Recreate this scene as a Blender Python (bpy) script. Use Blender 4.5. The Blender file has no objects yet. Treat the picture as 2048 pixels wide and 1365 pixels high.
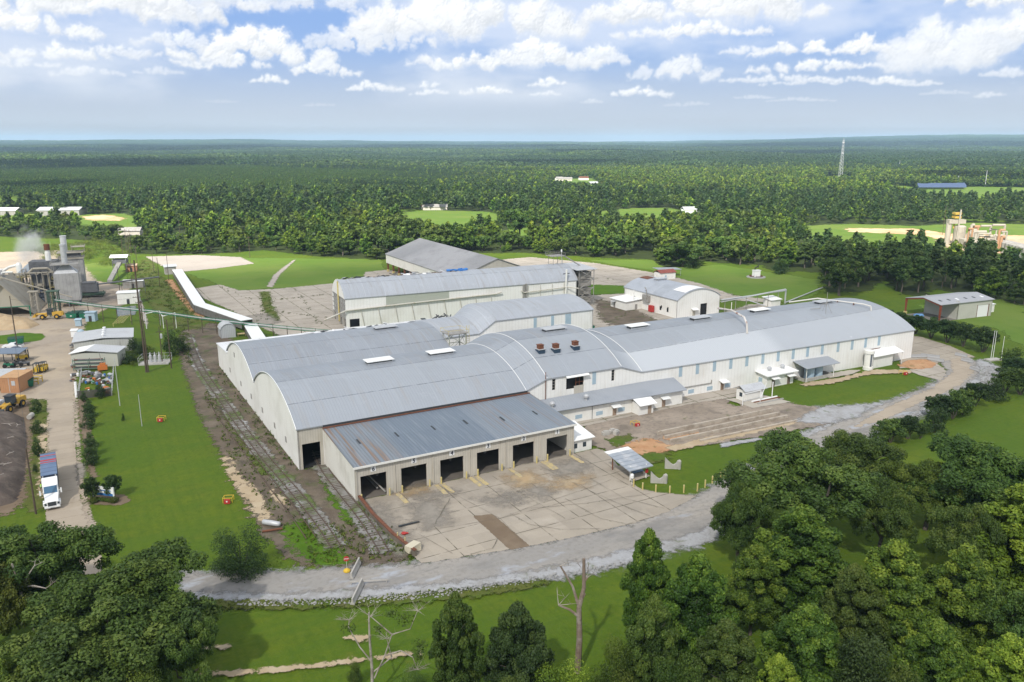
import bpy, math, random
import numpy as np
from mathutils import Vector, Matrix

SC = bpy.context.scene
COL = SC.collection
R = math.radians

FOC, CX, CY, HZ, CAMH = 1620.0, 1024.0, 682.5, 281.0, 62.0
PITCH = math.atan((CY - HZ) / FOC)
_c, _s = math.cos(PITCH), math.sin(PITCH)
AX = R(29.2)                      # heading of the factory's long axis
UA = (math.cos(AX), math.sin(AX)); VA = (-math.sin(AX), math.cos(AX))

def G(x, y, z=0.0):
    """site survey: photo point -> ground point at height z"""
    a, b = (x - CX) / FOC, (y - CY) / FOC
    rx, ry, rz = a, _c - b * _s, -_s - b * _c
    t = (z - CAMH) / rz
    return (rx * t, ry * t)
O = G(718, 1003)                  # south-west corner of the loading dock = local origin
def W(u, v, z=0.0):
    return Vector((O[0] + u * UA[0] + v * VA[0], O[1] + u * UA[1] + v * VA[1], z))
def hgt(x, y, yt):
    g = G(x, y); b = (yt - CY) / FOC; a = (x - CX) / FOC
    return CAMH + (-_s - b * _c) * g[1] / (_c - b * _s)

cam = bpy.data.cameras.new('camera'); camo = bpy.data.objects.new('camera', cam); COL.objects.link(camo)
camo.location = (0, 0, CAMH); camo.rotation_euler = (math.pi / 2 - PITCH, 0, 0)
cam.sensor_width = 36; cam.lens = 36 * FOC / 2048; cam.clip_start = 0.5; cam.clip_end = 60000
SC.camera = camo

class N:
    """tiny node-tree writer"""
    def __init__(s, tree): s.t = tree; s.n = tree.nodes; s.l = tree.links
    def new(s, typ, **kw):
        nd = s.n.new(typ)
        for k, v in kw.items(): setattr(nd, k, v)
        return nd
    def put(s, sock, val):
        if val is None: return
        if isinstance(val, bpy.types.NodeSocket): s.l.new(val, sock)
        elif isinstance(val, (tuple, list)) and sock.type == 'RGBA' and len(val) == 3: sock.default_value = (*val, 1)
        else: sock.default_value = val
    def math(s, op, a, b=None, c=None, clamp=False):
        nd = s.new('ShaderNodeMath', operation=op, use_clamp=clamp)
        s.put(nd.inputs[0], a); s.put(nd.inputs[1], b)
        if c is not None: s.put(nd.inputs[2], c)
        return nd.outputs[0]
    def vmath(s, op, a, b=None, scale=None):
        nd = s.new('ShaderNodeVectorMath', operation=op); s.put(nd.inputs[0], a)
        if b is not None: s.put(nd.inputs[1], b)
        if scale is not None: s.put(nd.inputs[3], scale)
        return nd.outputs[0]
    def sep(s, v):
        nd = s.new('ShaderNodeSeparateXYZ'); s.put(nd.inputs[0], v); return nd.outputs
    def comb(s, x, y, z):
        nd = s.new('ShaderNodeCombineXYZ'); s.put(nd.inputs[0], x); s.put(nd.inputs[1], y); s.put(nd.inputs[2], z); return nd.outputs[0]
    def noise(s, vec, scale, detail=3, rough=.55, dist=0.0):
        nd = s.new('ShaderNodeTexNoise'); s.put(nd.inputs['Vector'], vec)
        nd.inputs['Scale'].default_value = scale; nd.inputs['Detail'].default_value = detail
        nd.inputs['Roughness'].default_value = rough; nd.inputs['Distortion'].default_value = dist
        return nd.outputs[0]
    def ramp(s, v, lo, hi):
        nd = s.new('ShaderNodeMapRange', interpolation_type='SMOOTHSTEP'); s.put(nd.inputs[0], v)
        s.put(nd.inputs[1], lo); s.put(nd.inputs[2], hi); return nd.outputs[0]
    def mix(s, f, a, b, mode='MIX'):
        nd = s.new('ShaderNodeMix', data_type='RGBA', blend_type=mode)
        s.put(nd.inputs[0], f); s.put(nd.inputs[6], a); s.put(nd.inputs[7], b); return nd.outputs[2]
    def attr(s, name):
        return s.new('ShaderNodeAttribute', attribute_name=name).outputs['Fac']
    def bump(s, h, strength=.4, dist=.05):
        nd = s.new('ShaderNodeBump'); nd.inputs['Strength'].default_value = strength; nd.inputs['Distance'].default_value = dist
        s.put(nd.inputs['Height'], h); return nd.outputs[0]

def mat_new(name):
    m = bpy.data.materials.new(name); m.use_nodes = True
    n = N(m.node_tree); n.n.clear()
    return m, n, n.new('ShaderNodeOutputMaterial'), n.new('ShaderNodeBsdfPrincipled')
def sc3(c, k): return tuple(min(1, x * k) for x in c)

def M(name, col, rough=.75, metal=0.0, spec=.3, var=None, rib=None, streak=None, bumpn=None, emit=None):
    """var: list of (colour, scale, lo, hi, strength); rib: (axis, pitch, darken, bump); streak: (colour, strength, scale) vertical rain streaks"""
    m, n, out, b = mat_new(name)
    tc = n.new('ShaderNodeTexCoord').outputs['Object']
    c = tuple(col)
    col_s = None
    for (c2, scale, lo, hi, st) in (var or []):
        f = n.math('MULTIPLY', n.ramp(n.noise(tc, scale, 5, .6), lo, hi), st)
        col_s = n.mix(f, col_s or c, c2)
    if streak:
        x, y, z = n.sep(tc)
        v = n.comb(n.math('MULTIPLY', x, streak[2]), n.math('MULTIPLY', y, streak[2]), n.math('MULTIPLY', z, .12))
        f = n.math('MULTIPLY', n.ramp(n.noise(v, 1.0, 5, .65), .52, .8), streak[1])
        col_s = n.mix(f, col_s or c, streak[0])
    nrm = None
    if rib:
        ax = n.sep(tc)[rib[0]]
        w = n.math('ABSOLUTE', n.math('SUBTRACT', n.math('FRACT', n.math('DIVIDE', ax, rib[1])), .5))
        f = n.ramp(w, .34, .48)
        col_s = n.mix(n.math('MULTIPLY', f, rib[2]), col_s or c, sc3(c, .45))
        if rib[3]: nrm = n.bump(f, rib[3], .06)
    if bumpn: nrm = n.bump(n.noise(tc, bumpn[0], 5, .6), bumpn[1], bumpn[2])
    n.put(b.inputs['Base Color'], col_s or c)
    b.inputs['Roughness'].default_value = rough; b.inputs['Metallic'].default_value = metal
    b.inputs['Specular IOR Level'].default_value = spec
    if nrm is not None: n.put(b.inputs['Normal'], nrm)
    if emit: n.put(b.inputs['Emission Color'], emit[0]); b.inputs['Emission Strength'].default_value = emit[1]
    n.l.new(b.outputs[0], out.inputs[0])
    return m

class MB:
    def __init__(s): s.v = []; s.f = []; s.m = []; s.uv = {}
    def add(s, vs, fs, mi=0):
        k = len(s.v); s.v += [tuple(p) for p in vs]
        for f in fs: s.f.append([i + k for i in f]); s.m.append(mi)
    def quad(s, a, b, c, d, mi=0): s.add([a, b, c, d], [(0, 1, 2, 3)], mi)
    def box(s, x0, y0, z0, x1, y1, z1, mi=0):
        s.add([(x0, y0, z0), (x1, y0, z0), (x1, y1, z0), (x0, y1, z0), (x0, y0, z1), (x1, y0, z1), (x1, y1, z1), (x0, y1, z1)],
              [(0, 3, 2, 1), (4, 5, 6, 7), (0, 1, 5, 4), (1, 2, 6, 5), (2, 3, 7, 6), (3, 0, 4, 7)], mi)
    def cbox(s, c, size, rz=0, mi=0, rx=0, ry=0):
        m = Matrix.Rotation(rz, 3, 'Z') @ Matrix.Rotation(ry, 3, 'Y') @ Matrix.Rotation(rx, 3, 'X')
        vs = []
        for z in (-.5, .5):
            for x, y in ((-.5, -.5), (.5, -.5), (.5, .5), (-.5, .5)):
                vs.append(Vector(c) + m @ Vector((x * size[0], y * size[1], z * size[2])))
        s.add(vs, [(0, 3, 2, 1), (4, 5, 6, 7), (0, 1, 5, 4), (1, 2, 6, 5), (2, 3, 7, 6), (3, 0, 4, 7)], mi)
    def tube(s, p, q, r0, r1=None, n=8, mi=0, cap=True):
        r1 = r0 if r1 is None else r1
        p, q = Vector(p), Vector(q); d = q - p
        if d.length < 1e-6: return
        d.normalize(); a = d.orthogonal().normalized(); b = d.cross(a)
        vs = []
        for c, r in ((p, r0), (q, r1)):
            for i in range(n):
                t = 2 * math.pi * i / n; vs.append(c + (a * math.cos(t) + b * math.sin(t)) * r)
        fs = [(i, (i + 1) % n, n + (i + 1) % n, n + i) for i in range(n)]
        if cap: fs += [tuple(range(n - 1, -1, -1)), tuple(range(n, 2 * n))]
        s.add(vs, fs, mi)
    def path(s, pts, r, n=6, mi=0):
        for a, b in zip(pts[:-1], pts[1:]): s.tube(a, b, r, r, n, mi)
    def prism(s, poly, z0, z1, mi=0):
        n = len(poly)
        vs = [(x, y, z0) for x, y in poly] + [(x, y, z1) for x, y in poly]
        s.add(vs, [tuple(range(n - 1, -1, -1)), tuple(range(n, 2 * n))] + [(i, (i + 1) % n, n + (i + 1) % n, n + i) for i in range(n)], mi)
    def slab(s, pts, t, mi=0):
        """thick plate: 3D polygon extruded down by t"""
        n = len(pts)
        vs = [tuple(p) for p in pts] + [(p[0], p[1], p[2] - t) for p in pts]
        s.add(vs, [tuple(range(n)), tuple(range(2 * n - 1, n - 1, -1))] + [(i, n + i, n + (i + 1) % n, (i + 1) % n) for i in range(n)], mi)
    def lathe(s, prof, c=(0, 0, 0), n=12, mi=0):
        vs = []
        for r, z in prof:
            for i in range(n):
                t = 2 * math.pi * i / n; vs.append((c[0] + r * math.cos(t), c[1] + r * math.sin(t), c[2] + z))
        fs = [(k * n + i, k * n + (i + 1) % n, (k + 1) * n + (i + 1) % n, (k + 1) * n + i) for k in range(len(prof) - 1) for i in range(n)]
        fs += [tuple(range(n - 1, -1, -1)), tuple(range((len(prof) - 1) * n, len(prof) * n))]
        s.add(vs, fs, mi)
    def wall(s, a, b, z0, z1, t=.25, holes=(), mi=0, side=1):
        """straight wall from a to b (xy), thickness to the inside (left of a->b when side=1), holes = (s0, s1, z0, z1)"""
        a, b = Vector(a), Vector(b); L = (b - a).length; d = (b - a) / L; nrm = Vector((-d.y, d.x)) * side * t
        xs = sorted({0, L, *[h[0] for h in holes], *[h[1] for h in holes]}); zs = sorted({z0, z1, *[h[2] for h in holes], *[h[3] for h in holes]})
        for x0, x1 in zip(xs[:-1], xs[1:]):
            run = None
            for k, (w0, w1) in enumerate(zip(zs[:-1], zs[1:])):
                mx, mz = (x0 + x1) / 2, (w0 + w1) / 2
                solid = not any(h[0] < mx < h[1] and h[2] < mz < h[3] for h in holes)
                if solid: run = [w0, w1] if run is None else [run[0], w1]
                if (not solid or k == len(zs) - 2) and run:
                    p, q = a + d * x0, a + d * x1
                    s.prism([p, q, q + nrm, p + nrm] if side > 0 else [p, p + nrm, q + nrm, q], run[0], run[1], mi); run = None
    def build(s, name, mats, parent=None, smooth=False, loc=None, rot=0):
        me = bpy.data.meshes.new(name); me.from_pydata(s.v, [], s.f)
        mats = mats if isinstance(mats, (list, tuple)) else [mats]
        for m in mats: me.materials.append(m)
        if len(mats) > 1: me.polygons.foreach_set('material_index', s.m)
        if smooth: me.polygons.foreach_set('use_smooth', [True] * len(me.polygons))
        me.update()
        return link(name, me, parent, loc, rot)

def link(name, me, parent=None, loc=None, rot=0):
    o = bpy.data.objects.new(name, me); COL.objects.link(o)
    if parent is not None: o.parent = parent
    if loc is not None: o.location = loc
    if rot: o.rotation_euler = (0, 0, rot)
    return o
def tag(o, label, cat, group=None, kind=None):
    o['label'] = label; o['category'] = cat
    if group: o['group'] = group
    if kind: o['kind'] = kind
    return o
def thing(name, label, cat, loc=(0, 0, 0), rot=0, group=None):
    o = bpy.data.objects.new(name, None); COL.objects.link(o); o.empty_display_size = .5
    o.location = loc; o.rotation_euler = (0, 0, rot)
    return tag(o, label, cat, group)
def dup(root, loc, rot=None, scale=None, label=None, group=None):
    r = root.copy(); COL.objects.link(r); r.location = loc
    if rot is not None: r.rotation_euler = (0, 0, rot)
    if scale is not None: r.scale = scale
    if label: r['label'] = label
    if group: r['group'] = group
    for ch in list(root.children):
        c = ch.copy(); COL.objects.link(c); c.parent = r
        for g in ch.children:
            d = g.copy(); COL.objects.link(d); d.parent = c
    return r
def solo(name, mb, mats, label, cat, loc=(0, 0, 0), rot=0, group=None, smooth=False):
    return tag(mb.build(name, mats, None, smooth, loc, rot), label, cat, group)

def np_mesh(name, V, F4, attrs=None, mats=(), smooth=False):
    """fast quad mesh from numpy arrays"""
    me = bpy.data.meshes.new(name); V = np.asarray(V, np.float32); F4 = np.asarray(F4, np.int32)
    me.vertices.add(len(V)); me.vertices.foreach_set('co', V.ravel())
    me.loops.add(F4.size); me.loops.foreach_set('vertex_index', F4.ravel())
    me.polygons.add(len(F4)); me.polygons.foreach_set('loop_start', np.arange(0, F4.size, 4, dtype=np.int32))
    if smooth: me.polygons.foreach_set('use_smooth', np.ones(len(F4), bool))
    for nm, (dom, data) in (attrs or {}).items():
        a = me.attributes.new(nm, 'FLOAT', dom); a.data.foreach_set('value', np.asarray(data, np.float32))
    for m in mats: me.materials.append(m)
    me.update(calc_edges=True)
    return me

def vnoise(x, y, s, seed=0):
    """smooth pseudo noise from sines, roughly -1..1"""
    r = np.random.RandomState(seed); o = 0
    for k in range(5):
        a = r.rand() * 6.28; f = s * (.6 + 1.1 * r.rand()); p = r.rand() * 6.28
        o = o + np.sin((x * math.cos(a) + y * math.sin(a)) * f + p)
    return o / 3.2
def terrain(x, y):
    x = np.asarray(x, float); y = np.asarray(y, float); d = np.hypot(x, y)
    k = np.clip((d - 750) / 2500, 0, 1); k2 = np.clip((d - 5000) / 7000, 0, 1)
    h = k * (7 * vnoise(x, y, .0035, 3) + 3 * vnoise(x, y, .009, 4))
    h = h + k2 * (10 * vnoise(x, y, .0016, 5) + 16 * vnoise(x, y, .0006, 8) + 24 + 75 * np.clip((x / np.maximum(d, 1) - .18) / .3, 0, 1))
    return h
def inpoly(x, y, poly):
    x = np.asarray(x); y = np.asarray(y); c = np.zeros(x.shape, bool); n = len(poly)
    for i in range(n):
        x0, y0 = poly[i]; x1, y1 = poly[(i + 1) % n]
        if y0 == y1: continue
        c ^= ((y0 > y) != (y1 > y)) & (x < (x1 - x0) * (y - y0) / (y1 - y0) + x0)
    return c
def sdist(x, y, poly):
    d = np.full(x.shape, 1e9); n = len(poly)
    for i in range(n):
        x0, y0 = poly[i]; x1, y1 = poly[(i + 1) % n]; dx, dy = x1 - x0, y1 - y0; L = dx * dx + dy * dy + 1e-9
        t = np.clip(((x - x0) * dx + (y - y0) * dy) / L, 0, 1)
        d = np.minimum(d, np.hypot(x - x0 - t * dx, y - y0 - t * dy))
    return np.where(inpoly(x, y, poly), d, -d)

_zs = [0.0]
def sheet(name, poly, mat, amp=1.0, cell=None, label=None, cat=None, kind='structure', z=None):
    """ground patch with a ragged edge: fine grid + signed distance to the outline ('edge', in units of amp)"""
    P = np.array([p[:2] for p in poly]); lo, hi = P.min(0) - amp * 1.6, P.max(0) + amp * 1.6
    cell = cell or max(.5, min(3.0, max(hi - lo) / 90))
    xs = np.arange(lo[0], hi[0] + cell, cell); ys = np.arange(lo[1], hi[1] + cell, cell)
    X, Y = np.meshgrid(xs, ys); sd = sdist(X.ravel(), Y.ravel(), [tuple(p) for p in P]); nx = len(xs)
    idx = np.arange(X.size).reshape(X.shape)
    F = np.stack([idx[:-1, :-1], idx[:-1, 1:], idx[1:, 1:], idx[1:, :-1]], -1).reshape(-1, 4)
    F = F[sd[F].max(1) > -amp * 1.5]
    used, inv = np.unique(F, return_inverse=True)
    if z is None: _zs[0] += .0028; z = _zs[0]
    gx, gy = X.ravel()[used], Y.ravel()[used]
    V = np.stack([gx, gy, terrain(gx, gy) + z], -1)
    me = np_mesh(name, V, inv.reshape(-1, 4), {'edge': ('POINT', sd[used] / amp)}, [mat])
    o = link(name, me); o['kind'] = kind
    if label: o['label'] = label
    if cat: o['category'] = cat
    return o
def px(*pts): return [G(x, y) for x, y in pts]
def uvp(*pts): return [tuple(W(u, v)[:2]) for u, v in pts]

def GM(name, col, var=(), rough=.9, edge=True, bumpn=None, escale=.55, joints=None, ew=.5, uvvar=None):
    """ground material in world metres; edge=True: ragged border from attribute 'edge'"""
    m, n, out, b = mat_new(name)
    pos = n.new('ShaderNodeNewGeometry').outputs['Position']
    c = None
    rot = n.new('ShaderNodeVectorRotate', rotation_type='Z_AXIS'); n.put(rot.inputs['Vector'], n.vmath('SUBTRACT', pos, (O[0], O[1], 0))); rot.inputs['Angle'].default_value = -AX
    loc = rot.outputs[0]
    for v in var:
        c2, scale, lo, hi, st = v[:5]
        p = loc
        if len(v) > 5:   # stretched noise (su, sv)
            p = n.vmath('MULTIPLY', loc, (v[5], v[6], 1))
        f = n.math('MULTIPLY', n.ramp(n.noise(p, scale, 6, .62), lo, hi), st)
        c = n.mix(f, c or tuple(col), c2)
    if joints:
        col_j, su, sv, wdt, st, wob = joints
        w = n.vmath('ADD', loc, n.vmath('SCALE', n.vmath('SUBTRACT', n.new('ShaderNodeTexNoise').outputs['Color'], (.5, .5, .5)), scale=0.0)) if not wob else loc
        x, y, z = n.sep(w)
        fx = n.math('ABSOLUTE', n.math('SUBTRACT', n.math('FRACT', n.math('DIVIDE', x, su)), .5))
        fy = n.math('ABSOLUTE', n.math('SUBTRACT', n.math('FRACT', n.math('DIVIDE', y, sv)), .5))
        f = n.math('MAXIMUM', n.math('GREATER_THAN', fx, .5 - wdt / su), n.math('GREATER_THAN', fy, .5 - wdt / sv))
        f = n.math('MULTIPLY', f, n.math('MULTIPLY', n.ramp(n.noise(loc, .5, 4), .3, .6), st))
        cell = n.comb(n.math('FLOOR', n.math('ADD', n.math('DIVIDE', x, su), .5)), n.math('FLOOR', n.math('ADD', n.math('DIVIDE', y, sv), .5)), 0)
        wn = n.new('ShaderNodeTexWhiteNoise', noise_dimensions='2D'); n.put(wn.inputs['Vector'], cell)
        c = n.mix(n.math('MULTIPLY', wn.outputs[0], .28), c or tuple(col), sc3(col, .62))
        c = n.mix(f, c, col_j)
    n.put(b.inputs['Base Color'], c or tuple(col)); b.inputs['Roughness'].default_value = rough; b.inputs['Specular IOR Level'].default_value = .15
    if bumpn: n.put(b.inputs['Normal'], n.bump(n.noise(loc, bumpn[0], 4, .65), bumpn[1], bumpn[2]))
    if not edge:
        n.l.new(b.outputs[0], out.inputs[0]); return m
    e = n.math('ADD', n.attr('edge'), n.math('MULTIPLY', n.math('SUBTRACT', n.noise(loc, escale, 6, .72), .5), 5.0))
    a = n.ramp(e, -ew / 2, ew / 2)
    tr = n.new('ShaderNodeBsdfTransparent'); mx = n.new('ShaderNodeMixShader'); n.put(mx.inputs[0], a)
    n.l.new(tr.outputs[0], mx.inputs[1]); n.l.new(b.outputs[0], mx.inputs[2]); n.l.new(mx.outputs[0], out.inputs[0])
    return m
SUN_EL, SUN_AZ = R(44), R(200)           # azimuth clockwise from +Y: behind and left of the camera
SUND = Vector((math.cos(SUN_EL) * math.sin(SUN_AZ), math.cos(SUN_EL) * math.cos(SUN_AZ), math.sin(SUN_EL)))
sl = bpy.data.lights.new('sun', 'SUN'); sl.energy = 5.0; sl.angle = R(1.5); sl.color = (1.0, .955, .88)
so = bpy.data.objects.new('sun', sl); COL.objects.link(so); so.location = (0, 0, 300)
so.rotation_euler = SUND.to_track_quat('Z', 'Y').to_euler()

def fbm2(h, w, cell, seed, octaves=5, gain=.55, sx=1.0):
    """value noise picture, 0..1"""
    r = np.random.RandomState(seed); out = np.zeros((h, w)); amp, tot = 1.0, 0.0
    for o in range(octaves):
        c = max(2.0, cell / 2 ** o); gy, gx = int(h / c) + 3, int(w / (c * sx)) + 3
        g = r.rand(gy, gx); ys = np.arange(h) / c; xs = np.arange(w) / (c * sx)
        y0 = ys.astype(int); x0 = xs.astype(int); fy = ys - y0; fx = xs - x0
        fy = fy * fy * (3 - 2 * fy); fx = fx * fx * (3 - 2 * fx)
        a = g[y0][:, x0] * (1 - fx) + g[y0][:, x0 + 1] * fx; b = g[y0 + 1][:, x0] * (1 - fx) + g[y0 + 1][:, x0 + 1] * fx
        out += amp * (a * (1 - fy)[:, None] + b * fy[:, None]); tot += amp; amp *= gain
    return out / tot
def sstep(x, a, b):
    t = np.clip((x - a) / (b - a), 0, 1); return t * t * (3 - 2 * t)

CLOUDW, CLOUDH, PPD = 3072, 512, 3072 / 120.0      # 120 by 20 degrees of sky
def cloud_field():
    """heaps of cumulus computed as puffs of vapour: returns cover and sunlit share, both 0..1"""
    r = np.random.RandomState(12); A = np.zeros((CLOUDH, CLOUDW)); L = np.full((CLOUDH, CLOUDW), .6)
    k = PPD / (FOC * math.pi / 180)
    def place(x, y):                                # survey point -> picture cell
        return (CLOUDW / 2 + math.degrees(math.atan((x - CX) / (FOC * 1.03))) * PPD, math.degrees(math.atan((HZ - y) / FOC)) * PPD)
    big = [(60, 60, 420, 70, 1), (210, 86, 430, 70, 1), (70, 118, 250, 48, .95), (330, 76, 300, 66, .95), (470, 60, 180, 50, .7), (640, 60, 300, 55, .7), (130, 152, 190, 30, .8), (250, 146, 150, 26, .7), (400, 125, 240, 34, .7),
           (700, 125, 300, 45, .65), (520, 150, 300, 72, 1), (455, 158, 190, 30, .9), (650, 166, 150, 34, .9), (850, 104, 330, 112, 1), (1010, 100, 300, 118, 1), (1080, 150, 300, 62, .95), (930, 150, 240, 34, .9), (780, 112, 200, 40, .8), (1200, 148, 110, 40, .8),
           (1150, 14, 110, 30, .8), (1390, 74, 480, 84, 1), (1250, 70, 210, 55, .9), (1540, 60, 190, 52, .9), (1370, 98, 320, 34, .9), (1620, 134, 270, 32, .95), (1700, 138, 120, 38, 1), (1590, 132, 110, 28, 1), (1480, 128, 110, 18, .7),
           (1610, 162, 260, 22, .9), (1540, 178, 230, 16, .7), (1660, 184, 280, 13, .7), (1370, 172, 110, 54, .8), (1310, 168, 130, 30, .6), (1940, 164, 330, 120, .85), (1935, 72, 150, 44, 1), (2050, 160, 200, 100, .8), (1840, 166, 160, 50, .7), (2010, 120, 160, 30, .8),
           (545, 182, 72, 18, .95), (752, 191, 130, 22, .85), (862, 198, 80, 13, .8), (862, 186, 36, 18, .8), (975, 198, 110, 17, .95), (1092, 183, 74, 18, .9), (1090, 199, 60, 10, .7), (1275, 202, 130, 25, .9), (1180, 213, 44, 9, .6), (1370, 219, 90, 9, .5), (1500, 208, 80, 8, .5),
           (1595, 214, 130, 8, .5), (1765, 187, 66, 17, .9), (1830, 190, 70, 10, .7), (1967, 212, 42, 11, .7), (640, 219, 60, 8, .5), (1700, 3, 260, 12, .8), (190, 176, 130, 16, .5), (330, 170, 90, 14, .5), (60, 165, 120, 18, .6), (450, 215, 60, 6, .35), (1880, 205, 90, 8, .4), (2000, 180, 110, 18, .6)]
    lst = [(*place(x, y), w * k, h * k, a) for x, y, w, h, a in big]
    rr = random.Random(8)
    for i in range(150):                            # the same kind of sky all round
        e = 1.6 + 18 * rr.random() ** 1.5; c = rr.uniform(0, CLOUDW)
        if abs(c - CLOUDW / 2) < 34.5 * PPD and e < 11.5: continue
        w = e * rr.uniform(.9, 2.6); lst.append((c, e * PPD, w * PPD, w * PPD * rr.uniform(.2, .42), rr.uniform(.7, 1)))
    lst.sort(key=lambda q: q[1])                    # far and low first
    veil = fbm2(CLOUDH, CLOUDW, 120, 3, 6, .55, 2.6)
    ee = (np.arange(CLOUDH) / PPD)[:, None]
    va = sstep(veil, .36, .64) * .46 * sstep(ee, 1.2, 3.6); A = np.maximum(A, va); L = np.where(va > .02, .45 + .3 * veil, L)
    wx, wy = fbm2(CLOUDH, CLOUDW, 30, 21, 7, .66), fbm2(CLOUDH, CLOUDW, 30, 22, 7, .66)
    det = fbm2(CLOUDH, CLOUDW, 34, 25, 6, .6)
    for cx, cy, w, h, al in lst:
        m = h * .6 + 10; x0, x1, y0, y1 = int(cx - w / 2 - m), int(cx + w / 2 + m), int(cy - m), int(cy + h * 1.35 + m)
        x0, y0, x1, y1 = max(0, x0), max(0, y0), min(CLOUDW, x1), min(CLOUDH, y1)
        if x1 - x0 < 4 or y1 - y0 < 4: continue
        Y, X = np.mgrid[y0:y1, x0:x1].astype(float); s = min(1.0, h / 34)
        Y = Y + (wy[y0:y1, x0:x1] - .5) * 34 * s; X = X + (wx[y0:y1, x0:x1] - .5) * 34 * s
        puffs = []
        for i in range(int(5 + w / max(h, 6) * 4)):
            t = r.uniform(-1, 1); top = (1 - abs(t) ** 1.7) * r.uniform(.45, 1.0); rad = h * r.uniform(.20, .36) * (1 - .3 * abs(t))
            puffs.append((cx + t * w * .46, cy + max(rad * .55, top * h - rad), rad))
            for q in range(5):
                an = r.uniform(.1, 3.0); puffs.append((puffs[-1 - q][0] + rad * math.cos(an) * .85, puffs[-1 - q][1] + rad * math.sin(an) * .75, rad * r.uniform(.28, .5)))
        Z = np.full(X.shape, -1e3)
        for a, b, q in puffs:
            d2 = (X - a) ** 2 + ((Y - b) * 1.12) ** 2
            Z = np.maximum(Z, np.where(d2 < q * q, np.sqrt(np.maximum(q * q - d2, 0)), -np.sqrt(d2) + q))
        base = sstep(Y, cy - h * .10, cy + h * .22)
        gy, gx = np.gradient(np.maximum(Z, 0)); nl = 1 / np.sqrt(gx * gx + gy * gy + 1)
        lamb = np.clip((gx * .38 - gy * .62 * 1.0 + .62) * nl, 0, 1.1)
        up = np.clip((Y - cy) / max(h, 1), 0, 1)
        lt = np.clip(.20 + .62 * lamb * (.45 + .7 * up) + .30 * (up - .25) + .35 * (det[y0:y1, x0:x1] - .5), 0, 1)
        a_ = sstep(Z, -2.6 - .08 * h, .17 * h + 2.4) * base * al
        a_ *= 1 - .35 * sstep(-up, -.18, 0) * 1.0
        A0, L0 = A[y0:y1, x0:x1], L[y0:y1, x0:x1]
        L[y0:y1, x0:x1] = L0 * (1 - a_) + lt * a_; A[y0:y1, x0:x1] = A0 + (1 - A0) * a_
    A *= sstep(ee, 1.0, 3.0) * .35 + .65 * sstep(ee, 1.3, 3.2)
    return np.clip(A, 0, 1), np.clip(L, 0, 1)

def build_world():
    w = bpy.data.worlds.new('World'); SC.world = w; w.use_nodes = True
    n = N(w.node_tree); n.n.clear()
    out = n.new('ShaderNodeOutputWorld'); bg = n.new('ShaderNodeBackground')
    sky = n.new('ShaderNodeTexSky', sky_type='NISHITA'); sky.sun_disc = False
    sky.sun_elevation = SUN_EL; sky.sun_rotation = SUN_AZ; sky.air_density = 1.0; sky.dust_density = 1.2; sky.ozone_density = 1.4; sky.altitude = 60
    d = n.vmath('NORMALIZE', n.new('ShaderNodeTexCoord').outputs['Generated'])
    x, y, z = n.sep(d); az = n.math('ARCTAN2', x, y); el = n.math('ARCSINE', z)
    A, L = cloud_field()
    im = bpy.data.images.new('cloud_field', CLOUDW, CLOUDH, float_buffer=True, is_data=True)
    buf = np.ones((CLOUDH, CLOUDW, 4), np.float32); buf[..., 0] = A; buf[..., 1] = L; im.pixels.foreach_set(buf.ravel()); im.update()
    ti = n.new('ShaderNodeTexImage', extension='REPEAT', interpolation='Cubic'); ti.image = im
    n.put(ti.inputs[0], n.comb(n.math('ADD', n.math('DIVIDE', az, R(120)), .5), n.math('MINIMUM', n.math('MAXIMUM', n.math('DIVIDE', el, R(20)), .001), .999), 0))
    sp = n.new('ShaderNodeSeparateColor'); n.l.new(ti.outputs[0], sp.inputs[0]); cov, lit = sp.outputs[0], sp.outputs[1]
    high = n.ramp(el, R(15), R(20))                 # overhead: half clouded on average
    cov = n.math('ADD', n.math('MULTIPLY', cov, n.math('SUBTRACT', 1, high)), n.math('MULTIPLY', high, .72)); 
    lit = n.math('ADD', n.math('MULTIPLY', lit, n.math('SUBTRACT', 1, high)), n.math('MULTIPLY', high, .7))
    cov = n.math('MULTIPLY', cov, n.math('GREATER_THAN', el, 0.0))
    base = n.mix(lit, (4.9, 5.2, 5.65), (8.7, 8.7, 8.65))
    skyc = n.mix(.85, sky.outputs[0], (1.9, 3.1, 5.9))
    horiz = n.ramp(z, .13, .0)
    skyc = n.mix(n.math('MULTIPLY', horiz, .9), skyc, (4.5, 4.8, 5.1))
    n.put(bg.inputs[0], n.mix(cov, skyc, base)); bg.inputs[1].default_value = .078
    n.l.new(bg.outputs[0], out.inputs[0])
    w.cycles.sampling_method = 'MANUAL'; w.cycles.sample_map_resolution = 512
build_world()

SC.view_settings.view_transform = 'Standard'; SC.view_settings.look = 'None'; SC.view_settings.gamma = 1; SC.view_settings.exposure = 0.0
SC.render.engine = 'CYCLES'; SC.cycles.use_denoising = True
try: SC.cycles.denoiser = 'OPENIMAGEDENOISE'
except Exception: pass
SC.cycles.max_bounces = 5; SC.cycles.diffuse_bounces = 3; SC.cycles.glossy_bounces = 2; SC.cycles.transmission_bounces = 3; SC.cycles.transparent_max_bounces = 12; SC.cycles.volume_bounces = 1

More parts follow.
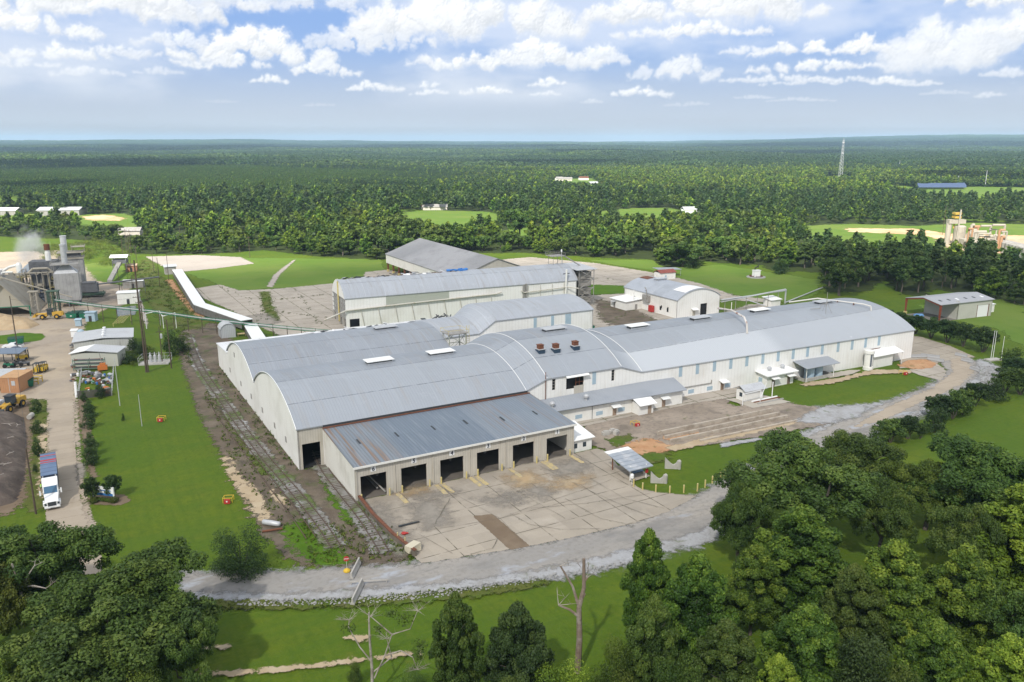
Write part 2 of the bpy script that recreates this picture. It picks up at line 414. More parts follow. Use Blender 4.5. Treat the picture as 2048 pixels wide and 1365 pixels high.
GRASS = (.072, .124, .009)
m_ground = GM('grass_ground', GRASS, [((.104, .142, .010), .028, .40, .58, .85), ((.088, .122, .013), .09, .52, .68, .6), ((.055, .105, .010), .06, .5, .72, .7), ((.14, .14, .026), .35, .58, .74, .5), ((.05, .095, .008), .8, .45, .68, .6), ((.13, .16, .014), 2.2, .5, .72, .45), ((.055, .10, .008), 1.0, .46, .66, .4, 1.1, .035), ((.21, .17, .08), .13, .70, .78, .6), ((.065, .12, .010), .12, .42, .6, .5, .22, 1.8), ((.11, .15, .012), .9, .5, .7, .3, .12, 2.2)], edge=False, bumpn=(1.1, .9, .2))
def build_ground():
    nr, na = 150, 240
    r = np.concatenate([np.linspace(0, 700, 60), np.geomspace(712, 17000, nr - 60)])
    a = np.linspace(0, 2 * np.pi, na, endpoint=False)
    Rr, A = np.meshgrid(r, a, indexing='ij'); X = Rr * np.sin(A); Y = Rr * np.cos(A)
    Z = terrain(X, Y)
    idx = np.arange(nr * na).reshape(nr, na); nx = np.roll(idx, -1, 1)
    F = np.stack([idx[:-1], nx[:-1], nx[1:], idx[1:]], -1).reshape(-1, 4)[:, ::-1]
    me = np_mesh('ground', np.stack([X, Y, Z], -1).reshape(-1, 3), F, None, [m_ground], True)
    link('ground', me)['kind'] = 'structure'
build_ground()

m_dirt = GM('bare_dirt', (.125, .098, .072), [((.20, .165, .125), .12, .4, .7, .8), ((.062, .052, .042), .3, .45, .75, .8), ((.07, .095, .025), .22, .52, .68, .75), ((.26, .23, .19), 1.2, .58, .8, .6)], bumpn=(2.2, .7, .15))
m_sand = GM('tan_sand', (.40, .31, .20), [((.50, .42, .30), .2, .4, .7, .7), ((.28, .20, .12), .5, .5, .8, .6), ((.10, .12, .035), .7, .62, .8, .5)], bumpn=(2, .4, .08))
m_redclay = GM('red_clay', (.42, .23, .12), [((.50, .33, .19), .3, .4, .7, .7), ((.10, .11, .03), .5, .55, .7, .9), ((.25, .13, .07), 1.0, .5, .8, .5)], bumpn=(2, .4, .08))
m_gravel = GM('white_gravel', (.36, .36, .365), [((.27, .26, .245), .25, .42, .66, .8), ((.46, .47, .49), 1.3, .5, .72, .6), ((.10, .13, .04), .4, .56, .7, .75), ((.2, .19, .18), 3.0, .52, .72, .5)], bumpn=(4, .5, .08), ew=1.6)
m_lot = GM('pale_gravel_lot', (.38, .335, .29), [((.30, .27, .235), .06, .45, .7, .6), ((.45, .41, .36), .5, .5, .8, .4)])
m_road = GM('worn_road', (.285, .27, .25), [((.38, .345, .30), .05, .4, .62, .8, .3, 1.6), ((.19, .185, .18), .16, .48, .68, .7, .5, 1.2), ((.38, .40, .44), .22, .55, .66, .8, .35, 1.0), ((.22, .2, .18), 1.2, .45, .7, .6), ((.14, .135, .13), .4, .62, .72, .7, .3, 1.2)], bumpn=(3, .3, .05), ew=1.4)
m_asph = GM('dark_worn_yard', (.26, .215, .17), [((.36, .30, .24), .09, .42, .65, .8), ((.16, .135, .11), .2, .5, .68, .75), ((.09, .11, .03), .3, .62, .72, .7), ((.26, .17, .10), .12, .62, .75, .5), ((.11, .095, .085), 1.1, .45, .75, .5)], bumpn=(3, .3, .05))
m_conc = GM('old_concrete', (.39, .34, .275), [((.31, .275, .23), .07, .42, .68, .8), ((.46, .41, .345), .15, .5, .75, .6), ((.28, .24, .195), .35, .56, .76, .55), ((.25, .22, .18), .05, .6, .74, .5), ((.30, .26, .21), .12, .52, .62, .5, .25, 2.0), ((.42, .29, .16), .11, .66, .8, .6), ((.34, .3, .24), 2.0, .45, .8, .4)],
            joints=((.085, .075, .05), 7.6, 6.1, .09, .9, False), bumpn=(3, .2, .03))
m_conc2 = GM('bleached_concrete', (.40, .355, .30), [((.31, .275, .23), .08, .42, .68, .75), ((.47, .42, .36), .2, .5, .75, .6), ((.25, .22, .17), .3, .6, .78, .6), ((.10, .11, .04), .35, .70, .78, .7)],
             joints=((.10, .10, .05), 9.0, 7.0, .16, .9, False), bumpn=(3, .2, .03))
m_drive = GM('beige_drive', (.40, .335, .26), [((.32, .27, .21), .09, .42, .68, .7), ((.5, .44, .36), .2, .52, .78, .5), ((.24, .19, .14), .16, .6, .78, .5, 1.5, .2), ((.34, .28, .2), 1.5, .45, .8, .4)],
             joints=((.2, .16, .11), 60, 6.0, .07, .7, False), bumpn=(3, .2, .03))
m_yard = GM('dusty_yard', (.34, .285, .225), [((.46, .375, .27), .05, .4, .62, .8), ((.22, .18, .145), .1, .5, .7, .75), ((.15, .125, .10), .3, .6, .75, .6), ((.4, .34, .27), 1.2, .45, .75, .4)], bumpn=(2.5, .35, .06))
m_stain = GM('dark_stain', (.26, .235, .20), [((.32, .285, .24), .5, .4, .7, .8)], ew=3.2)
m_pale = GM('pale_patch', (.42, .38, .32), [((.38, .35, .30), .4, .4, .7, .7)], ew=1.2)
m_rust = GM('rusty_wash', (.40, .29, .17), [((.42, .35, .25), .4, .4, .7, .8)], ew=3.2)
m_brown = GM('brown_strip', (.17, .125, .085), [((.24, .185, .13), .3, .4, .7, .7), ((.12, .09, .06), 1.2, .5, .75, .6)], escale=.9)
m_yel = GM('faded_yellow_paint', (.50, .40, .20), [((.36, .31, .23), 1.2, .42, .6, .9)], ew=.8, escale=1.5)
m_ballast = GM('rail_ballast', (.25, .24, .225), [((.40, .40, .41), .16, .5, .66, .85), ((.13, .11, .09), .25, .42, .62, .85), ((.085, .12, .02), .14, .46, .58, .9), ((.22, .21, .2), 3, .5, .75, .5)], bumpn=(5, .6, .1))
m_weedy = GM('weedy_grass', (.10, .115, .025), [((.07, .125, .012), .15, .45, .65, .9), ((.16, .14, .075), .35, .52, .72, .7), ((.03, .05, .012), .9, .5, .75, .6)], bumpn=(2, .8, .25))
m_lush = GM('lush_grass', (.072, .145, .008), [((.05, .11, .007), .2, .45, .7, .7), ((.11, .165, .010), .6, .5, .75, .5)], bumpn=(1.6, .6, .14))
m_field = GM('open_field', (.10, .17, .022), [((.14, .19, .035), .02, .4, .65, .8), ((.075, .14, .018), .06, .5, .7, .6)], escale=.08)
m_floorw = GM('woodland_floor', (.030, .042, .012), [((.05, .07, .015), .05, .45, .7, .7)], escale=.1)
m_earth = GM('orange_earth', (.52, .33, .18), [((.62, .46, .3), .05, .4, .65, .8), ((.12, .14, .04), .08, .6, .7, .7)], escale=.1)
m_water = GM('pond_water', (.10, .12, .13), [((.2, .22, .24), .2, .45, .7, .7)], rough=.2)

FIELDS = dict(
 house_meadow=px((795, 425), (860, 421), (985, 424), (1010, 440), (985, 460), (900, 475), (830, 475), (800, 455)),
 meadow=px((1000, 462), (1075, 452), (1090, 470), (1060, 485), (1000, 483)),
 park=px((1195, 424), (1260, 417), (1340, 416), (1400, 432), (1395, 452), (1290, 458), (1200, 446)),
 cleared_slope=px((1615, 452), (1700, 448), (1830, 452), (1940, 446), (2090, 450), (2100, 520), (1990, 520), (1840, 508), (1700, 504), (1620, 490)),
 solar_field=px((1728, 364), (1760, 368), (1840, 376), (1960, 374), (2100, 376), (2100, 402), (1900, 402), (1790, 394), (1735, 378)),
 left_clearing=px((-60, 432), (30, 428), (120, 430), (250, 428), (285, 440), (262, 470), (215, 462), (120, 445), (-60, 445)),
 cell_site=px((1636, 355), (1690, 351), (1712, 357), (1705, 368), (1640, 366)),
 far_homes=px((1100, 358), (1185, 355), (1205, 372), (1190, 390), (1105, 380)),
)
EDGE = px((-500, 478), (-100, 472), (0, 474), (120, 478), (215, 484), (262, 508), (300, 509), (400, 509), (480, 505), (520, 500), (640, 514), (700, 516), (740, 524), (790, 516), (900, 507), (1050, 506), (1120, 512), (1200, 516), (1305, 519), (1320, 534), (1385, 536), (1400, 520), (1450, 527), (1520, 530), (1560, 545), (1590, 543), (1640, 545), (1650, 585), (1720, 588), (1770, 560), (1800, 590), (1850, 592), (1870, 575), (1950, 598), (2048, 612), (2200, 640), (2500, 690))
far = [(9000, 2500), (9000, 12000), (-9000, 12000), (-9000, 1500)]
NEARWOOD = EDGE + px((2500, 405), (1024, 405), (-500, 405))
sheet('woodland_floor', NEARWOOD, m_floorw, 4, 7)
for k, p in FIELDS.items():
    if k == 'cell_site': continue
    sheet('field', p, m_field, 5, 4)
sheet('bare_earth', px((1690, 457), (1830, 458), (1900, 468), (2060, 472), (2060, 484), (1890, 482), (1840, 470), (1700, 464)), m_earth, 4, 3)
sheet('bare_earth', px((160, 433), (215, 430), (250, 436), (240, 442), (180, 441)), m_earth, 5, 4)
sheet('meadow', px((370, 545), (480, 516), (510, 516), (760, 519), (770, 545), (700, 565), (645, 572), (540, 578), (470, 582), (430, 568)), m_field, 2, 2)
sheet('meadow', px((1170, 520), (1305, 521), (1330, 537), (1440, 530), (1640, 560), (1640, 590), (1560, 606), (1470, 590), (1360, 565), (1330, 545), (1240, 532)), m_field, 2, 2)
sheet('meadow', px((1835, 610), (2000, 600), (2060, 620), (2060, 700), (1990, 660), (1900, 640)), m_field, 3, 2)
sheet('meadow', px((160, 530), (230, 522), (262, 545), (240, 575), (180, 560)), m_field, 2, 2)
sheet('work_yard', px((-140, 640), (0, 640), (60, 630), (110, 615), (140, 560), (185, 560), (258, 575), (262, 592), (200, 625), (170, 648), (165, 700), (152, 760), (152, 800), (93, 800), (60, 830), (-140, 850)), m_yard, 1.2, 1.2)
sheet('plant_yard', px((-140, 500), (0, 505), (140, 500), (190, 560), (150, 620), (60, 635), (-140, 640)), m_yard, 3, 2)
sheet('dark_yard', px((175, 590), (215, 580), (260, 590), (240, 615), (190, 620)), m_asph, 1.5, 1)
sheet('grass_island', px((-60, 668), (0, 672), (45, 666), (85, 668), (91, 675), (80, 682), (30, 688), (-60, 690)), m_lush, .5, .8)
sheet('driveway', px((93, 800), (152, 795), (150, 840), (152, 900), (162, 1000), (196, 1060), (205, 1150), (100, 1150), (92, 1035), (94, 950), (93, 870)), m_drive, .35, .6)
sheet('gravel_verge', px((147, 800), (156, 800), (158, 850), (163, 930), (172, 990), (186, 1040), (196, 1062), (180, 1062), (163, 1010), (155, 940), (150, 860)), m_yard, .7, .6)
sheet('dark_soil', px((154, 928), (170, 930), (168, 955), (158, 960)), m_stain, .5, .5)
sheet('mulch_bed', px((172, 998), (200, 990), (250, 990), (262, 1003), (240, 1012), (185, 1010)), m_brown, .35, .4)
sheet('mulch_bed', px((155, 800), (172, 800), (180, 850), (185, 925), (196, 955), (182, 960), (170, 900), (160, 850)), m_brown, .8, .5)
sheet('dirt_verge', px((55, 800), (92, 800), (93, 880), (92, 1010), (60, 1030), (40, 1000), (58, 900)), m_weedy, 1.2, .7)
sheet('dirt_verge', px((76, 850), (92, 845), (92, 930), (90, 1000), (76, 990), (80, 920)), m_sand, 1.2, .6)
sheet('soil_yard', px((-120, 800), (60, 800), (66, 850), (52, 1000), (20, 1030), (-120, 1040)), m_brown, 1.5, 1)
sheet('rail_corridor', px((352, 690), (372, 650), (395, 640), (440, 650), (470, 690), (437, 728), (520, 830), (600, 942), (648, 930), (718, 1003), (790, 1085), (830, 1113), (790, 1132), (695, 1141), (610, 1136), (560, 1110), (520, 1060), (490, 1010), (455, 945), (430, 890), (398, 830), (375, 760)), m_dirt, 1.6, 1)
sheet('rail_corridor', px((262, 560), (285, 520), (300, 520), (330, 560), (390, 620), (430, 640), (395, 660), (340, 660), (300, 610)), m_weedy, 2.5, 1.5)
sheet('sandy_bank', px((330, 560), (345, 560), (372, 600), (410, 635), (400, 640), (365, 605)), m_redclay, 1.2, .8)
sheet('grass_patch', px((560, 1060), (600, 1040), (650, 1060), (680, 1100), (700, 1135), (620, 1132), (590, 1100)), m_lush, 2.2, .8)
sheet('grass_patch', px((725, 1010), (745, 1035), (790, 1085), (815, 1110), (770, 1095), (735, 1050), (700, 1005)), m_lush, 1.3, .6)
sheet('grass_patch', px((640, 955), (665, 950), (700, 1000), (720, 1040), (700, 1050), (660, 1000)), m_lush, 1.6, .6)
sheet('grass_patch', px((415, 780), (440, 790), (480, 850), (520, 900), (545, 950), (520, 950), (470, 870)), m_weedy, 1.6, .6)
sheet('sandy_patch', px((440, 905), (455, 915), (475, 945), (520, 990), (540, 1040), (515, 1040), (480, 985), (455, 945)), m_sand, 1.6, .6)
sheet('pale_dirt_patch', px((540, 980), (575, 1000), (575, 1015), (545, 1000)), m_sand, 1.0, .5)
sheet('concrete_yard', px((388, 578), (440, 570), (480, 582), (560, 578), (650, 569), (740, 560), (775, 545), (780, 575), (690, 640), (700, 668), (560, 672), (520, 655), (470, 625), (405, 596)), m_conc2, 1.0, 1)
sheet('dirt_seam', px((520, 585), (540, 583), (545, 610), (560, 640), (545, 650), (525, 615)), m_weedy, 1.6, .7)
sheet('dark_pad', px((485, 635), (530, 628), (560, 645), (520, 655)), m_stain, 1.5, .8)
sheet('concrete_yard', px((730, 545), (775, 540), (870, 560), (800, 575), (720, 580)), m_conc2, 1, 1)
sheet('gravel_lot', px((290, 514), (395, 511), (480, 515), (509, 528), (430, 538), (368, 544), (338, 540), (310, 525)), m_lot, 1.2, 1.5)
sheet('concrete_lot', px((1005, 520), (1060, 515), (1190, 527), (1240, 535), (1330, 550), (1400, 568), (1470, 592), (1560, 602), (1560, 608), (1450, 600), (1250, 580), (1180, 572), (1050, 560)), m_conc2, 1.5, 1.2)
sheet('grass_patch', px((1178, 570), (1248, 572), (1250, 588), (1182, 590)), m_lush, .8, 1)
sheet('dirt_yard', px((1175, 592), (1250, 588), (1300, 600), (1440, 628), (1500, 610), (1560, 606), (1540, 640), (1300, 668), (1180, 668)), m_conc2, 1.2, 1)
sheet('dirt_patch', px((1190, 600), (1240, 605), (1300, 635), (1340, 655), (1240, 660), (1200, 640)), m_dirt, 2.5, 1)
sheet('drain', px((533, 575), (548, 550), (585, 522), (592, 520), (560, 550), (545, 575)), m_lot, .9, .8)
sheet('water_channel', px((255, 585), (270, 583), (282, 600), (293, 635), (297, 660), (285, 640), (275, 605)), m_lot, .8, .8)
sheet('pond', px((232, 617), (272, 612), (272, 630), (236, 634)), m_water, .5, .8)
sheet('road_gravel', px((370, 1145), (560, 1145), (690, 1137), (845, 1128), (1060, 1093), (1265, 1048), (1395, 990), (1470, 950), (1600, 878), (1530, 905), (1640, 850), (1640, 815), (1700, 812), (1760, 806), (1830, 785), (1876, 760), (1890, 745), (1960, 720), (2010, 738), (1985, 765), (1900, 805), (1800, 855), (1660, 935), (1500, 1030), (1420, 1085), (1300, 1120), (1150, 1155), (1000, 1178), (860, 1192), (690, 1205), (540, 1212), (370, 1210)), m_gravel, 1.6, .9)
sheet('road', px((360, 1150), (560, 1147), (690, 1139), (845, 1129), (1060, 1095), (1265, 1050), (1395, 992), (1480, 945), (1600, 882), (1700, 835), (1800, 797), (1870, 765), (1893, 740), (1870, 716), (1800, 700), (1800, 672), (1850, 680), (1910, 700), (1950, 722), (1958, 748), (1920, 780), (1830, 825), (1740, 868), (1640, 920), (1500, 1005), (1400, 1065), (1260, 1102), (1080, 1142), (900, 1168), (700, 1182), (560, 1188), (360, 1186)), m_road, 1.1, .7)
sheet('road_lane', px((1700, 858), (1780, 812), (1860, 780), (1905, 745), (1900, 720), (1860, 705), (1930, 718), (1950, 742), (1920, 772), (1850, 803), (1760, 845)), m_drive, .9, .7)
sheet('concrete_drive', px((1800, 669), (1842, 675), (1900, 693), (1952, 716), (1915, 717), (1885, 725), (1840, 735), (1800, 738)), m_conc, .3, .6)
sheet('concrete_drive', px((1815, 742), (1870, 726), (1888, 738), (1893, 750), (1882, 762), (1840, 752)), m_conc2, .4, .6)
sheet('clay_patch', px((1795, 733), (1815, 722), (1850, 720), (1873, 728), (1868, 736), (1830, 740)), m_redclay, .8, .5)
sheet('loading_apron', px((718, 1004), (1150, 907.5), (1196, 898), (1220, 909), (1240, 940), (1262, 966), (1284, 980), (1312, 986), (1350, 990), (1397, 993), (1330, 1028), (1265, 1049), (1160, 1073), (1060, 1094), (937, 1114), (845, 1129), (826, 1114), (788, 1085), (745, 1042)), m_conc, .28, .6)
sheet('brown_paving_strip', px((945, 1034), (985, 1030), (1060, 1094), (1020, 1102)), m_brown, .15, .4)
for p in [((810, 992), (870, 985), (905, 985), (860, 1000)), ((960, 1000), (1030, 993), (1020, 1010), (975, 1006)), ((1000, 985), (1050, 990), (1040, 1004), (1015, 994)), ((740, 1020), (760, 1012), (800, 1060), (770, 1060)), ((775, 1075), (800, 1068), (830, 1090), (805, 1108)),
          ((820, 1010), (880, 1005), (900, 1045), (850, 1060)), ((1100, 935), (1160, 920), (1180, 940), (1120, 955)), ((1060, 970), (1110, 985), (1090, 998), (1050, 985))]:
    sheet('stain', px(*p), m_stain, 1.6, .5)
for p in [((800, 985), (850, 975), (850, 983), (815, 992)), ((1120, 960), (1180, 955), (1160, 975), (1110, 978)), ((1010, 955), (1060, 945), (1090, 965), (1040, 975))]:
    sheet('rust_stain', px(*p), m_rust, 1.5, .5)
for u in (7.0, 14.6, 15.9, 21.6, 22.9, 30.2, 37.5, 38.2, 44.2):
    sheet('painted_lane_mark', uvp((u - .45, -5.2), (u + .45, -5.2), (u + .45, -.6), (u - .45, -.6)), m_yel, .12, .25)
sheet('asphalt_yard', px((1150, 868), (1180, 850), (1366, 808), (1440, 795), (1470, 815), (1530, 800), (1600, 812), (1690, 822), (1660, 850), (1520, 875), (1330, 905), (1240, 910), (1196, 898)), m_asph, 1.2, .7)
sheet('walkway', px((1130, 850), (1358, 803), (1362, 792), (1470, 772), (1500, 778), (1480, 795), (1400, 806), (1140, 860)), m_conc2, .3, .5)
sheet('clay_patch', px((1235, 902), (1260, 885), (1300, 878), (1345, 895), (1330, 912), (1270, 918)), m_redclay, 1.8, .6)
sheet('clay_patch', px((1330, 898), (1400, 880), (1560, 848), (1600, 842), (1590, 850), (1420, 888), (1350, 904)), m_sand, .7, .6)
sheet('clay_patch', px((1320, 876), (1390, 862), (1400, 868), (1340, 884)), m_redclay, .8, .5)
sheet('weed_patch', px((1215, 880), (1260, 870), (1270, 880), (1230, 896)), m_weedy, 1.4, .6)
sheet('weed_patch', px((1270, 912), (1340, 905), (1330, 925), (1285, 930)), m_weedy, 1.8, .6)
sheet('pump_pad', px((1450, 800), (1530, 793), (1560, 800), (1582, 806), (1505, 818)), m_pale, .2, .4)
sheet('gravel_patch', px((1440, 890), (1510, 878), (1530, 880), (1440, 898)), m_gravel, .5, .5)
sheet('gravel_patch', px((1590, 845), (1640, 815), (1700, 812), (1740, 815), (1720, 835), (1650, 850)), m_gravel, 1.2, .6)
sheet('bare_track', px((1600, 770), (1680, 757), (1750, 741), (1825, 742), (1820, 748), (1740, 750), (1670, 768), (1610, 775)), m_sand, .9, .6)
sheet('concrete_pad', px((1640, 752), (1700, 742), (1722, 742), (1705, 750), (1660, 758)), m_pale, .3, .5)
sheet('gravel_patch', px((1960, 735), (1985, 735), (2015, 765), (1985, 775), (1955, 760)), m_gravel, .8, .6)
sheet('canopy_pad', px((1218, 942), (1262, 925), (1300, 955), (1265, 966)), m_conc, .15, .4)
sheet('bare_streak', px((395, 1350), (560, 1338), (690, 1325), (840, 1305), (845, 1310), (700, 1332), (560, 1346), (400, 1358)), m_sand, .7, .35)
sheet('bare_streak', px((680, 1278), (745, 1272), (740, 1282), (690, 1284)), m_sand, .8, .35)
sheet('bare_streak', px((395, 1296), (460, 1290), (455, 1302), (400, 1303)), m_sand, .7, .35)
sheet('weedy_verge', px((400, 1200), (560, 1208), (700, 1202), (860, 1190), (960, 1180), (1090, 1160), (1100, 1170), (960, 1196), (800, 1212), (560, 1222), (400, 1215)), m_weedy, 1.0, .5)
def leaf_mat(name, dark, light, tip, hue=.5, trans=.28):
    m, n, out, b = mat_new(name)
    t = n.attr('tint')
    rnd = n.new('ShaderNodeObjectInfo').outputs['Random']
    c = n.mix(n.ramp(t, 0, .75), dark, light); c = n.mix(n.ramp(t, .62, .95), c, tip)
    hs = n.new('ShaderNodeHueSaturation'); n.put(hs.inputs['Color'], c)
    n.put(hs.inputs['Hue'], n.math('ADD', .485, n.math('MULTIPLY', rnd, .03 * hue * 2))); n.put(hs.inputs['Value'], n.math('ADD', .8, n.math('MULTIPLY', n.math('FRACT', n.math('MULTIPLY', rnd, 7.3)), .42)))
    n.put(b.inputs['Base Color'], hs.outputs[0]); b.inputs['Roughness'].default_value = .55; b.inputs['Specular IOR Level'].default_value = .25
    tl = n.new('ShaderNodeBsdfTranslucent'); n.put(tl.inputs[0], n.mix(.5, hs.outputs[0], (.10, .16, .01)))
    mx = n.new('ShaderNodeMixShader'); mx.inputs[0].default_value = trans
    n.l.new(b.outputs[0], mx.inputs[1]); n.l.new(tl.outputs[0], mx.inputs[2]); n.l.new(mx.outputs[0], out.inputs[0])
    return m
m_bark = M('bark', (.10, .085, .07), .9, var=[((.06, .05, .04), 2.0, .4, .7, .8), ((.2, .18, .15), 1.0, .55, .8, .5)])
m_deadw = M('bleached_dead_wood', (.36, .32, .28), .9, var=[((.17, .135, .11), .6, .42, .62, .85), ((.5, .47, .43), 2.0, .5, .8, .5)])
LM = dict(
 oak=leaf_mat('dark_oak_leaves', (.030, .060, .012), (.080, .134, .024), (.125, .175, .032)),
 gum=leaf_mat('bright_broad_leaves', (.028, .062, .010), (.085, .150, .017), (.19, .26, .03)),
 young=leaf_mat('fresh_yellow_green_leaves', (.055, .10, .010), (.14, .215, .02), (.24, .31, .032)),
 pine=leaf_mat('pine_needles', (.026, .056, .017), (.066, .110, .028), (.10, .150, .038)),
 myrtle=leaf_mat('dark_glossy_leaves', (.018, .040, .012), (.040, .076, .020), (.066, .110, .028)),
 olive=leaf_mat('olive_leaves', (.04, .062, .010), (.09, .125, .018), (.14, .17, .026)),
)
def leaves(seed, blobs, per, size, flat=.75, outer=.55):
    """blobs: (n,5) x,y,z,radius,tint -> leaf diamonds as quads"""
    r = np.random.RandomState(seed); B = np.asarray(blobs, float)
    w = B[:, 3] ** 2; cnt = np.maximum(6, (per * len(B) * w / w.sum())).astype(int)
    k = np.repeat(np.arange(len(B)), cnt); n = len(k)
    d = r.normal(size=(n, 3)); d /= np.linalg.norm(d, axis=1, keepdims=True)
    rad = B[k, 3] * (outer + (1.08 - outer) * r.rand(n) ** .6) * (1 + .18 * np.sin(d[:, 0] * 7 + k) * np.sin(d[:, 1] * 6 + k * 2))
    c = B[k, :3] + d * rad[:, None] * np.array([1, 1, flat])
    nr = d * .75 + np.array([0, 0, .45]) + r.normal(size=(n, 3)) * .55; nr /= np.linalg.norm(nr, axis=1, keepdims=True)
    t = np.cross(nr, r.normal(size=(n, 3))); t /= np.linalg.norm(t, axis=1, keepdims=True) + 1e-9; bt = np.cross(nr, t)
    s = size * (.6 + .8 * r.rand(n))[:, None]
    V = np.stack([c - t * s, c - bt * s * .55, c + t * s, c + bt * s * .55], 1).reshape(-1, 3)
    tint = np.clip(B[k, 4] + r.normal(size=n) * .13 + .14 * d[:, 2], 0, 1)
    return V, np.arange(4 * n).reshape(-1, 4), tint
def limb(mb, p, q, r0, r1, seed, seg=3, bend=.12):
    r = random.Random(seed); p, q = Vector(p), Vector(q); L = (q - p).length; prev = p
    for i in range(1, seg + 1):
        t = i / seg; c = p.lerp(q, t)
        if i < seg: c += Vector((r.uniform(-1, 1), r.uniform(-1, 1), r.uniform(-.3, .5))) * L * bend
        mb.tube(prev, c, r0 + (r1 - r0) * (i - 1) / seg, r0 + (r1 - r0) * t, 7, cap=False); prev = c
    return prev

def proto(kind, seed, lod):
    """tree of about 10 m; returns (crown mesh, trunk mesh)"""
    r = random.Random(seed); rn = np.random.RandomState(seed)
    per, size = {'fg': (430, .118), 'mid': (95, .32), 'far': (12, .95)}[lod]
    blobs = []; mb = MB()
    if kind in ('oak', 'olive'):
        Rw = 5.0; ctr = Vector((0, 0, 6.0)); nb = {'fg': 120, 'mid': 54, 'far': 24}[lod]
        heads = [(3.1 * math.cos(i * .9 + r.uniform(-.3, .3)), 3.1 * math.sin(i * .9 + r.uniform(-.3, .3)), r.uniform(3.3, 5.2) if i % 2 else r.uniform(5.0, 7.2), r.uniform(1.6, 2.3)) for i in range(7)] + [(.4, .2, 7.6, 2.0), (-.6, .5, 6.4, 2.3)]
        for i in range(nb):
            h = heads[i % len(heads)]; d = rn.normal(size=3); d /= np.linalg.norm(d); d[2] = abs(d[2]) * .9 - .25 if r.random() < .75 else d[2]
            p = np.array(h[:3]) + d * h[3] * r.uniform(.7, 1.05) * np.array([1.15, 1.15, .8])
            blobs.append((*p, r.uniform(.5, .95), r.uniform(.12, .8) + .03 * (p[2] - 6)))
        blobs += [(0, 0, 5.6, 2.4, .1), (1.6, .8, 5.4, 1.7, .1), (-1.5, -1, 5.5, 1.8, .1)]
        limb(mb, (0, 0, 0), (.1, .1, 3.2), .34, .26, seed)
        for i, h in enumerate(heads): limb(mb, (.1, .1, 2.4 + .12 * i), (h[0], h[1], h[2] + .4), .17, .05, seed + i, 3)
    elif kind in ('gum', 'young'):
        nb = {'fg': 130, 'mid': 52, 'far': 22}[lod]
        for i in range(nb):
            z = r.uniform(1.9, 9.6); k = (z - 1.6) / 8.2
            rad = 3.1 * (math.sin(math.pi * min(1, k * .82 + .2)) ** .8) * r.uniform(.62, 1.12); a = r.uniform(0, 6.28)
            br = r.uniform(.42, .85) * (1.1 - .4 * k)
            blobs.append((rad * math.cos(a), rad * math.sin(a), z, br, r.uniform(.18, .62) + .32 * max(0, k - .45) + (.22 if r.random() < .3 else 0)))
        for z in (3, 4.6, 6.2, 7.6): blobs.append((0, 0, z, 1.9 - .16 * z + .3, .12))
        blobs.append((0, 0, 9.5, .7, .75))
        limb(mb, (0, 0, 0), (.1, 0, 9), .22, .04, seed, 5, .03)
        for i in range(9):
            z = 2 + i * .75; a = i * 2.4; limb(mb, (0, 0, z), (2.4 * math.cos(a) * (1 - i * .07), 2.4 * math.sin(a) * (1 - i * .07), z + 1.2), .07, .02, seed + i, 2)
    elif kind == 'pine':
        nb = {'fg': 70, 'mid': 40, 'far': 16}[lod]
        for i in range(nb):
            z = 4.0 + 5.8 * (i / nb) + r.uniform(-.2, .2); k = (z - 4) / 5.8
            rad = (2.15 * (1 - k) ** .55 * (.55 + .45 * min(1, k * 4 + .3))) * r.uniform(.55, 1.1); a = i * 2.4 + r.uniform(-.4, .4)
            blobs.append((rad * math.cos(a), rad * math.sin(a), z - .15 * rad, r.uniform(.42, .75), r.uniform(.15, .8)))
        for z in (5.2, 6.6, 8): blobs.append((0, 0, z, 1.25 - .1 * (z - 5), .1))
        limb(mb, (0, 0, 0), (.08, .05, 9.4), .19, .04, seed, 5, .015)
        for i in range(8):
            z = 3.4 + i * .7; a = i * 2.4; limb(mb, (0, 0, z), (1.5 * math.cos(a), 1.5 * math.sin(a), z + .35), .045, .015, seed + i, 2)
        size *= .9
    elif kind == 'myrtle':       # multi-stemmed vase shape
        nb = {'fg': 60, 'mid': 38, 'far': 18}[lod]
        for i in range(nb):
            a = r.uniform(0, 6.28); z = r.uniform(3.3, 9.5); k = (z - 3) / 6.6
            rad = 4.0 * math.sqrt(max(.02, 1 - (2 * k - .9) ** 2 * .85)) * r.uniform(.6, 1.1)
            blobs.append((rad * math.cos(a), rad * math.sin(a), z, r.uniform(.7, 1.15), r.uniform(.15, .8)))
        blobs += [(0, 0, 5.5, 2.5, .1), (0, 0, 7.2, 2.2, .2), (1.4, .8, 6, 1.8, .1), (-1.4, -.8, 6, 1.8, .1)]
        for i in range(5): a = i * 1.26; limb(mb, (.2 * math.cos(a), .2 * math.sin(a), 0), (2.0 * math.cos(a), 2.0 * math.sin(a), 6.3), .2, .06, seed + i, 3, .06)
    elif kind == 'bush':
        nb = {'fg': 30, 'mid': 18, 'far': 10}[lod]
        for i in range(nb):
            a = r.uniform(0, 6.28); z = r.uniform(.8, 8.4); k = z / 9; rad = 4.2 * math.sqrt(max(.05, 1 - k * k)) * r.uniform(.3, 1.05)
            blobs.append((rad * math.cos(a), rad * math.sin(a), z, r.uniform(1.0, 1.9), r.uniform(.15, .85)))
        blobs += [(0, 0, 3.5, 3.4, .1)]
        for i in range(3): limb(mb, (0, 0, 0), (r.uniform(-2, 2), r.uniform(-2, 2), 4.5), .2, .06, seed + i, 2)
    V, F, T = leaves(seed + 77, blobs, per, size)
    return V, F, T, mb
CROWN = {}
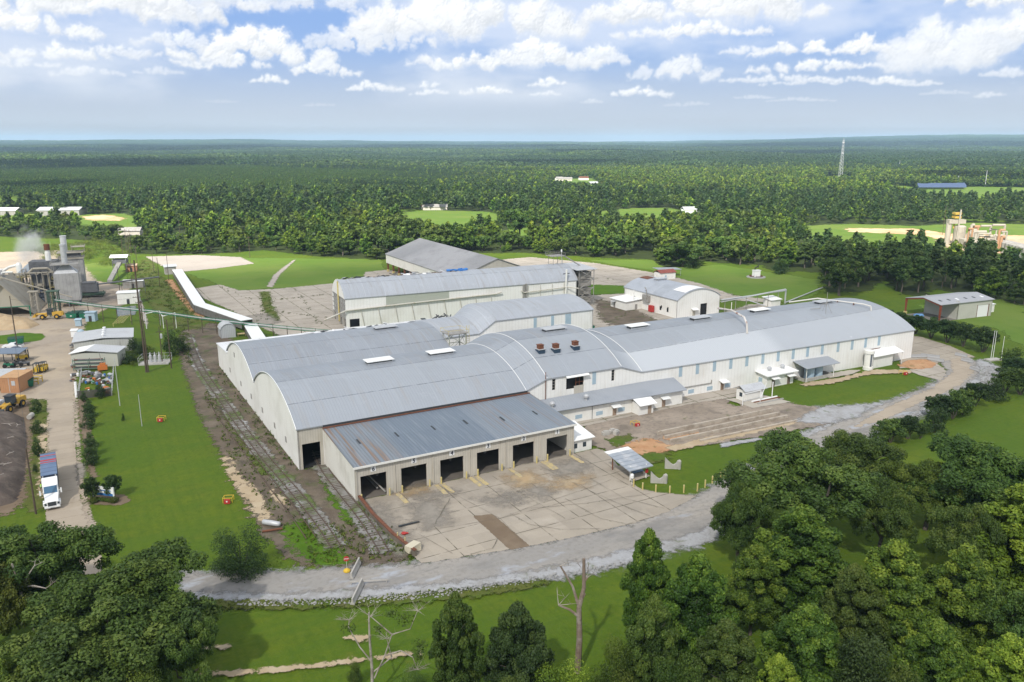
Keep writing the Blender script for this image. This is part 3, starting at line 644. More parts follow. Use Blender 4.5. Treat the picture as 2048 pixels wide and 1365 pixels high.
def crown_meshes(kind, seed, lod, lm):
    key = (kind, seed, lod, lm)
    if key not in CROWN:
        V, F, T, mb = proto(kind, seed, lod)
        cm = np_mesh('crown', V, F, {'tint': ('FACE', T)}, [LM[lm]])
        tm = bpy.data.meshes.new('trunk'); tm.from_pydata(mb.v, [], mb.f); tm.materials.append(m_bark); tm.polygons.foreach_set('use_smooth', [True] * len(tm.polygons))
        CROWN[key] = (cm, tm)
    return CROWN[key]
_tr = random.Random(11)
def tree(name, x, y, h, w, kind, lm, seed, lod, label, group=None, cat='tree', z=None):
    """h: height in metres, w: sideways scale relative to the upright one"""
    cm, tm = crown_meshes(kind, seed, lod, lm)
    z = float(terrain(x, y)) if z is None else z
    o = thing(name, label, cat, (x, y, z - .05), _tr.uniform(0, 6.28), group)
    s = h / 10.0; o.scale = (s * w, s * w, s)
    link('crown', cm, o); link('trunk', tm, o)
    return o
def tree_px(name, bx, by, ytop, wpx, kind, lm, seed, lod, label, group=None, cat='tree'):
    """tree standing at photo point (bx, by), reaching up to row ytop, wpx wide"""
    x, y = G(bx, by); h = hgt(bx, by, ytop)
    depth = y * _c + CAMH * _s
    nat = {'oak': .98, 'olive': .98, 'gum': .72, 'young': .72, 'pine': .46, 'myrtle': .95, 'bush': 1.05}[kind]
    w = (wpx * depth / FOC) / (nat * h)
    return tree(name, x, y, h, w, kind, lm, seed, lod, label, group, cat)

FGT = [
 (95, 1240, 1035, 240, 'oak', 'oak', 1, 'big dark oak with an open crown at the left over the driveway end'),
 (-30, 1330, 1090, 190, 'oak', 'olive', 2, 'dark tree cut off by the left edge, below the driveway end'),
 (275, 1335, 1110, 300, 'oak', 'oak', 3, 'broad dark oak covering the left end of the grey road'),
 (180, 1450, 1235, 330, 'oak', 'oak', 4, 'dark spreading tree filling the bottom left corner below the broad oak'),
 (380, 1400, 1225, 110, 'oak', 'oak', 1, 'smaller dark tree at the right foot of the broad oak by the road'),
 (20, 1480, 1320, 130, 'gum', 'gum', 5, 'bluish green young tree at the very bottom left corner'),
 (300, 1470, 1325, 140, 'bush', 'olive', 6, 'light olive shrubby tree at the bottom edge under the broad oak'),
 (480, 1145, 1040, 128, 'bush', 'myrtle', 7, 'dense round dark tree alone on the lawn beside the road'),
 (915, 1420, 1185, 105, 'gum', 'oak', 8, 'slim leaning tree with a thin top on the lower grass bank'),
 (1035, 1420, 1205, 135, 'gum', 'myrtle', 9, 'compact dark tree on the lower grass bank right of the slim tree'),
 (712, 1375, 1320, 40, 'bush', 'oak', 6, 'small dark bush at the foot of the bleached dead tree'),
 (830, 1400, 1330, 80, 'bush', 'oak', 7, 'low dark shrub at the bottom edge left of the slim tree'),
 (1290, 1290, 1058, 100, 'gum', 'gum', 5, 'tall narrow tree with a forked top beside the gravel road'),
 (1385, 1340, 1108, 150, 'gum', 'gum', 10, 'full leafy tree right of the tall narrow one'),
 (1300, 1420, 1190, 110, 'gum', 'oak', 8, 'dark leafy tree below the tall narrow forked tree'),
 (1230, 1430, 1268, 110, 'bush', 'olive', 6, 'grey green shrub mass at the foot of the dead snag'),
 (1120, 1450, 1310, 150, 'bush', 'young', 7, 'yellow green shrub at the bottom edge left of the dead snag'),
 (1585, 1085, 868, 270, 'oak', 'oak', 3, 'huge dark oak hiding the bend of the gravel road'),
 (1700, 1005, 852, 165, 'oak', 'oak', 4, 'rounded lighter oak behind the huge dark oak, nearest the hedge'),
 (1470, 1140, 950, 120, 'oak', 'oak', 1, 'dark lower tree at the left side of the huge oak by the road'),
 (1760, 1125, 950, 120, 'oak', 'oak', 2, 'dark tree between the huge oak and the open grass strip'),
 (1590, 1235, 1013, 200, 'gum', 'gum', 11, 'bright leafy tree in front of the huge dark oak'),
 (1500, 1270, 1090, 130, 'gum', 'gum', 10, 'leafy tree left below the bright one with branches showing'),
 (1770, 1300, 1082, 170, 'gum', 'gum', 5, 'tall green tree with many upright tips, centre of the lower right wood'),
 (1690, 1330, 1130, 130, 'gum', 'oak', 8, 'green tree just left of the tree with upright tips'),
 (1905, 1310, 1090, 160, 'gum', 'gum', 9, 'slender light green tree on the right of the grass gap'),
 (1960, 1080, 872, 240, 'oak', 'oak', 3, 'large dark oak on the right edge behind the bright crown'),
 (1850, 1060, 905, 140, 'oak', 'olive', 4, 'brownish green tree at the left of the large right edge oak'),
 (2040, 1190, 962, 220, 'gum', 'young', 11, 'bright yellow green tree cut off by the right edge'),
 (1920, 1180, 990, 130, 'oak', 'oak', 1, 'dark tree under the bright yellow green crown on the right'),
 (2060, 1380, 1160, 200, 'oak', 'oak', 2, 'dark tree low at the right edge'),
 (1600, 1430, 1210, 170, 'gum', 'gum', 10, 'dark green tree in the middle of the wood at the bottom right'),
 (1710, 1470, 1262, 210, 'bush', 'myrtle', 6, 'blue green rounded tree at the bottom, right of centre'),
 (1850, 1450, 1240, 150, 'gum', 'gum', 11, 'light green leafy tree above the bottom right corner'),
 (1440, 1440, 1240, 150, 'gum', 'oak', 5, 'dark green tree at the bottom between the twin tall trees'),
 (1545, 1490, 1310, 110, 'gum', 'young', 8, 'small bright yellow green tree at the bottom edge'),
 (1990, 1480, 1270, 170, 'gum', 'young', 9, 'yellow green tree in the bottom right corner'),
 (1350, 1480, 1290, 130, 'bush', 'oak', 7, 'dark undergrowth tree at the bottom under the tall narrow one'),
 (1790, 1500, 1330, 160, 'bush', 'oak', 6, 'dark low tree at the bottom edge beside the blue green one'),
 (1240, 1490, 1335, 120, 'bush', 'olive', 7, 'low olive shrub at the bottom edge under the dead snag'),
 (1020, 1490, 1345, 110, 'bush', 'oak', 6, 'low shrub at the bottom edge below the compact dark tree'),
]
for t in FGT:
    tree_px({'oak': 'oak_tree', 'gum': 'broadleaf_tree', 'bush': 'shrub_tree'}[t[4]], *t[:4], t[4], t[5], t[6], 'fg', t[7])
AV = [(1745, 642, 622), (1773, 655, 622), (1795, 663, 626), (1830, 669, 632), (1862, 677, 637), (1893, 686, 641), (1926, 694, 648), (1965, 705, 655)]
for i, (x, y, t) in enumerate(AV):
    tree_px('crape_myrtle', x, y, t - 2, 48 if i < 7 else 56, 'myrtle', 'myrtle', 21 + i % 3, 'mid', 'dark vase shaped tree, %s in the end drive row counted from the factory' % ['first', 'second', 'third', 'fourth', 'fifth', 'sixth', 'seventh', 'eighth and last'][i], 'row of trees along the end drive')
HG = [(2020, 735, 690, 60), (2030, 760, 715, 60), (2010, 785, 735, 62), (1985, 800, 752, 60), (2040, 790, 740, 60), (1950, 812, 765, 60), (1925, 830, 772, 62), (1880, 842, 790, 66), (1905, 838, 782, 55), (1868, 865, 808, 64), (1780, 885, 838, 70), (1815, 878, 832, 60), (1755, 890, 850, 55), (1840, 878, 850, 24)]
for i, (x, y, t, w) in enumerate(HG):
    tree_px('hedge_tree', x, y, t, w, 'myrtle' if i % 3 else 'bush', 'myrtle' if i % 2 else 'oak', 21 + i % 3, 'mid', 'dark bushy tree in the loose hedge between gravel road and grass bank', 'loose hedge beside the gravel road')
SH = [(76, 826, 793, 26), (75, 868, 838, 34), (76, 915, 870, 26), (176, 820, 800, 30), (178, 835, 806, 34), (180, 856, 822, 34), (180, 895, 862, 32), (184, 912, 872, 36), (185, 932, 890, 40), (168, 805, 780, 18), (204, 796, 765, 24), (184, 1002, 955, 37), (228, 997, 950, 40)]
SL = ['lone dark shrub at the top of the left verge', 'dark shrub on the left verge, second from the top', 'narrow dark shrub on the left verge above the truck', 'topmost dark shrub of the row right of the driveway', 'second dark shrub of the row right of the driveway', 'third dark shrub of the row right of the driveway', 'fourth dark shrub of the row right of the driveway', 'fifth dark shrub of the row right of the driveway', 'last and largest dark shrub of the row right of the driveway', 'small shrub at the left corner of the fenced scrap yard', 'dark shrub leaning on the front fence of the scrap yard', 'spiky dark tree left of the company sign', 'spiky dark tree right of the company sign']
for (x, y, t, w), lb in zip(SH, SL):
    tree_px('driveway_shrub', x, y, t, w, 'myrtle' if y > 940 else 'bush', 'myrtle', 21, 'mid', lb, None, 'shrub')
for (x, y, t, w, lb) in [(345, 712, 655, 44, 'dark bushy tree beside the rail track and the tall poles'), (365, 705, 670, 34, 'lighter bush right of the dark tree by the rail track'), (268, 705, 672, 30, 'bush growing behind the electrical enclosure'), (285, 715, 680, 34, 'bush wrapping the foot of the tallest pole'), (240, 712, 690, 36, 'low bushes beside the workshop wall'), (257, 727, 705, 40, 'weedy shrub left of the tallest pole'), (196, 790, 770, 16, 'small shrub inside the scrap yard'), (247, 842, 825, 9, 'sapling alone on the lawn left of the thin pole'), (1830, 755, 715, 1, ''),
                         (72, 945, 925, 14, 'small bare shrub left of the lorry'), (1365, 535, 478, 80, 'broad round tree standing alone by the red roofed hut'), (1385, 537, 505, 36, 'bush beside the broad round tree near the red roofed hut'), (1480, 530, 470, 52, 'dark conical evergreen alone at the wood edge'), (1678, 592, 510, 80, 'large round tree by the fence on the lawn'), (1560, 548, 515, 40, 'low round tree at the edge of the mown lawn'),
                         (1040, 480, 410, 62, 'wide oak standing in the far meadow'), (840, 490, 430, 60, 'big tree behind the gabled shed'), (775, 500, 425, 70, 'spreading tree left of the gabled shed'), (1225, 440, 398, 36, 'tree beside the park road')]:
    if lb: tree_px('shrub' if w < 50 else 'oak_tree', x, y, t, w, 'bush' if w < 50 else 'oak', 'myrtle' if w < 50 else 'oak', 22 if w < 50 else 3, 'mid', lb, None, 'shrub' if w < 50 else 'tree')

def scatter(n_seed, x0, x1, y0, y1, sp):
    r = np.random.RandomState(n_seed); xs = np.arange(x0, x1, sp); ys = np.arange(y0, y1, sp * .87)
    X, Y = np.meshgrid(xs, ys); X = X + (np.arange(len(ys)) % 2)[:, None] * sp / 2
    return X.ravel() + r.uniform(-.42, .42, X.size) * sp, Y.ravel() + r.uniform(-.42, .42, X.size) * sp
def in_view(x, y, m=1.16): return np.abs(x) < (y * .655 + 30) * m
px_, py_ = scatter(5, -460, 620, 260, 900, 10.5)
wood = EDGE + [(900, 905), (-900, 905)]
ok = inpoly(px_, py_, wood) & in_view(px_, py_, 1.05)
for p in FIELDS.values(): ok &= ~inpoly(px_, py_, p)
PLANT2 = px((1870, 476), (2060, 474), (2060, 505), (2048, 525), (1880, 520)); ok &= ~inpoly(px_, py_, PLANT2)
LEFTOPEN = px((-200, 505), (0, 500), (230, 495), (262, 510), (220, 525), (-200, 530)); ok &= ~inpoly(px_, py_, LEFTOPEN)
hv = vnoise(px_, py_, .045, 77); ok &= ~((hv > .75) & (py_ < 620)); px_, py_, hv = px_[ok], py_[ok], hv[ok]
eg = np.array(EDGE); dedge = np.full(len(px_), 1e9)
for (x0, y0), (x1, y1) in zip(EDGE[:-1], EDGE[1:]):
    dx, dy = x1 - x0, y1 - y0; t = np.clip(((px_ - x0) * dx + (py_ - y0) * dy) / (dx * dx + dy * dy), 0, 1)
    dedge = np.minimum(dedge, np.hypot(px_ - x0 - t * dx, py_ - y0 - t * dy))
order = np.argsort(dedge + .05 * py_)
NIND = 215
rw = random.Random(3)
def wood_kind(x, y):
    pxl = CX + FOC * x / (y * _c + CAMH * _s)
    if pxl > 1580: return rw.choices(['pine', 'oak', 'gum'], [.72, .16, .12])[0]
    if y > 620: return rw.choices(['pine', 'oak', 'gum'], [.5, .3, .2])[0]
    return rw.choices(['oak', 'gum', 'bush', 'pine', 'young', 'olive'], [.30, .24, .2, .06, .11, .09])[0]
WL = dict(pine=('pine_tree', 'dark pine in the wood along the back of the site', 'pines of the wood edge'), oak=('oak_tree', 'dark rounded tree in the wood along the back of the site', 'dark trees of the wood edge'),
          gum=('broadleaf_tree', 'mid green leafy tree in the wood along the back of the site', 'leafy trees of the wood edge'), bush=('shrub', 'bushy tree low at the front of the wood along the back of the site', 'bushes of the wood edge'),
          young=('young_tree', 'yellow green young tree in the wood along the back of the site', 'young trees of the wood edge'), olive=('oak_tree', 'olive green tree in the wood along the back of the site', 'olive trees of the wood edge'))
KG = dict(pine=('pine', 'pine'), oak=('oak', 'oak'), gum=('gum', 'gum'), bush=('bush', 'gum'), young=('gum', 'young'), olive=('oak', 'olive'))
for i in order[:NIND]:
    k = wood_kind(px_[i], py_[i]); nm, lb, gr = WL[k]; kk, lm = KG[k]
    h = {'pine': rw.uniform(15, 20), 'oak': rw.uniform(11, 16), 'gum': rw.uniform(11, 16), 'bush': rw.uniform(5, 9), 'young': rw.uniform(7, 11), 'olive': rw.uniform(9, 13)}[k]
    h *= rw.uniform(.72, 1.12) + .16 * hv[i]
    if k == 'pine' and px_[i] > 120: h *= .9
    if CX + FOC * px_[i] / (py_[i] * _c + CAMH * _s) < 560: h *= .7
    if dedge[i] < 7 and k in ('oak', 'gum') and rw.random() < .5: h *= .7
    tree(nm, px_[i], py_[i], h, rw.uniform(.8, 1.35) * (1.1 if k == 'pine' else 1), kk, lm, 31 + rw.randrange(3), 'mid', lb, gr, 'shrub' if k == 'bush' else 'tree')
rest = order[NIND:]

LIB = bpy.data.collections.new('wood_library')
def lib(name, me):
    o = bpy.data.objects.new(name, me); LIB.objects.link(o); return o
def joined(kind, seed, lod, lm, sc=1.0, lm_index=0):
    V, F, T, mb = proto(kind, seed, lod)
    return V, F, T
libs = []
for kind, lm, seed in [('pine', 'pine', 41), ('pine', 'pine', 42), ('oak', 'oak', 41), ('gum', 'gum', 41), ('oak', 'olive', 42), ('gum', 'young', 43), ('bush', 'gum', 44), ('pine', 'gum', 45)]:
    V, F, T = joined(kind, seed, 'far', lm)
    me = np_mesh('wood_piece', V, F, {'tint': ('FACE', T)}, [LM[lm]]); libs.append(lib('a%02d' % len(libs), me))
NTREE = len(libs)
def stand(seed, size, n, h, mixk):
    """a square of woodland canopy made of many small crowns"""
    r = np.random.RandomState(seed); Vs, Fs, Ts, k = [], [], [], 0
    for i in range(n):
        x, y = (r.rand(2) - .5) * size * 1.05; hh = h * r.uniform(.75, 1.12); pine = r.rand() < mixk; w = hh * (.17 if pine else .27) * r.uniform(.8, 1.2)
        m = 16; d = r.normal(size=(m, 3)); d /= np.linalg.norm(d, axis=1, keepdims=True); d[:, 2] = np.abs(d[:, 2])
        c = np.array([x, y, hh * .62]) + d * np.array([w, w, hh * .36]) * r.uniform(.75, 1.05, (m, 1))
        nr = d + r.normal(size=(m, 3)) * .4; nr /= np.linalg.norm(nr, axis=1, keepdims=True)
        t = np.cross(nr, r.normal(size=(m, 3))); t /= np.linalg.norm(t, axis=1, keepdims=True); b = np.cross(nr, t); s = w * .62
        Vs.append(np.stack([c - t * s, c - b * s * .7, c + t * s, c + b * s * .7], 1).reshape(-1, 3)); Fs.append(np.arange(4 * m).reshape(-1, 4) + k); k += 4 * m
        Ts.append(np.clip((.2 if pine else .45) + r.uniform(-.2, .35) + r.normal(size=m) * .1, 0, 1))
    return np.concatenate(Vs), np.concatenate(Fs), np.concatenate(Ts)
for seed, mixk, lm in [(1, .95, 'pine'), (2, .9, 'pine'), (3, .6, 'pine'), (4, .3, 'oak'), (5, .2, 'gum')]:
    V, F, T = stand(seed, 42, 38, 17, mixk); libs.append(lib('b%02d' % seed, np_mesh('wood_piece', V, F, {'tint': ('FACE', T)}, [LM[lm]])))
for seed, mixk, lm in [(6, .95, 'pine'), (7, .8, 'pine'), (8, .4, 'oak')]:
    V, F, T = stand(seed, 150, 170, 19, mixk); libs.append(lib('c%02d' % seed, np_mesh('wood_piece', V, F, {'tint': ('FACE', T)}, [LM[lm]])))

pts, scl, idx, rot, shd = [], [], [], [], []
rs = np.random.RandomState(9)
def addp(x, y, s, i):
    pts.append((x, y, float(terrain(x, y)) - .2)); scl.append(s); idx.append(i); rot.append(rs.uniform(0, 6.28))
for i in rest:
    x, y = px_[i], py_[i]; k = wood_kind(x, y)
    j = {'pine': rs.randint(0, 2), 'oak': 2, 'gum': 3, 'olive': 4, 'young': 5, 'bush': 6}[k]
    pxl = CX + FOC * x / (y * _c + CAMH * _s)
    addp(x, y, {'pine': rs.uniform(1.3, 1.75), 'bush': rs.uniform(.5, .9)}.get(k, rs.uniform(1.0, 1.5)) * (rs.uniform(.65, 1.1) + .15 * hv[i]) * (.78 if pxl < 300 and y < 700 else .85 if pxl > 1550 else 1), j)
CLEAR = [FIELDS[k] for k in ('cell_site', 'solar_field', 'far_homes', 'cleared_slope', 'left_clearing', 'park', 'house_meadow')]
x, y = scatter(6, -1500, 1500, 640, 1900, 8.2); o_ = in_view(x, y) & ~inpoly(x, y, wood)
for p in CLEAR: o_ &= ~inpoly(x, y, p)
x, y = x[o_], y[o_]; f1 = vnoise(x, y, .0045, 21) + .35 * vnoise(x, y, .02, 22); f2 = vnoise(x, y, .012, 23); f3 = vnoise(x, y, .003, 24)
for a, b, p, q, w_ in zip(x, y, f1, f2, f3):
    if p > .42: j = [2, 3, 4, 5, 3, 2][rs.randint(6)]; s = rs.uniform(.8, 1.25) * (1.25 if rs.rand() < .25 else 1)
    elif p < -.5 and b > 900: j = 7; s = rs.uniform(.55, .8)
    elif p > .2: j = rs.randint(0, 5); s = rs.uniform(.9, 1.5)
    else: j = (rs.randint(0, 2) if rs.rand() < .9 else [3, 5][rs.randint(2)]); s = rs.uniform(1.0, 1.3) + .28 * q
    addp(a, b, s * (1 + .12 * w_), j)
x, y = scatter(7, -3600, 3600, 1860, 5000, 38); o_ = in_view(x, y)
x, y = x[o_], y[o_]; br = vnoise(x, y, .0035, 31) + vnoise(x, y, .012, 32) * .4
for a, b, q in zip(x, y, br): addp(a, b, rs.uniform(.85, 1.15), NTREE + (3 + rs.randint(2) if q > .45 else 2 if q > .25 else rs.randint(2)))
x, y = scatter(8, -12000, 12000, 4950, 15500, 150); o_ = in_view(x, y)
x, y = x[o_], y[o_]; br = vnoise(x, y, .0016, 41)
for a, b, q in zip(x, y, br): addp(a, b, rs.uniform(.9, 1.2), NTREE + 5 + (2 if q > .5 else rs.randint(2)))
me = bpy.data.meshes.new('forest'); me.from_pydata(pts, [], [])
for nm, dat in (('scl', scl), ('rotz', rot)):
    a = me.attributes.new(nm, 'FLOAT', 'POINT'); a.data.foreach_set('value', np.array(dat, np.float32))
a = me.attributes.new('pick', 'INT', 'POINT'); a.data.foreach_set('value', np.array(idx, np.int32))
fo = link('forest', me); tag(fo, 'dense green pine and broadleaf forest reaching to the horizon', 'forest', None, 'stuff')
ng = bpy.data.node_groups.new('forest_nodes', 'GeometryNodeTree')
ng.interface.new_socket('Geometry', in_out='INPUT', socket_type='NodeSocketGeometry'); ng.interface.new_socket('Geometry', in_out='OUTPUT', socket_type='NodeSocketGeometry')
gi = ng.nodes.new('NodeGroupInput'); go = ng.nodes.new('NodeGroupOutput'); ip = ng.nodes.new('GeometryNodeInstanceOnPoints'); ci = ng.nodes.new('GeometryNodeCollectionInfo')
ci.inputs['Collection'].default_value = LIB; ci.inputs['Separate Children'].default_value = True; ci.inputs['Reset Children'].default_value = True
def named(nm, typ):
    q = ng.nodes.new('GeometryNodeInputNamedAttribute'); q.data_type = typ; q.inputs['Name'].default_value = nm; return q.outputs[0]
cx = ng.nodes.new('ShaderNodeCombineXYZ'); ng.links.new(named('rotz', 'FLOAT'), cx.inputs[2])
e2r = ng.nodes.new('FunctionNodeEulerToRotation'); ng.links.new(cx.outputs[0], e2r.inputs[0])
ip.inputs['Pick Instance'].default_value = True
ng.links.new(gi.outputs[0], ip.inputs['Points']); ng.links.new(ci.outputs[0], ip.inputs['Instance']); ng.links.new(named('pick', 'INT'), ip.inputs['Instance Index'])
ng.links.new(e2r.outputs[0], ip.inputs['Rotation']); ng.links.new(named('scl', 'FLOAT'), ip.inputs['Scale']); ng.links.new(ip.outputs[0], go.inputs[0])
mo = fo.modifiers.new('woods', 'NODES'); mo.node_group = ng
m_wall = M('cream_metal_wall', (.80, .79, .76), .55, var=[((.66, .64, .59), .12, .45, .7, .6), ((.82, .815, .80), .3, .5, .75, .5)], rib=(0, 1.05, .13, .2), streak=((.42, .33, .22), .28, 1.4))
m_wally = M('cream_metal_end_wall', (.78, .765, .725), .55, var=[((.61, .59, .54), .12, .45, .7, .6)], rib=(1, 1.05, .1, .2), streak=((.38, .30, .20), .3, 1.2))
m_beige = M('beige_ribbed_wall', (.52, .485, .42), .65, var=[((.39, .36, .30), .2, .45, .7, .6)], rib=(0, .5, .3, .3), streak=((.30, .22, .13), .4, 1.6))
m_beigey = M('beige_ribbed_side', (.70, .68, .62), .65, var=[((.48, .46, .4), .2, .45, .7, .5)], rib=(1, .6, .15, .25), streak=((.34, .26, .17), .3, 1.2))
m_whitew = M('white_painted_wall', (.76, .75, .71), .6, var=[((.64, .62, .57), .5, .45, .7, .5)], streak=((.4, .33, .24), .3, 2))
m_whiter = M('white_roof_sheet', (.80, .80, .78), .5, var=[((.62, .61, .58), .6, .5, .75, .5)], rib=(0, .5, .1, .2))
m_bgrey = M('grey_metal_roof', (.30, .32, .35), .45, var=[((.24, .26, .29), .15, .45, .7, .6)], rib=(0, .7, .18, .25))
m_rust = M('rust', (.17, .065, .035), .85, var=[((.10, .045, .03), 1.5, .4, .7, .8), ((.26, .12, .06), 2.5, .5, .75, .6)])
m_darkm = M('dark_metal', (.045, .05, .055), .6, var=[((.09, .08, .07), 1.0, .5, .75, .6)])
m_void = M('dark_interior', (.02, .02, .022), .95)
m_steel = M('weathered_steel', (.30, .29, .27), .6, var=[((.2, .17, .14), .8, .45, .7, .7)])
m_galv = M('galvanised', (.50, .51, .52), .45, .2, var=[((.38, .38, .39), 1.2, .45, .7, .6)])
m_conw = M('cast_concrete', (.42, .40, .365), .9, var=[((.30, .28, .25), .5, .45, .7, .8), ((.5, .49, .46), 1.4, .5, .75, .5)], bumpn=(3, .3, .03))
m_bluep = M('pale_blue_panel', (.34, .45, .53), .5, var=[((.42, .51, .57), .8, .4, .7, .6)])
m_yellow = M('faded_yellow_paint_metal', (.52, .43, .17), .6, var=[((.58, .52, .33), 1.5, .45, .7, .7)])
m_yelb = M('yellow_paint', (.60, .40, .04), .5)
m_red = M('red_paint', (.42, .035, .03), .5, var=[((.3, .03, .03), 1.5, .5, .7, .6)])
m_greenp = M('green_paint', (.02, .16, .09), .5, var=[((.02, .10, .06), .8, .45, .7, .6)])
m_black = M('black_rubber', (.02, .02, .02), .8)
m_glass = M('dark_glass', (.03, .045, .06), .1, spec=.6)
m_white = M('white_paint', (.78, .78, .77), .4)
m_wood = M('creosoted_pole', (.085, .062, .045), .9, var=[((.14, .11, .085), 1.0, .45, .7, .7)])
m_navy = M('navy_lettering', (.012, .02, .05), .6)

def roof_mat(name, base, seams, pan=8.1, c2=None, light=False):
    m, n, out, b = mat_new(name)
    tc = n.new('ShaderNodeTexCoord').outputs['Object']; x, y, z = n.sep(tc)
    cell = n.comb(n.math('FLOOR', n.math('DIVIDE', x, pan)), n.math('FLOOR', n.math('DIVIDE', y, 6.2)), 0)
    wn = n.new('ShaderNodeTexWhiteNoise', noise_dimensions='2D'); n.put(wn.inputs['Vector'], cell)
    c = n.mix(n.math('MULTIPLY', wn.outputs[0], .5), base, sc3(base, .80))
    c = n.mix(n.math('MULTIPLY', n.ramp(n.noise(tc, .09, 5, .6), .42, .66), .5), c, c2 or sc3(base, .84))
    st = n.noise(n.vmath('MULTIPLY', tc, (1.6, .10, .10)), 1, 5, .6)
    c = n.mix(n.math('MULTIPLY', n.ramp(st, .45, .75), .35), c, sc3(base, 1.16))
    st2 = n.noise(n.vmath('MULTIPLY', tc, (.9, .07, .07)), 1, 5, .65)
    c = n.mix(n.math('MULTIPLY', n.ramp(st2, .5, .74), .55), c, (.27, .245, .215))
    c = n.mix(n.math('MULTIPLY', n.ramp(n.noise(tc, .35, 6, .7), .56, .72), .35), c, sc3(base, 1.28))
    fx = n.math('ABSOLUTE', n.math('SUBTRACT', n.math('FRACT', n.math('DIVIDE', x, pan)), .5))
    c = n.mix(n.math('MULTIPLY', n.ramp(fx, .475, .497), .35), c, sc3(base, 1.3))
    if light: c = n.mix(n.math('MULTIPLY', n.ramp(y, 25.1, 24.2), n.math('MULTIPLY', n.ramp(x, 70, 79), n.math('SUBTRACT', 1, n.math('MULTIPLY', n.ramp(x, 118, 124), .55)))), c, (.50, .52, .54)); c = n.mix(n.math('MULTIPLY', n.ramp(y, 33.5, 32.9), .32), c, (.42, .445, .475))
    for sv in seams:
        d = n.math('ABSOLUTE', n.math('SUBTRACT', y, sv))
        f = n.math('MULTIPLY', n.math('LESS_THAN', d, .09), n.ramp(n.noise(n.vmath('MULTIPLY', tc, (.5, .0, .0)), 1, 4, .7), .38, .55))
        c = n.mix(n.math('MULTIPLY', f, .75), c, (.09, .095, .11))
    rb = n.math('ABSOLUTE', n.math('SUBTRACT', n.math('FRACT', n.math('DIVIDE', x, .62)), .5)); f = n.ramp(rb, .33, .48)
    c = n.mix(n.math('MULTIPLY', f, .13), c, sc3(base, .5))
    n.put(b.inputs['Base Color'], c); b.inputs['Roughness'].default_value = .48; b.inputs['Specular IOR Level'].default_value = .35; b.inputs['Metallic'].default_value = .12
    n.put(b.inputs['Normal'], n.bump(f, .22, .05)); n.l.new(b.outputs[0], out.inputs[0])
    return m
RB = (.295, .318, .35)
m_roof = roof_mat('vault_roof_metal', RB, (24.6, 33.4, 61.5, 68.5), light=True)
m_roof2 = roof_mat('rear_roof_metal', (.39, .41, .44), (5.2,), 7.0, (.36, .385, .42))
m_roofw = roof_mat('torn_white_membrane', (.80, .80, .80), (), 9.0, (.66, .66, .66))

def dock_roof_mat():
    m, n, out, b = mat_new('ribbed_blue_grey_roof')
    tc = n.new('ShaderNodeTexCoord').outputs['Object']; x, y, z = n.sep(tc)
    base = (.22, .26, .31)
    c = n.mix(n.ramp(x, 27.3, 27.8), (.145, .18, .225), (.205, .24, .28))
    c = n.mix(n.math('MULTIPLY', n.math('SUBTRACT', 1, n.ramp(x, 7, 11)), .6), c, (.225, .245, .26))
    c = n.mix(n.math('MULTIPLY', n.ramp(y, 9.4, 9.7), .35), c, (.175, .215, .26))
    st = n.noise(n.vmath('MULTIPLY', tc, (2.2, .05, .05)), 1, 4, .6)
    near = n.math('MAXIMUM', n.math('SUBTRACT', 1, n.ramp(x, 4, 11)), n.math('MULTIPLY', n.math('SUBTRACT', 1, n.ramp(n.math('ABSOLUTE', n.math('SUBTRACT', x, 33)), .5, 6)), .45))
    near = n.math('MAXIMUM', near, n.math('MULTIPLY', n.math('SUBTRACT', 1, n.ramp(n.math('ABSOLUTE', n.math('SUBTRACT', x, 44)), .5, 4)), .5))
    c = n.mix(n.math('MULTIPLY', n.ramp(st, .47, .62), n.math('MULTIPLY', near, .85)), c, (.24, .135, .07))
    c = n.mix(n.math('MULTIPLY', n.ramp(n.noise(n.vmath('MULTIPLY', tc, (1.4, .12, .1)), 1, 5, .6), .45, .75), .3), c, (.34, .37, .40))
    rb = n.math('ABSOLUTE', n.math('SUBTRACT', n.math('FRACT', n.math('DIVIDE', x, .62)), .5)); f = n.ramp(rb, .28, .46)
    c = n.mix(n.math('MULTIPLY', f, .42), c, (.10, .12, .15))
    n.put(b.inputs['Base Color'], c); b.inputs['Roughness'].default_value = .45; b.inputs['Metallic'].default_value = .1
    n.put(b.inputs['Normal'], n.bump(f, .6, .1)); n.l.new(b.outputs[0], out.inputs[0])
    return m
m_dockroof = dock_roof_mat()

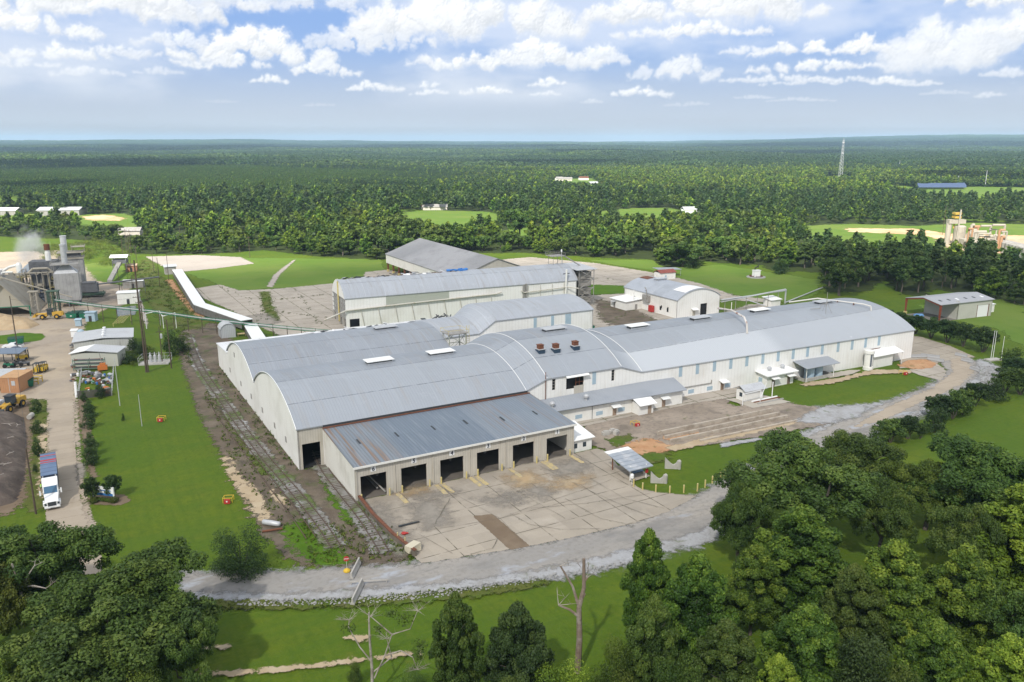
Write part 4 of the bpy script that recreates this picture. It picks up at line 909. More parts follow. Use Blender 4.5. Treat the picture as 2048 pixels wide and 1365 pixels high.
def arc(v0, v1, ze, za, n=18):
    out = []
    w = (v1 - v0) / 2; h = za - ze; rad = (w * w + h * h) / (2 * h); cz = za - rad
    for i in range(n + 1):
        v = v0 + (v1 - v0) * i / n; d = v - (v0 + v1) / 2
        out.append((v, cz + math.sqrt(max(0, rad * rad - d * d))))
    return out
def loft(mb, secs, t=.22, n=18, axis='x'):
    """secs: (u, v0, v1, eave z, apex z)"""
    rings = [[(u, v, z) for v, z in arc(v0, v1, ze, za, n)] for u, v0, v1, ze, za in secs]
    m = n + 1; vs, fs = [], []
    for rg in rings: vs += rg
    k = len(vs); vs += [(x, y, z - t) for x, y, z in vs]
    S = len(rings)
    for i in range(S - 1):
        for j in range(n):
            a, b, c, d = i * m + j, (i + 1) * m + j, (i + 1) * m + j + 1, i * m + j + 1
            fs.append((a, b, c, d)); fs.append((k + d, k + c, k + b, k + a))
        for j in (0, n):
            a, b = i * m + j, (i + 1) * m + j
            fs.append((a, k + a, k + b, b) if j == 0 else (b, k + b, k + a, a))
    for i in (0, S - 1):
        for j in range(n):
            a, b = i * m + j, i * m + j + 1
            fs.append((a, b, k + b, k + a) if i == 0 else (b, a, k + a, k + b))
    if axis == 'y': vs = [(v, u, z) for u, v, z in vs]; fs = [f[::-1] for f in fs]
    mb.add(vs, fs)
def gable(mb, u, prof, t, z0=0, mi=0, axis='x'):
    """vertical end wall below an outline prof [(v,z)...], thickness t along +u"""
    poly = [(prof[0][0], z0)] + list(prof) + [(prof[-1][0], z0)]
    n = len(poly)
    vs = [(u, v, z) for v, z in poly] + [(u + t, v, z) for v, z in poly]
    fs = [tuple(range(n - 1, -1, -1)), tuple(range(n, 2 * n))] + [(i, (i + 1) % n, n + (i + 1) % n, n + i) for i in range(n)]
    if axis == 'y': vs = [(v, uu, z) for uu, v, z in vs]; fs = [f[::-1] for f in fs]
    mb.add(vs, fs, mi)
def v_front(u): return 18.8 if u < 77 else 18.8 - 4.4 * (u - 77) / 96
def mb_box(*a):
    m = MB(); m.box(*a); return m

FL = (O[0], O[1], 0)
fac = thing('factory_building', 'very long cream factory with grey vaulted metal roofs in the middle of the site', 'factory', FL, AX)
w = MB(); w.wall((-5.5, 18.8), (-.6, 18.8), 0, 8.45, .3, [(.75, 4.3, 0, 5.2)]); w.build('rail_door_wall', m_beige, fac)
w = MB(); w.wall((-.6, 18.8), (45, 18.8), 0, 8.35, .3)
wins = [(52.3 - .45, 52.3 + .45, 7.4, 10.0), (55.6, 60.4, 7.0, 9.6), (68.2, 69.1, 7.2, 9.9)]
w.wall((45, 18.8), (76.9, 18.8), 0, 8.3, .3, [(a - 45, b - 45, c, 8.3) for a, b, c, d in wins])
zt = lambda u: 8.35 + 2.0 * min(1, (u - 45) / 5.4) if u < 70.8 else 10.35 - 2.1 * (u - 70.8) / 6
segs = [45, 50.4] + [e for a, b, c, d in wins for e in (a, b)] + [70.8, 76.9]
for a, b in zip(segs[:-1], segs[1:]):
    hole = [q for q in wins if abs(q[0] - a) < .01]
    z0 = hole[0][3] if hole else 8.3
    w.add([(a, 18.8, z0), (b, 18.8, z0), (b, 18.8, zt(b)), (a, 18.8, zt(a)), (a, 19.1, z0), (b, 19.1, z0), (b, 19.1, zt(b)), (a, 19.1, zt(a))], [(0, 1, 2, 3), (7, 6, 5, 4), (0, 4, 5, 1), (0, 3, 7, 4), (1, 5, 6, 2)])
L0, L1 = 76.9, 173.0
w.wall((L0, v_front(L0)), (L1, v_front(L1)), 0, 8.3, .3)
w.wall((L1, v_front(L1)), (L1, 52.3), 0, 8.3, .3)
w.wall((L1, 52.3), (45, 56), 0, 8.2, .3)
w.wall((45, 70.2), (98.5, 70.2), 0, 9.0, .3); w.wall((98.5, 70.2), (98.5, 92), 0, 12.0, .3)
w.add([(59.6, 70.2, 9), (98.5, 70.2, 9), (98.5, 70.2, 12.0), (64.6, 70.2, 12.0), (59.6, 70.5, 9), (98.5, 70.5, 9), (98.5, 70.5, 12.0), (64.6, 70.5, 12.0)], [(0, 1, 2, 3), (7, 6, 5, 4), (0, 3, 7, 4), (1, 5, 6, 2)])
w.build('wall', m_wall, fac)
w = MB()
prof = [(18.8, 8.45)] + arc(18.9, 56, 8.4, 14.0)[1:-1] + [(56, 8.0)] + arc(56, 89, 7.9, 12.9)[1:-1] + [(89, 7.4), (104.5, 6.5)]
gable(w, -5.5, prof, .3); w.build('west_end_wall', m_wally, fac); w = MB()
gable(w, 44.7, arc(56, 89, 7.9, 12.9), .3); w.build('inner_end_wall', m_wally, fac); w = MB()
gable(w, L1 - .35, arc(v_front(L1), 52.3, 8.2, 14.0), .3, 8.0); w.build('east_end_wall', m_wally, fac); w = MB()
w.box(-5.4, 104.2, 0, 64, 104.5, 6.4)
w.build('rear_wall', m_wally, fac)
r = MB()
loft(r, [(-5.75, 18.5, 56.1, 8.5, 14.2), (45, 18.5, 56.1, 8.5, 14.2), (50.4, 18.5, 56.3, 10.5, 16.3), (70.8, 18.5, 56.3, 10.4, 16.2), (76.9, 18.5, 56.2, 8.4, 14.1), (108, v_front(108) - .3, 55, 8.45, 14.15), (140, v_front(140) - .3, 53.7, 8.5, 14.2), (173.2, v_front(173) - .3, 52.5, 8.6, 14.3)], n=26)
roof_front = r.build('front_vault_roof', m_roof, fac, smooth=False)
r = MB(); loft(r, [(-5.75, 56.1, 89.1, 8.1, 13.1), (45.2, 56.1, 89.1, 8.1, 13.1)], n=22); r.build('rear_vault_roof', m_roof, fac)
r = MB(); loft(r, [(45.0, 69.9, 90, 9.1, 12.0), (59.6, 69.9, 90, 9.1, 12.0), (64.6, 69.9, 91.5, 12.2, 15.0), (98.7, 69.9, 92.5, 12.1, 14.7)], n=16); r.build('raised_rear_roof', m_roof2, fac)
r = MB(); r.slab([(-5.75, 89, 7.6), (64, 89, 7.6), (64, 104.8, 6.7), (-5.75, 104.8, 6.7)], .3)
rr = random.Random(4)
for i in range(26):
    u = rr.uniform(20, 63); v = rr.choice([rr.uniform(100, 104.6), rr.uniform(91, 104)]); zb = 7.6 - (v - 89) * .057
    r.cbox((u, v, zb + .25), (rr.uniform(1, 3.4), rr.uniform(.6, 1.6), .08), rr.uniform(0, 3), 1 if rr.random() < .45 else 0, rr.uniform(-.3, .3), rr.uniform(-.3, .3))
for i in range(16): r.cbox((61 + rr.uniform(-3, 3), 100 + rr.uniform(-3, 3), 7.6 + rr.uniform(0, 1.0)), (rr.uniform(1.2, 3), .35, .12), rr.uniform(0, 3), 1, rr.uniform(-.5, .5), rr.uniform(-.5, .5))
r.build('torn_white_roof', [m_roofw, m_darkm], fac)
r = MB(); r.box(44.9, 56.4, 0, 64, 69.9, 5.6); r.build('courtyard_roof', m_bgrey, fac)
r = MB()
for u in (45, 50.4, 70.8, 76.9):
    za, ze = (14.2, 8.5) if u in (45, 76.9) else (16.3, 10.5)
    r.path([(u, v, z + .05) for v, z in arc(18.6, 56, ze, za, 20)], .07, 5)
r.path([(-5.75, v, z + .02) for v, z in arc(18.5, 56.1, 8.5, 14.2, 22)], .08, 5); r.path([(-5.75, v, z + .02) for v, z in arc(56.1, 89.1, 8.1, 13.1, 22)], .08, 5)
r.build('roof_flashing', m_whiter, fac)
r = MB(); r.box(-.6, 18.35, 7.95, 45.2, 18.55, 8.5); r.build('dark_gap_strip', m_darkm, fac)  # dark strip across the gap between dock roof and vault eave
r = MB(); r.tube((50.0, 18.6, 5.6), (50.0, 18.6, 12.0), .09); r.build('vent_pipe', m_rust, fac)
f = MB(); f.prism([(-5, 19.2), (76, 19.2), (172, 15), (172, 52), (45, 55.5), (44, 104), (-5, 104)], .0, .34); f.build('floor', m_void, fac)
for i, xpx in enumerate([88.7, 93.9, 99.3, 104.6, 109.9, 115.3, 120.6, 125.9, 131.1, 136.5, 142.5, 147.9, 153.2, 158.6]):
    f = MB(); v = v_front(xpx); f.box(xpx - .5, v - .05, 5.5, xpx + .5, v + .06, 8.2); f.build('window', m_bluep, fac)
f = MB(); f.box(62.75, 18.74, 7.2, 63.75, 18.86, 10.1); f.build('window', m_bluep, fac)
for u in (78, 84, 89):
    f = MB(); f.box(u - .5, 70.12, 8.3, u + .5 + (1.0 if u == 89 else 0), 70.26, 11.6); f.build('window', m_bluep, fac)
bw = [(52.3, 7.4, 10), (68.65, 7.2, 9.9)]
for u, a, b in bw:
    f = MB(); f.box(u - .45, 19.4, a, u + .45, 19.5, b); wn_ = f.build('broken_window', m_void, fac)
    f = MB()
    for q in (.25, .5, .75): f.box(u - .45, 18.95, a + (b - a) * q - .05, u + .45, 19.02, a + (b - a) * q + .05)
    f.build('frame', m_steel, wn_)
f = MB(); f.box(55.6, 19.6, 7.0, 60.4, 19.7, 9.6); op = f.build('torn_opening', m_void, fac)
f = MB(); f.box(58.2, 18.9, 7.0, 58.35, 19.0, 9.6); f.box(59.2, 18.9, 7.0, 59.3, 19.0, 9.6); f.box(58.2, 18.9, 8.3, 60.4, 19.0, 8.42); f.build('frame', m_rust, op)
f = MB(); f.slab([(55.3, 17.9, 10.05), (61.4, 17.9, 10.05), (61.4, 18.8, 10.4), (55.3, 18.8, 10.4)], .12); f.build('awning', m_whiter, fac)
f = MB(); f.box(57.7, 18.72, 5.6, 60.3, 18.79, 7.6); f.build('patched_panel', m_beige, fac)
for u in (92.3, 98.2, 104.0):
    f = MB(); v = v_front(u); f.box(u - .9, v - .05, .7, u + .9, v + .06, 1.7); f.build('window', m_bluep, fac)
for u in (102.2, 87.5):
    v = v_front(u); f = MB(); f.box(u - .5, v - .06, 0, u + .5, v + .05, 2.1); d = f.build('door', M('brown_door', (.24, .17, .12), .6), fac)
    f = MB(); f.slab([(u - 1.2, v - 1.5, 2.55), (u + 1.2, v - 1.5, 2.55), (u + 1.2, v, 2.95), (u - 1.2, v, 2.95)], .12); f.build('awning', m_whiter if u > 90 else m_bgrey, fac)
f = MB(); f.path([(90, v_front(90) - .2, 2.6), (98.5, v_front(98) - .2, 2.6), (98.5, v_front(98) - .2, 3.4)], .12); f.build('wall_pipe', m_steel, fac)
for k, (x, y) in enumerate([(475, 707), (467, 744), (482, 762), (498, 783), (519, 809), (540, 835), (561, 862)]):
    p = {0: (79, 9.2), 1: (87, 3.2), 2: (73, 3.2), 3: (61, 3.2), 4: (49.5, 3.2), 5: (38, 3.2), 6: (28.5, 3.2)}[k]
    f = MB(); f.box(-5.58, p[0] - .55, p[1] - .6, -5.44, p[0] + .55, p[1] + .6); f.build('window', m_steel, fac)
def roof_vent(u, v, z, white=True, L=5.6):
    f = MB(); f.box(u - L / 2, v - .9, z - .4, u + L / 2, v + .9, z + .55)
    b = f.build('roof_vent', m_darkm, fac)
    f = MB(); f.box(u - L / 2 - .35, v - 1.55, z + .6, u + L / 2 + .35, v + 1.55, z + .74); f.build('vent_cap', m_whiter if white else m_galv, b)
    f = MB(); f.box(u - L / 2 - .1, v - 1.2, z - .15, u + L / 2 + .1, v - 1.08, z + .25); f.build('vent_sill', m_galv, b)
for u, wh in [(17.9, 1), (32.9, 1), (63.6, 0), (89.5, 1), (110.7, 0), (132.7, 1), (158.8, 0)]:
    roof_vent(u, 37.2 - (max(0, u - 77) * .02), 16.2 if 50 < u < 71 else 14.15, wh)
roof_vent(32.5, 72.5, 13.0, 0)
for u, v in [(53.3, 26.5), (57.2, 26.0), (62.6, 26.0)]:
    z = [z for vv, z in arc(18.5, 56.3, 10.5, 16.3, 200) if vv >= v][0]
    f = MB(); f.box(u - .8, v - .85, z - 1.0, u + .8, v + .85, z + .6); b = f.build('exhaust_curb', M('dark_blue_curb', (.03, .055, .09), .6), fac)
    f = MB(); f.box(u - .92, v - .97, z + .6, u + .92, v + .97, z + .72); f.build('curb_rim', m_galv, b)
    f = MB(); f.box(u - .6, v - .6, z + .72, u + .6, v + .6, z + 1.6); f.box(u - .7, v - .7, z + 1.6, u + .7, v + .7, z + 1.7); f.build('exhaust_hood', m_rust, b)
def zroof(u, v):
    ze, za = 8.45, 14.15
    v0, v1 = v_front(u) - .3, 56.2 - 3.7 * max(0, u - 77) / 96
    w_, h = (v1 - v0) / 2, za - ze; rad = (w_ * w_ + h * h) / (2 * h); d = v - (v0 + v1) / 2
    return za - rad + math.sqrt(max(0, rad * rad - d * d))
dpts = [(116, 23.8), (116, 24.2), (119.5, 30), (122.5, 36), (126.0, 44)]
f = MB(); P3 = [(dpts[0][0], dpts[0][1], zroof(*dpts[0]) + .1), (116, 24.2, zroof(116, 24) + 2.6), (117.2, 26.5, zroof(117, 26.5) + 3.0), (121, 35, zroof(121, 35) + 1.7), (125.5, 45, zroof(125, 45) + 1.4)]
f.path(P3, .27, 8); f.build('roof_duct', M('rust_spotted_white_pipe', (.62, .58, .53), .6, var=[((.25, .1, .06), .6, .5, .62, .9)]), fac)
f = MB(); P3 = [(166.5, 24.5, zroof(166, 24.5)), (166.5, 24.7, zroof(166, 25) + 1.2), (166, 27, zroof(166, 27) + 1.1), (161.5, 40, zroof(161, 40) + 1.0), (157, 47, zroof(157, 47) + 1.0)]
f.path(P3, .2, 8)
for q in (.2, .55): 
    a = Vector(P3[2]).lerp(Vector(P3[3]), q); f.cbox((a.x, a.y, a.z - .5), (1.2, .15, 1.0), .4, 1)
f.build('roof_duct', [M('white_pipe', (.64, .62, .57), .6), m_rust], fac)
f = MB(); u, v = 150.5, 27.5; z = zroof(u, v)
f.tube((u, v, z), (u, v, z + 6), .07); f.tube((u - 1.2, v - 1, z), (u, v, z + 3.5), .05); f.tube((u + 1.2, v - 1, z), (u, v, z + 3.5), .05); f.tube((u, v + 1.3, z), (u, v, z + 3.5), .05)
f.path([(u + 1, v + 3, z + 1.2), (u + 3, v + 4, z + 1.5), (u + 5, v + 4, z + 1.9), (u + 5, v + 4, z + .8)], .09); f.tube((u - 3, v + 3, z + .9), (u, v + 2, z + .9), .09)
f.build('roof_mast', m_steel, fac)
for u, vv0, vv1 in [(149.2, 16.0, 20.2), (155.3, 15.8, 19.8), (160.8, 15.6, 21)]:
    f = MB(); k = 6
    for i in range(k):
        a, b = vv0 + (vv1 - vv0) * i / k, vv0 + (vv1 - vv0) * (i + 1) / k; a = max(a, v_front(u) - .25)
        f.quad((u - 1.4, a, zroof(u, a) + .03), (u + 1.4, a, zroof(u, a) + .03), (u + 1.4, b, zroof(u, b) + .03), (u - 1.4, b, zroof(u, b) + .03))
    f.build('new_white_sheet', m_white, fac)
for u, a, b, wd in [(148.3, 20.6, 23.2, .35), (149.8, 20.6, 23.2, .35), (155.2, 17.4, 19.2, 1.0), (160.4, 21.6, 24.2, .35)]:
    f = MB()
    f.quad((u - wd, a, zroof(u, a) + .06), (u + wd, a, zroof(u, a) + .06), (u + wd, b, zroof(u, b) + .06), (u - wd, b, zroof(u, b) + .06)); f.build('roof_hole', m_void, fac)

def lettering_mesh(cu, name, parent, loc, rot=(math.pi / 2, 0, 0)):
    tmp = bpy.data.objects.new(name, cu); COL.objects.link(tmp); bpy.context.view_layer.update()
    me = bpy.data.meshes.new_from_object(tmp.evaluated_get(bpy.context.evaluated_depsgraph_get())); bpy.data.objects.remove(tmp)
    o = link(name, me, parent); o.location = loc; o.rotation_euler = rot; return o
dock = thing('loading_dock_building', 'beige six bay loading dock shed with a ribbed blue grey roof', 'loading dock', FL, AX)
bays = [(.45, 5.3), (8.1, 13.1), (15.8, 20.6), (23.4, 28.2), (31.2, 36.0), (38.9, 43.8)]
w = MB(); w.wall((-.5, 0), (45.4, 0), 0, 6.35, .3, [(a + .5, b + .5, 0, 4.55) for a, b in bays]); w.build('front_wall', m_beige, dock)
for u in (-.5, 45.1):
    w = MB(); w.add([(u, .3, 0), (u, 18.6, 0), (u, 18.6, 7.7), (u, .3, 6.35), (u + .3, .3, 0), (u + .3, 18.6, 0), (u + .3, 18.6, 7.7), (u + .3, .3, 6.35)], [(0, 3, 2, 1), (4, 5, 6, 7), (0, 1, 5, 4), (1, 2, 6, 5), (2, 3, 7, 6), (3, 0, 4, 7)]); w.build('side_wall', m_beigey, dock)
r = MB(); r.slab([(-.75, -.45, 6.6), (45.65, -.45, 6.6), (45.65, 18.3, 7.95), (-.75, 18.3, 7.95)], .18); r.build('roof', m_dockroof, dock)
r = MB(); r.box(-.8, -.55, 6.28, 45.7, -.45, 6.66); r.box(-.85, -.5, 6.2, -.76, -.3, 6.6); r.build('roof_trim', m_whitew, dock)
r = MB(); r.box(-.75, 17.9, 7.98, 45.6, 18.33, 8.12); r.build('rusty_gutter', m_rust, dock)
for u in (3.5, 11.1, 18.7, 25.7, 33.2, 40.9):
    v = 9.6 if u < 30 else 8.0; z = 6.6 + (v + .45) * .072
    f = MB(); f.slab([(u - .18, v - 1, z + .02), (u + .18, v - 1, z + .02), (u + .18, v + 1, z + .165), (u - .18, v + 1, z + .165)], .05); f.build('skylight_slot', m_darkm, dock)
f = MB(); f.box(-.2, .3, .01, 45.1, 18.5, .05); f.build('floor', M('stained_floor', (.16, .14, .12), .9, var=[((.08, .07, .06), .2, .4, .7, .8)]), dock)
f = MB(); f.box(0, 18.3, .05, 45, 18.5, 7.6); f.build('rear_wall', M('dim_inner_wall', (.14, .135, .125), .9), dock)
f = MB()
for u in (6.7, 14.5, 22, 29.8, 37.5): f.box(u - .2, 9, .05, u + .2, 9.4, 7.0)
f.box(4.2, 2.5, .5, 4.5, 17, .8); f.tube((2.0, 9, 4.4), (5.3, .8, .3), .15)
f.build('inner_column', m_steel, dock)
for k, (a, b) in enumerate(bays):
    num = str(6 - k); u = (a + b) / 2
    f = MB(); f.box(u - .5, -.05, 5.1, u + .5, -.004, 6.0); pl = f.build('bay_number_plate', m_white, dock)
    cu = bpy.data.curves.new('bay_number', 'FONT'); cu.body = num; cu.size = 1.05; cu.align_x = 'CENTER'; cu.align_y = 'CENTER'; cu.extrude = .008; cu.offset = .028; cu.materials.append(m_navy)
    lettering_mesh(cu, 'bay_number', pl, (u, -.065, 5.55))
f = MB()
for u in (6.9, 14.4, 21.9, 29.6, 37.4, 45.2, -.3): f.tube((u, -.12, 0), (u, -.12, 6.3), .07, n=6)
f.build('downpipe', m_beige, dock)
bi = 0
BOLL = []
for k, (a, b) in enumerate(bays):
    for u, sd in ((a - .15, 'left'), (b + .25, 'right')): BOLL.append((u, k, sd))
for u, k, sd in BOLL:
    f = MB(); f.lathe([(.16, 0), (.16, 1.45), (.12, 1.55)], n=10)
    solo('guard_post', f, m_yellow, 'faded yellow guard post on the %s side of dock bay %s' % (sd, 6 - k), 'bollard', W(u, -.65), AX, 'guard posts of the dock bays')
an = thing('annex_building', 'low white lean to annex with a grey roof between dock and long factory wall', 'annex', FL, AX)
vf = lambda u: 15.7 - .05 * (u - 54)
w = MB(); w.wall((46.2, vf(46)), (86, vf(86)), 0, 3.75, .25); w.wall((86, vf(86)), (86, 18.5), 0, 3.75, .25)
w.add([(86, vf(86), 3.75), (86, 18.6, 3.75), (86, 18.6, 5.5), (85.8, vf(86), 3.75), (85.8, 18.6, 3.75), (85.8, 18.6, 5.5)], [(0, 1, 2), (5, 4, 3), (0, 2, 5, 3)])
w.build('wall', m_whitew, an)
r = MB(); r.slab([(45.9, vf(46) - .9, 3.85), (86.6, vf(86) - .9, 3.85), (86.6, 18.7, 5.75), (45.9, 18.7, 5.75)], .16); r.build('roof', m_bgrey, an)
for u in (57, 62.5, 68.5, 49.8):
    f = MB(); f.box(u - .9, vf(u) - .05, .9, u + .9, vf(u) + .05, 1.8); f.build('window', m_bluep, an)
for u in (66.6, 80.5):
    f = MB(); f.box(u - .5, vf(u) - .06, 0, u + .5, vf(u) + .05, 2.1); f.build('door', M('tan_door', (.30, .22, .16), .6), an)
    f = MB(); f.slab([(u - 1.2, vf(u) - 1.3, 2.5), (u + 1.2, vf(u) - 1.3, 2.5), (u + 1.2, vf(u), 2.9), (u - 1.2, vf(u), 2.9)], .1); f.build('awning', m_whiter, an)
pz = MB(); pz.box(71.4, vf(73) - 2.6, 0, 75.6, vf(73), 2.9); po = pz.build('porch', m_whitew, an)
f = MB(); f.slab([(71, vf(73) - 3.5, 2.75), (76, vf(73) - 3.5, 2.75), (76, vf(73), 4.0), (71, vf(73), 4.0)], .12); f.build('roof', m_whiter, po)
f = MB(); f.box(74.0, vf(73) - 2.66, 0, 75.0, vf(73) - 2.58, 2.1); f.build('door', M('tan_porch_door', (.34, .26, .19), .6), po)
for u, v in ((50.4, 16.3), (59.5, 16.4)):
    f = MB(); z = 3.85 + (v - vf(u) + .9) * .5; f.lathe([(.25, -.4), (.25, .3), (.55, .45), (.6, .9), (.3, 1.2)], (u, v, z), 10); f.build('roof_ventilator', m_galv, an)
f = MB(); f.path([(50, vf(50) - .3, 3.5), (62, vf(62) - .3, 3.4), (70, vf(70) - .3, 3.5)], .05, 5); f.tube((60.5, vf(60) - .1, 0), (60.5, vf(60) - .1, 3.5), .05); f.build('cable', m_darkm, an)
hu = thing('guard_hut', 'small white hut with a sloping roof against the right end of the loading dock', 'hut', FL, AX)
w = MB(); w.box(45.7, .6, 0, 50.2, 4.6, 2.7); w.build('wall', m_whitew, hu)
r = MB(); r.slab([(45.5, .1, 2.8), (50.7, .1, 2.8), (50.7, 8.0, 3.9), (45.5, 8.0, 3.9)], .15); r.build('roof', m_whiter, hu)
f = MB(); f.box(48.0, .54, .9, 48.8, .62, 1.9); f.build('window', m_glass, hu); f = MB(); f.box(45.9, .54, .9, 46.6, .62, 1.9); f.build('window', m_glass, hu)
f = MB(); f.box(45.7, 4.6, 0, 50.2, 7.6, 2.9); f.build('rear_wall', m_whitew, hu)
def frame_at(u, v, rot=0): return tuple(W(u, v)), AX + R(rot)
loc, rot = frame_at(40.3, 131, -4.3)
hall = thing('barrel_roof_hall', 'long white barrel roofed hall with a torn back roof behind the factory', 'warehouse', loc, rot)
HLn, HWd = 88.5, 19.5
w = MB(); w.wall((0, 0), (HLn, 0), 0, 10.6, .3, [(1.2, 4.6, .6, 3.4)]); w.wall((HLn, 0), (HLn, HWd), 0, 10.6, .3)
w.wall((HLn, HWd), (0, HWd), 0, 10.0, .3); w.build('wall', m_wall, hall); w = MB(); w.box(.5, .5, 0, 88, 19, .34); w.build('floor', m_void, hall)
w = MB(); gable(w, HLn - .3, arc(0, HWd, 10.6, 15.6), .3, 10.0); w.build('end_gable', m_wally, hall)
w = MB(); gable(w, 0.02, arc(0, HWd, 10.6, 15.6), .28, 10.1); w.build('west_gable', m_wally, hall)
w = MB()
for i in range(9): v = .2 + i * (HWd - .4) / 8; w.box(.05, v - .09, 3.2, .25, v + .09, 10.1)
for z in (3.3, 4.9, 6.5, 8.1, 9.7): w.box(.0, .1, z - .1, .2, HWd - .1, z + .1)
w.build('girt_frame', m_steel, hall)
w = MB(); w.box(.32, .3, 3.2, .45, HWd - .3, 10.1); w.build('translucent_sheet', M('grimy_glazing', (.42, .43, .42), .5, var=[((.28, .28, .27), .4, .45, .7, .8)]), hall)
w = MB()
for i in range(5): v = .4 + i * (HWd - .8) / 4; w.box(-.1, v - .35, 0, .6, v + .35, 3.2)
w.build('concrete_post', m_conw, hall)
w = MB(); w.tube((-.15, 9.5, 1), (-.15, 9.5, 15), .28); w.build('yellow_duct', m_yellow, hall)
r = MB(); loft(r, [(-.3, -.3, HWd * .60, 10.6, 15.4)], n=16) if False else None
prof = arc(-.3, HWd + .3, 10.6, 15.6, 24)
def part_roof(mb, x0, x1, cut):
    pr = [p for p in prof if p[0] <= cut]
    vs = [(x0, v, z) for v, z in pr] + [(x1, v, z) for v, z in pr]; k = len(pr)
    vs += [(x, v, z - .2) for x, v, z in vs]
    fs = [(j, k + j, k + j + 1, j + 1) for j in range(k - 1)] + [(2 * k + j + 1, 3 * k + j + 1, 3 * k + j, 2 * k + j) for j in range(k - 1)]
    fs += [(0, 2 * k, 3 * k, k), (k - 1, 2 * k - 1, 4 * k - 1, 3 * k - 1)]
    mb.add(vs, fs)
x = -.3; rr = random.Random(6)
r = MB()
while x < 46:
    nx_ = min(46, x + rr.uniform(.8, 2.2)); part_roof(r, x, nx_, HWd * (.5 + rr.uniform(-.035, .05))); x = nx_
part_roof(r, 46, HLn + .4, HWd + 1)
r.build('roof', m_roof2, hall)
r = MB()
for i in range(34):
    x = rr.choice([rr.uniform(2, 10), rr.uniform(14, 22), rr.uniform(24, 42)]); v = HWd * .53 + rr.uniform(-.5, 1.6)
    r.cbox((x, v, 15.35 + rr.uniform(-.3, .6)), (rr.uniform(1, 3.2), rr.uniform(.4, 1.4), .07), rr.uniform(-.6, .6), rr.choice([0, 0, 1]), rr.uniform(-.6, .6), rr.uniform(-.4, .4))
for x in range(24, 34): r.cbox((x + .2, HWd * .5 - .3 + rr.uniform(-.3, .3), 15.75 + .3 * math.sin(x)), (1.3, rr.uniform(.5, 1.4), .08), rr.uniform(-.4, .4), 2, rr.uniform(-.5, .5), rr.uniform(-.3, .3))
r.build('torn_sheets', [m_darkm, m_galv, m_white], hall)
r = MB()
for x in range(9, 46, 3):
    pr = [p for p in prof if p[0] > HWd * .5]; r.path([(x, v, z - .1) for v, z in pr], .1, 5)
for v, z in prof[13::3]: r.tube((1, v, z - .15), (46, v, z - .15), .07, n=5)
r.build('bare_roof_frame', m_rust, hall)
r = MB()
for i in range(10): r.cbox((44 + rr.uniform(-3.5, 3.5), HWd * .55 + rr.uniform(-.6, .9), 15.6 + rr.uniform(0, .5)), (rr.uniform(1, 2.4), rr.uniform(.6, 1.3), .5), rr.uniform(0, 3), 0, rr.uniform(-.3, .3), rr.uniform(-.3, .3))
r.build('blue_tarpaulin', M('blue_tarpaulin', (.05, .19, .50), .5), hall)
f = MB(); f.box(14.0, -.06, 7.3, 37.0, 0.0, 10.3); f.build('grey_green_panel', M('grey_green_panel', (.40, .42, .36), .6), hall)
f = MB(); f.path([(-8, -3, 4.5), (0, -.6, 6.6), (20, -.6, 7.2), (55, -.6, 8.0), (57, -.9, 8.6)], .26, 7); f.path([(65, -.7, 8.4), (66, -.7, 7.6), (84, -.7, 8.4), (88, -2.5, 7.8)], .2, 7)
for x in range(5, 58, 6): f.tube((x, -.35, 7.0), (x + 1.2, -.25, 0), .12, n=6)
for x in (68, 73, 78, 83): f.tube((x, -.35, 6), (x, -.35, 10), .1, n=6)
f.build('wall_pipe', M('dusty_white_pipe', (.56, .53, .47), .6, var=[((.4, .33, .24), .6, .5, .7, .7)]), hall)
f = MB(); f.box(65.8, -.5, 0, 66.5, -.05, 10.6); f.box(66.8, -.5, 0, 67.5, -.05, 10.8); f.build('wall_duct', m_steel, hall)
f = MB(); f.tube((83.5, -.6, 0), (83.8, -.6, 15), .35); f.cbox((83.8, -.4, 13.4), (3.2, .12, .3), .2, 1); f.build('white_stack', [m_whitew, m_darkm], hall)
st = thing('stair_tower', 'rusty openwork stair tower with stacked grey bins at the right end of the hall', 'tower', frame_at(129.2, 124.3, -4.3)[0], rot)
f = MB()
for x in (1, 7.5):
    for v in (1, 8, 15): f.tube((x, v, 0), (x, v, 14.2), .16, n=6)
for z in (3.5, 7, 10.5, 14): 
    for v in (1, 15): f.tube((1, v, z), (7.5, v, z), .1, n=5)
    for x in (1, 7.5): f.tube((x, 1, z), (x, 15, z), .1, n=5)
for k in range(4): f.tube((1.2, .9, 3.5 * k), (7.3, .9, 3.5 * k + 3.5) if k % 2 else (7.3, .9, 3.5 * k), .12, n=5)
for k in range(4): z = 3.5 * k; a, b = ((1.2, .7, z), (7.3, .7, z + 3.5)) if k % 2 == 0 else ((7.3, .7, z), (1.2, .7, z + 3.5)); f.tube(a, b, .22, n=4)
f.build('steel_frame', m_steel, st)
f = MB()
for k in range(4): f.box(1.6, 2, 1.2 + k * 3.1, 6.9, 14, 3.7 + k * 3.1)
f.build('slatted_bin', M('slatted_grey', (.30, .28, .25), .8, rib=(2, .6, .6, .5)), st)
f = MB(); f.slab([(-.5, 0, 14.3), (8.5, 0, 14.3), (8.5, 16, 14.7), (-.5, 16, 14.7)], .2); f.build('roof', m_galv, st)
f = MB()
for x in (-6, -2): 
    for v in (9, 13): f.tube((x, v, 14), (x, v, 19), .1, n=5)
f.box(-7, 8.5, 18.6, -1, 13.5, 18.8)
for x in (-7, -5, -3, -1):
    for v in (8.5, 13.5): f.tube((x, v, 18.8), (x, v, 20), .05, n=4)
for v in (8.5, 13.5): f.tube((-7, v, 20), (-1, v, 20), .05, n=4); f.tube((-7, v, 19.4), (-1, v, 19.4), .05, n=4)
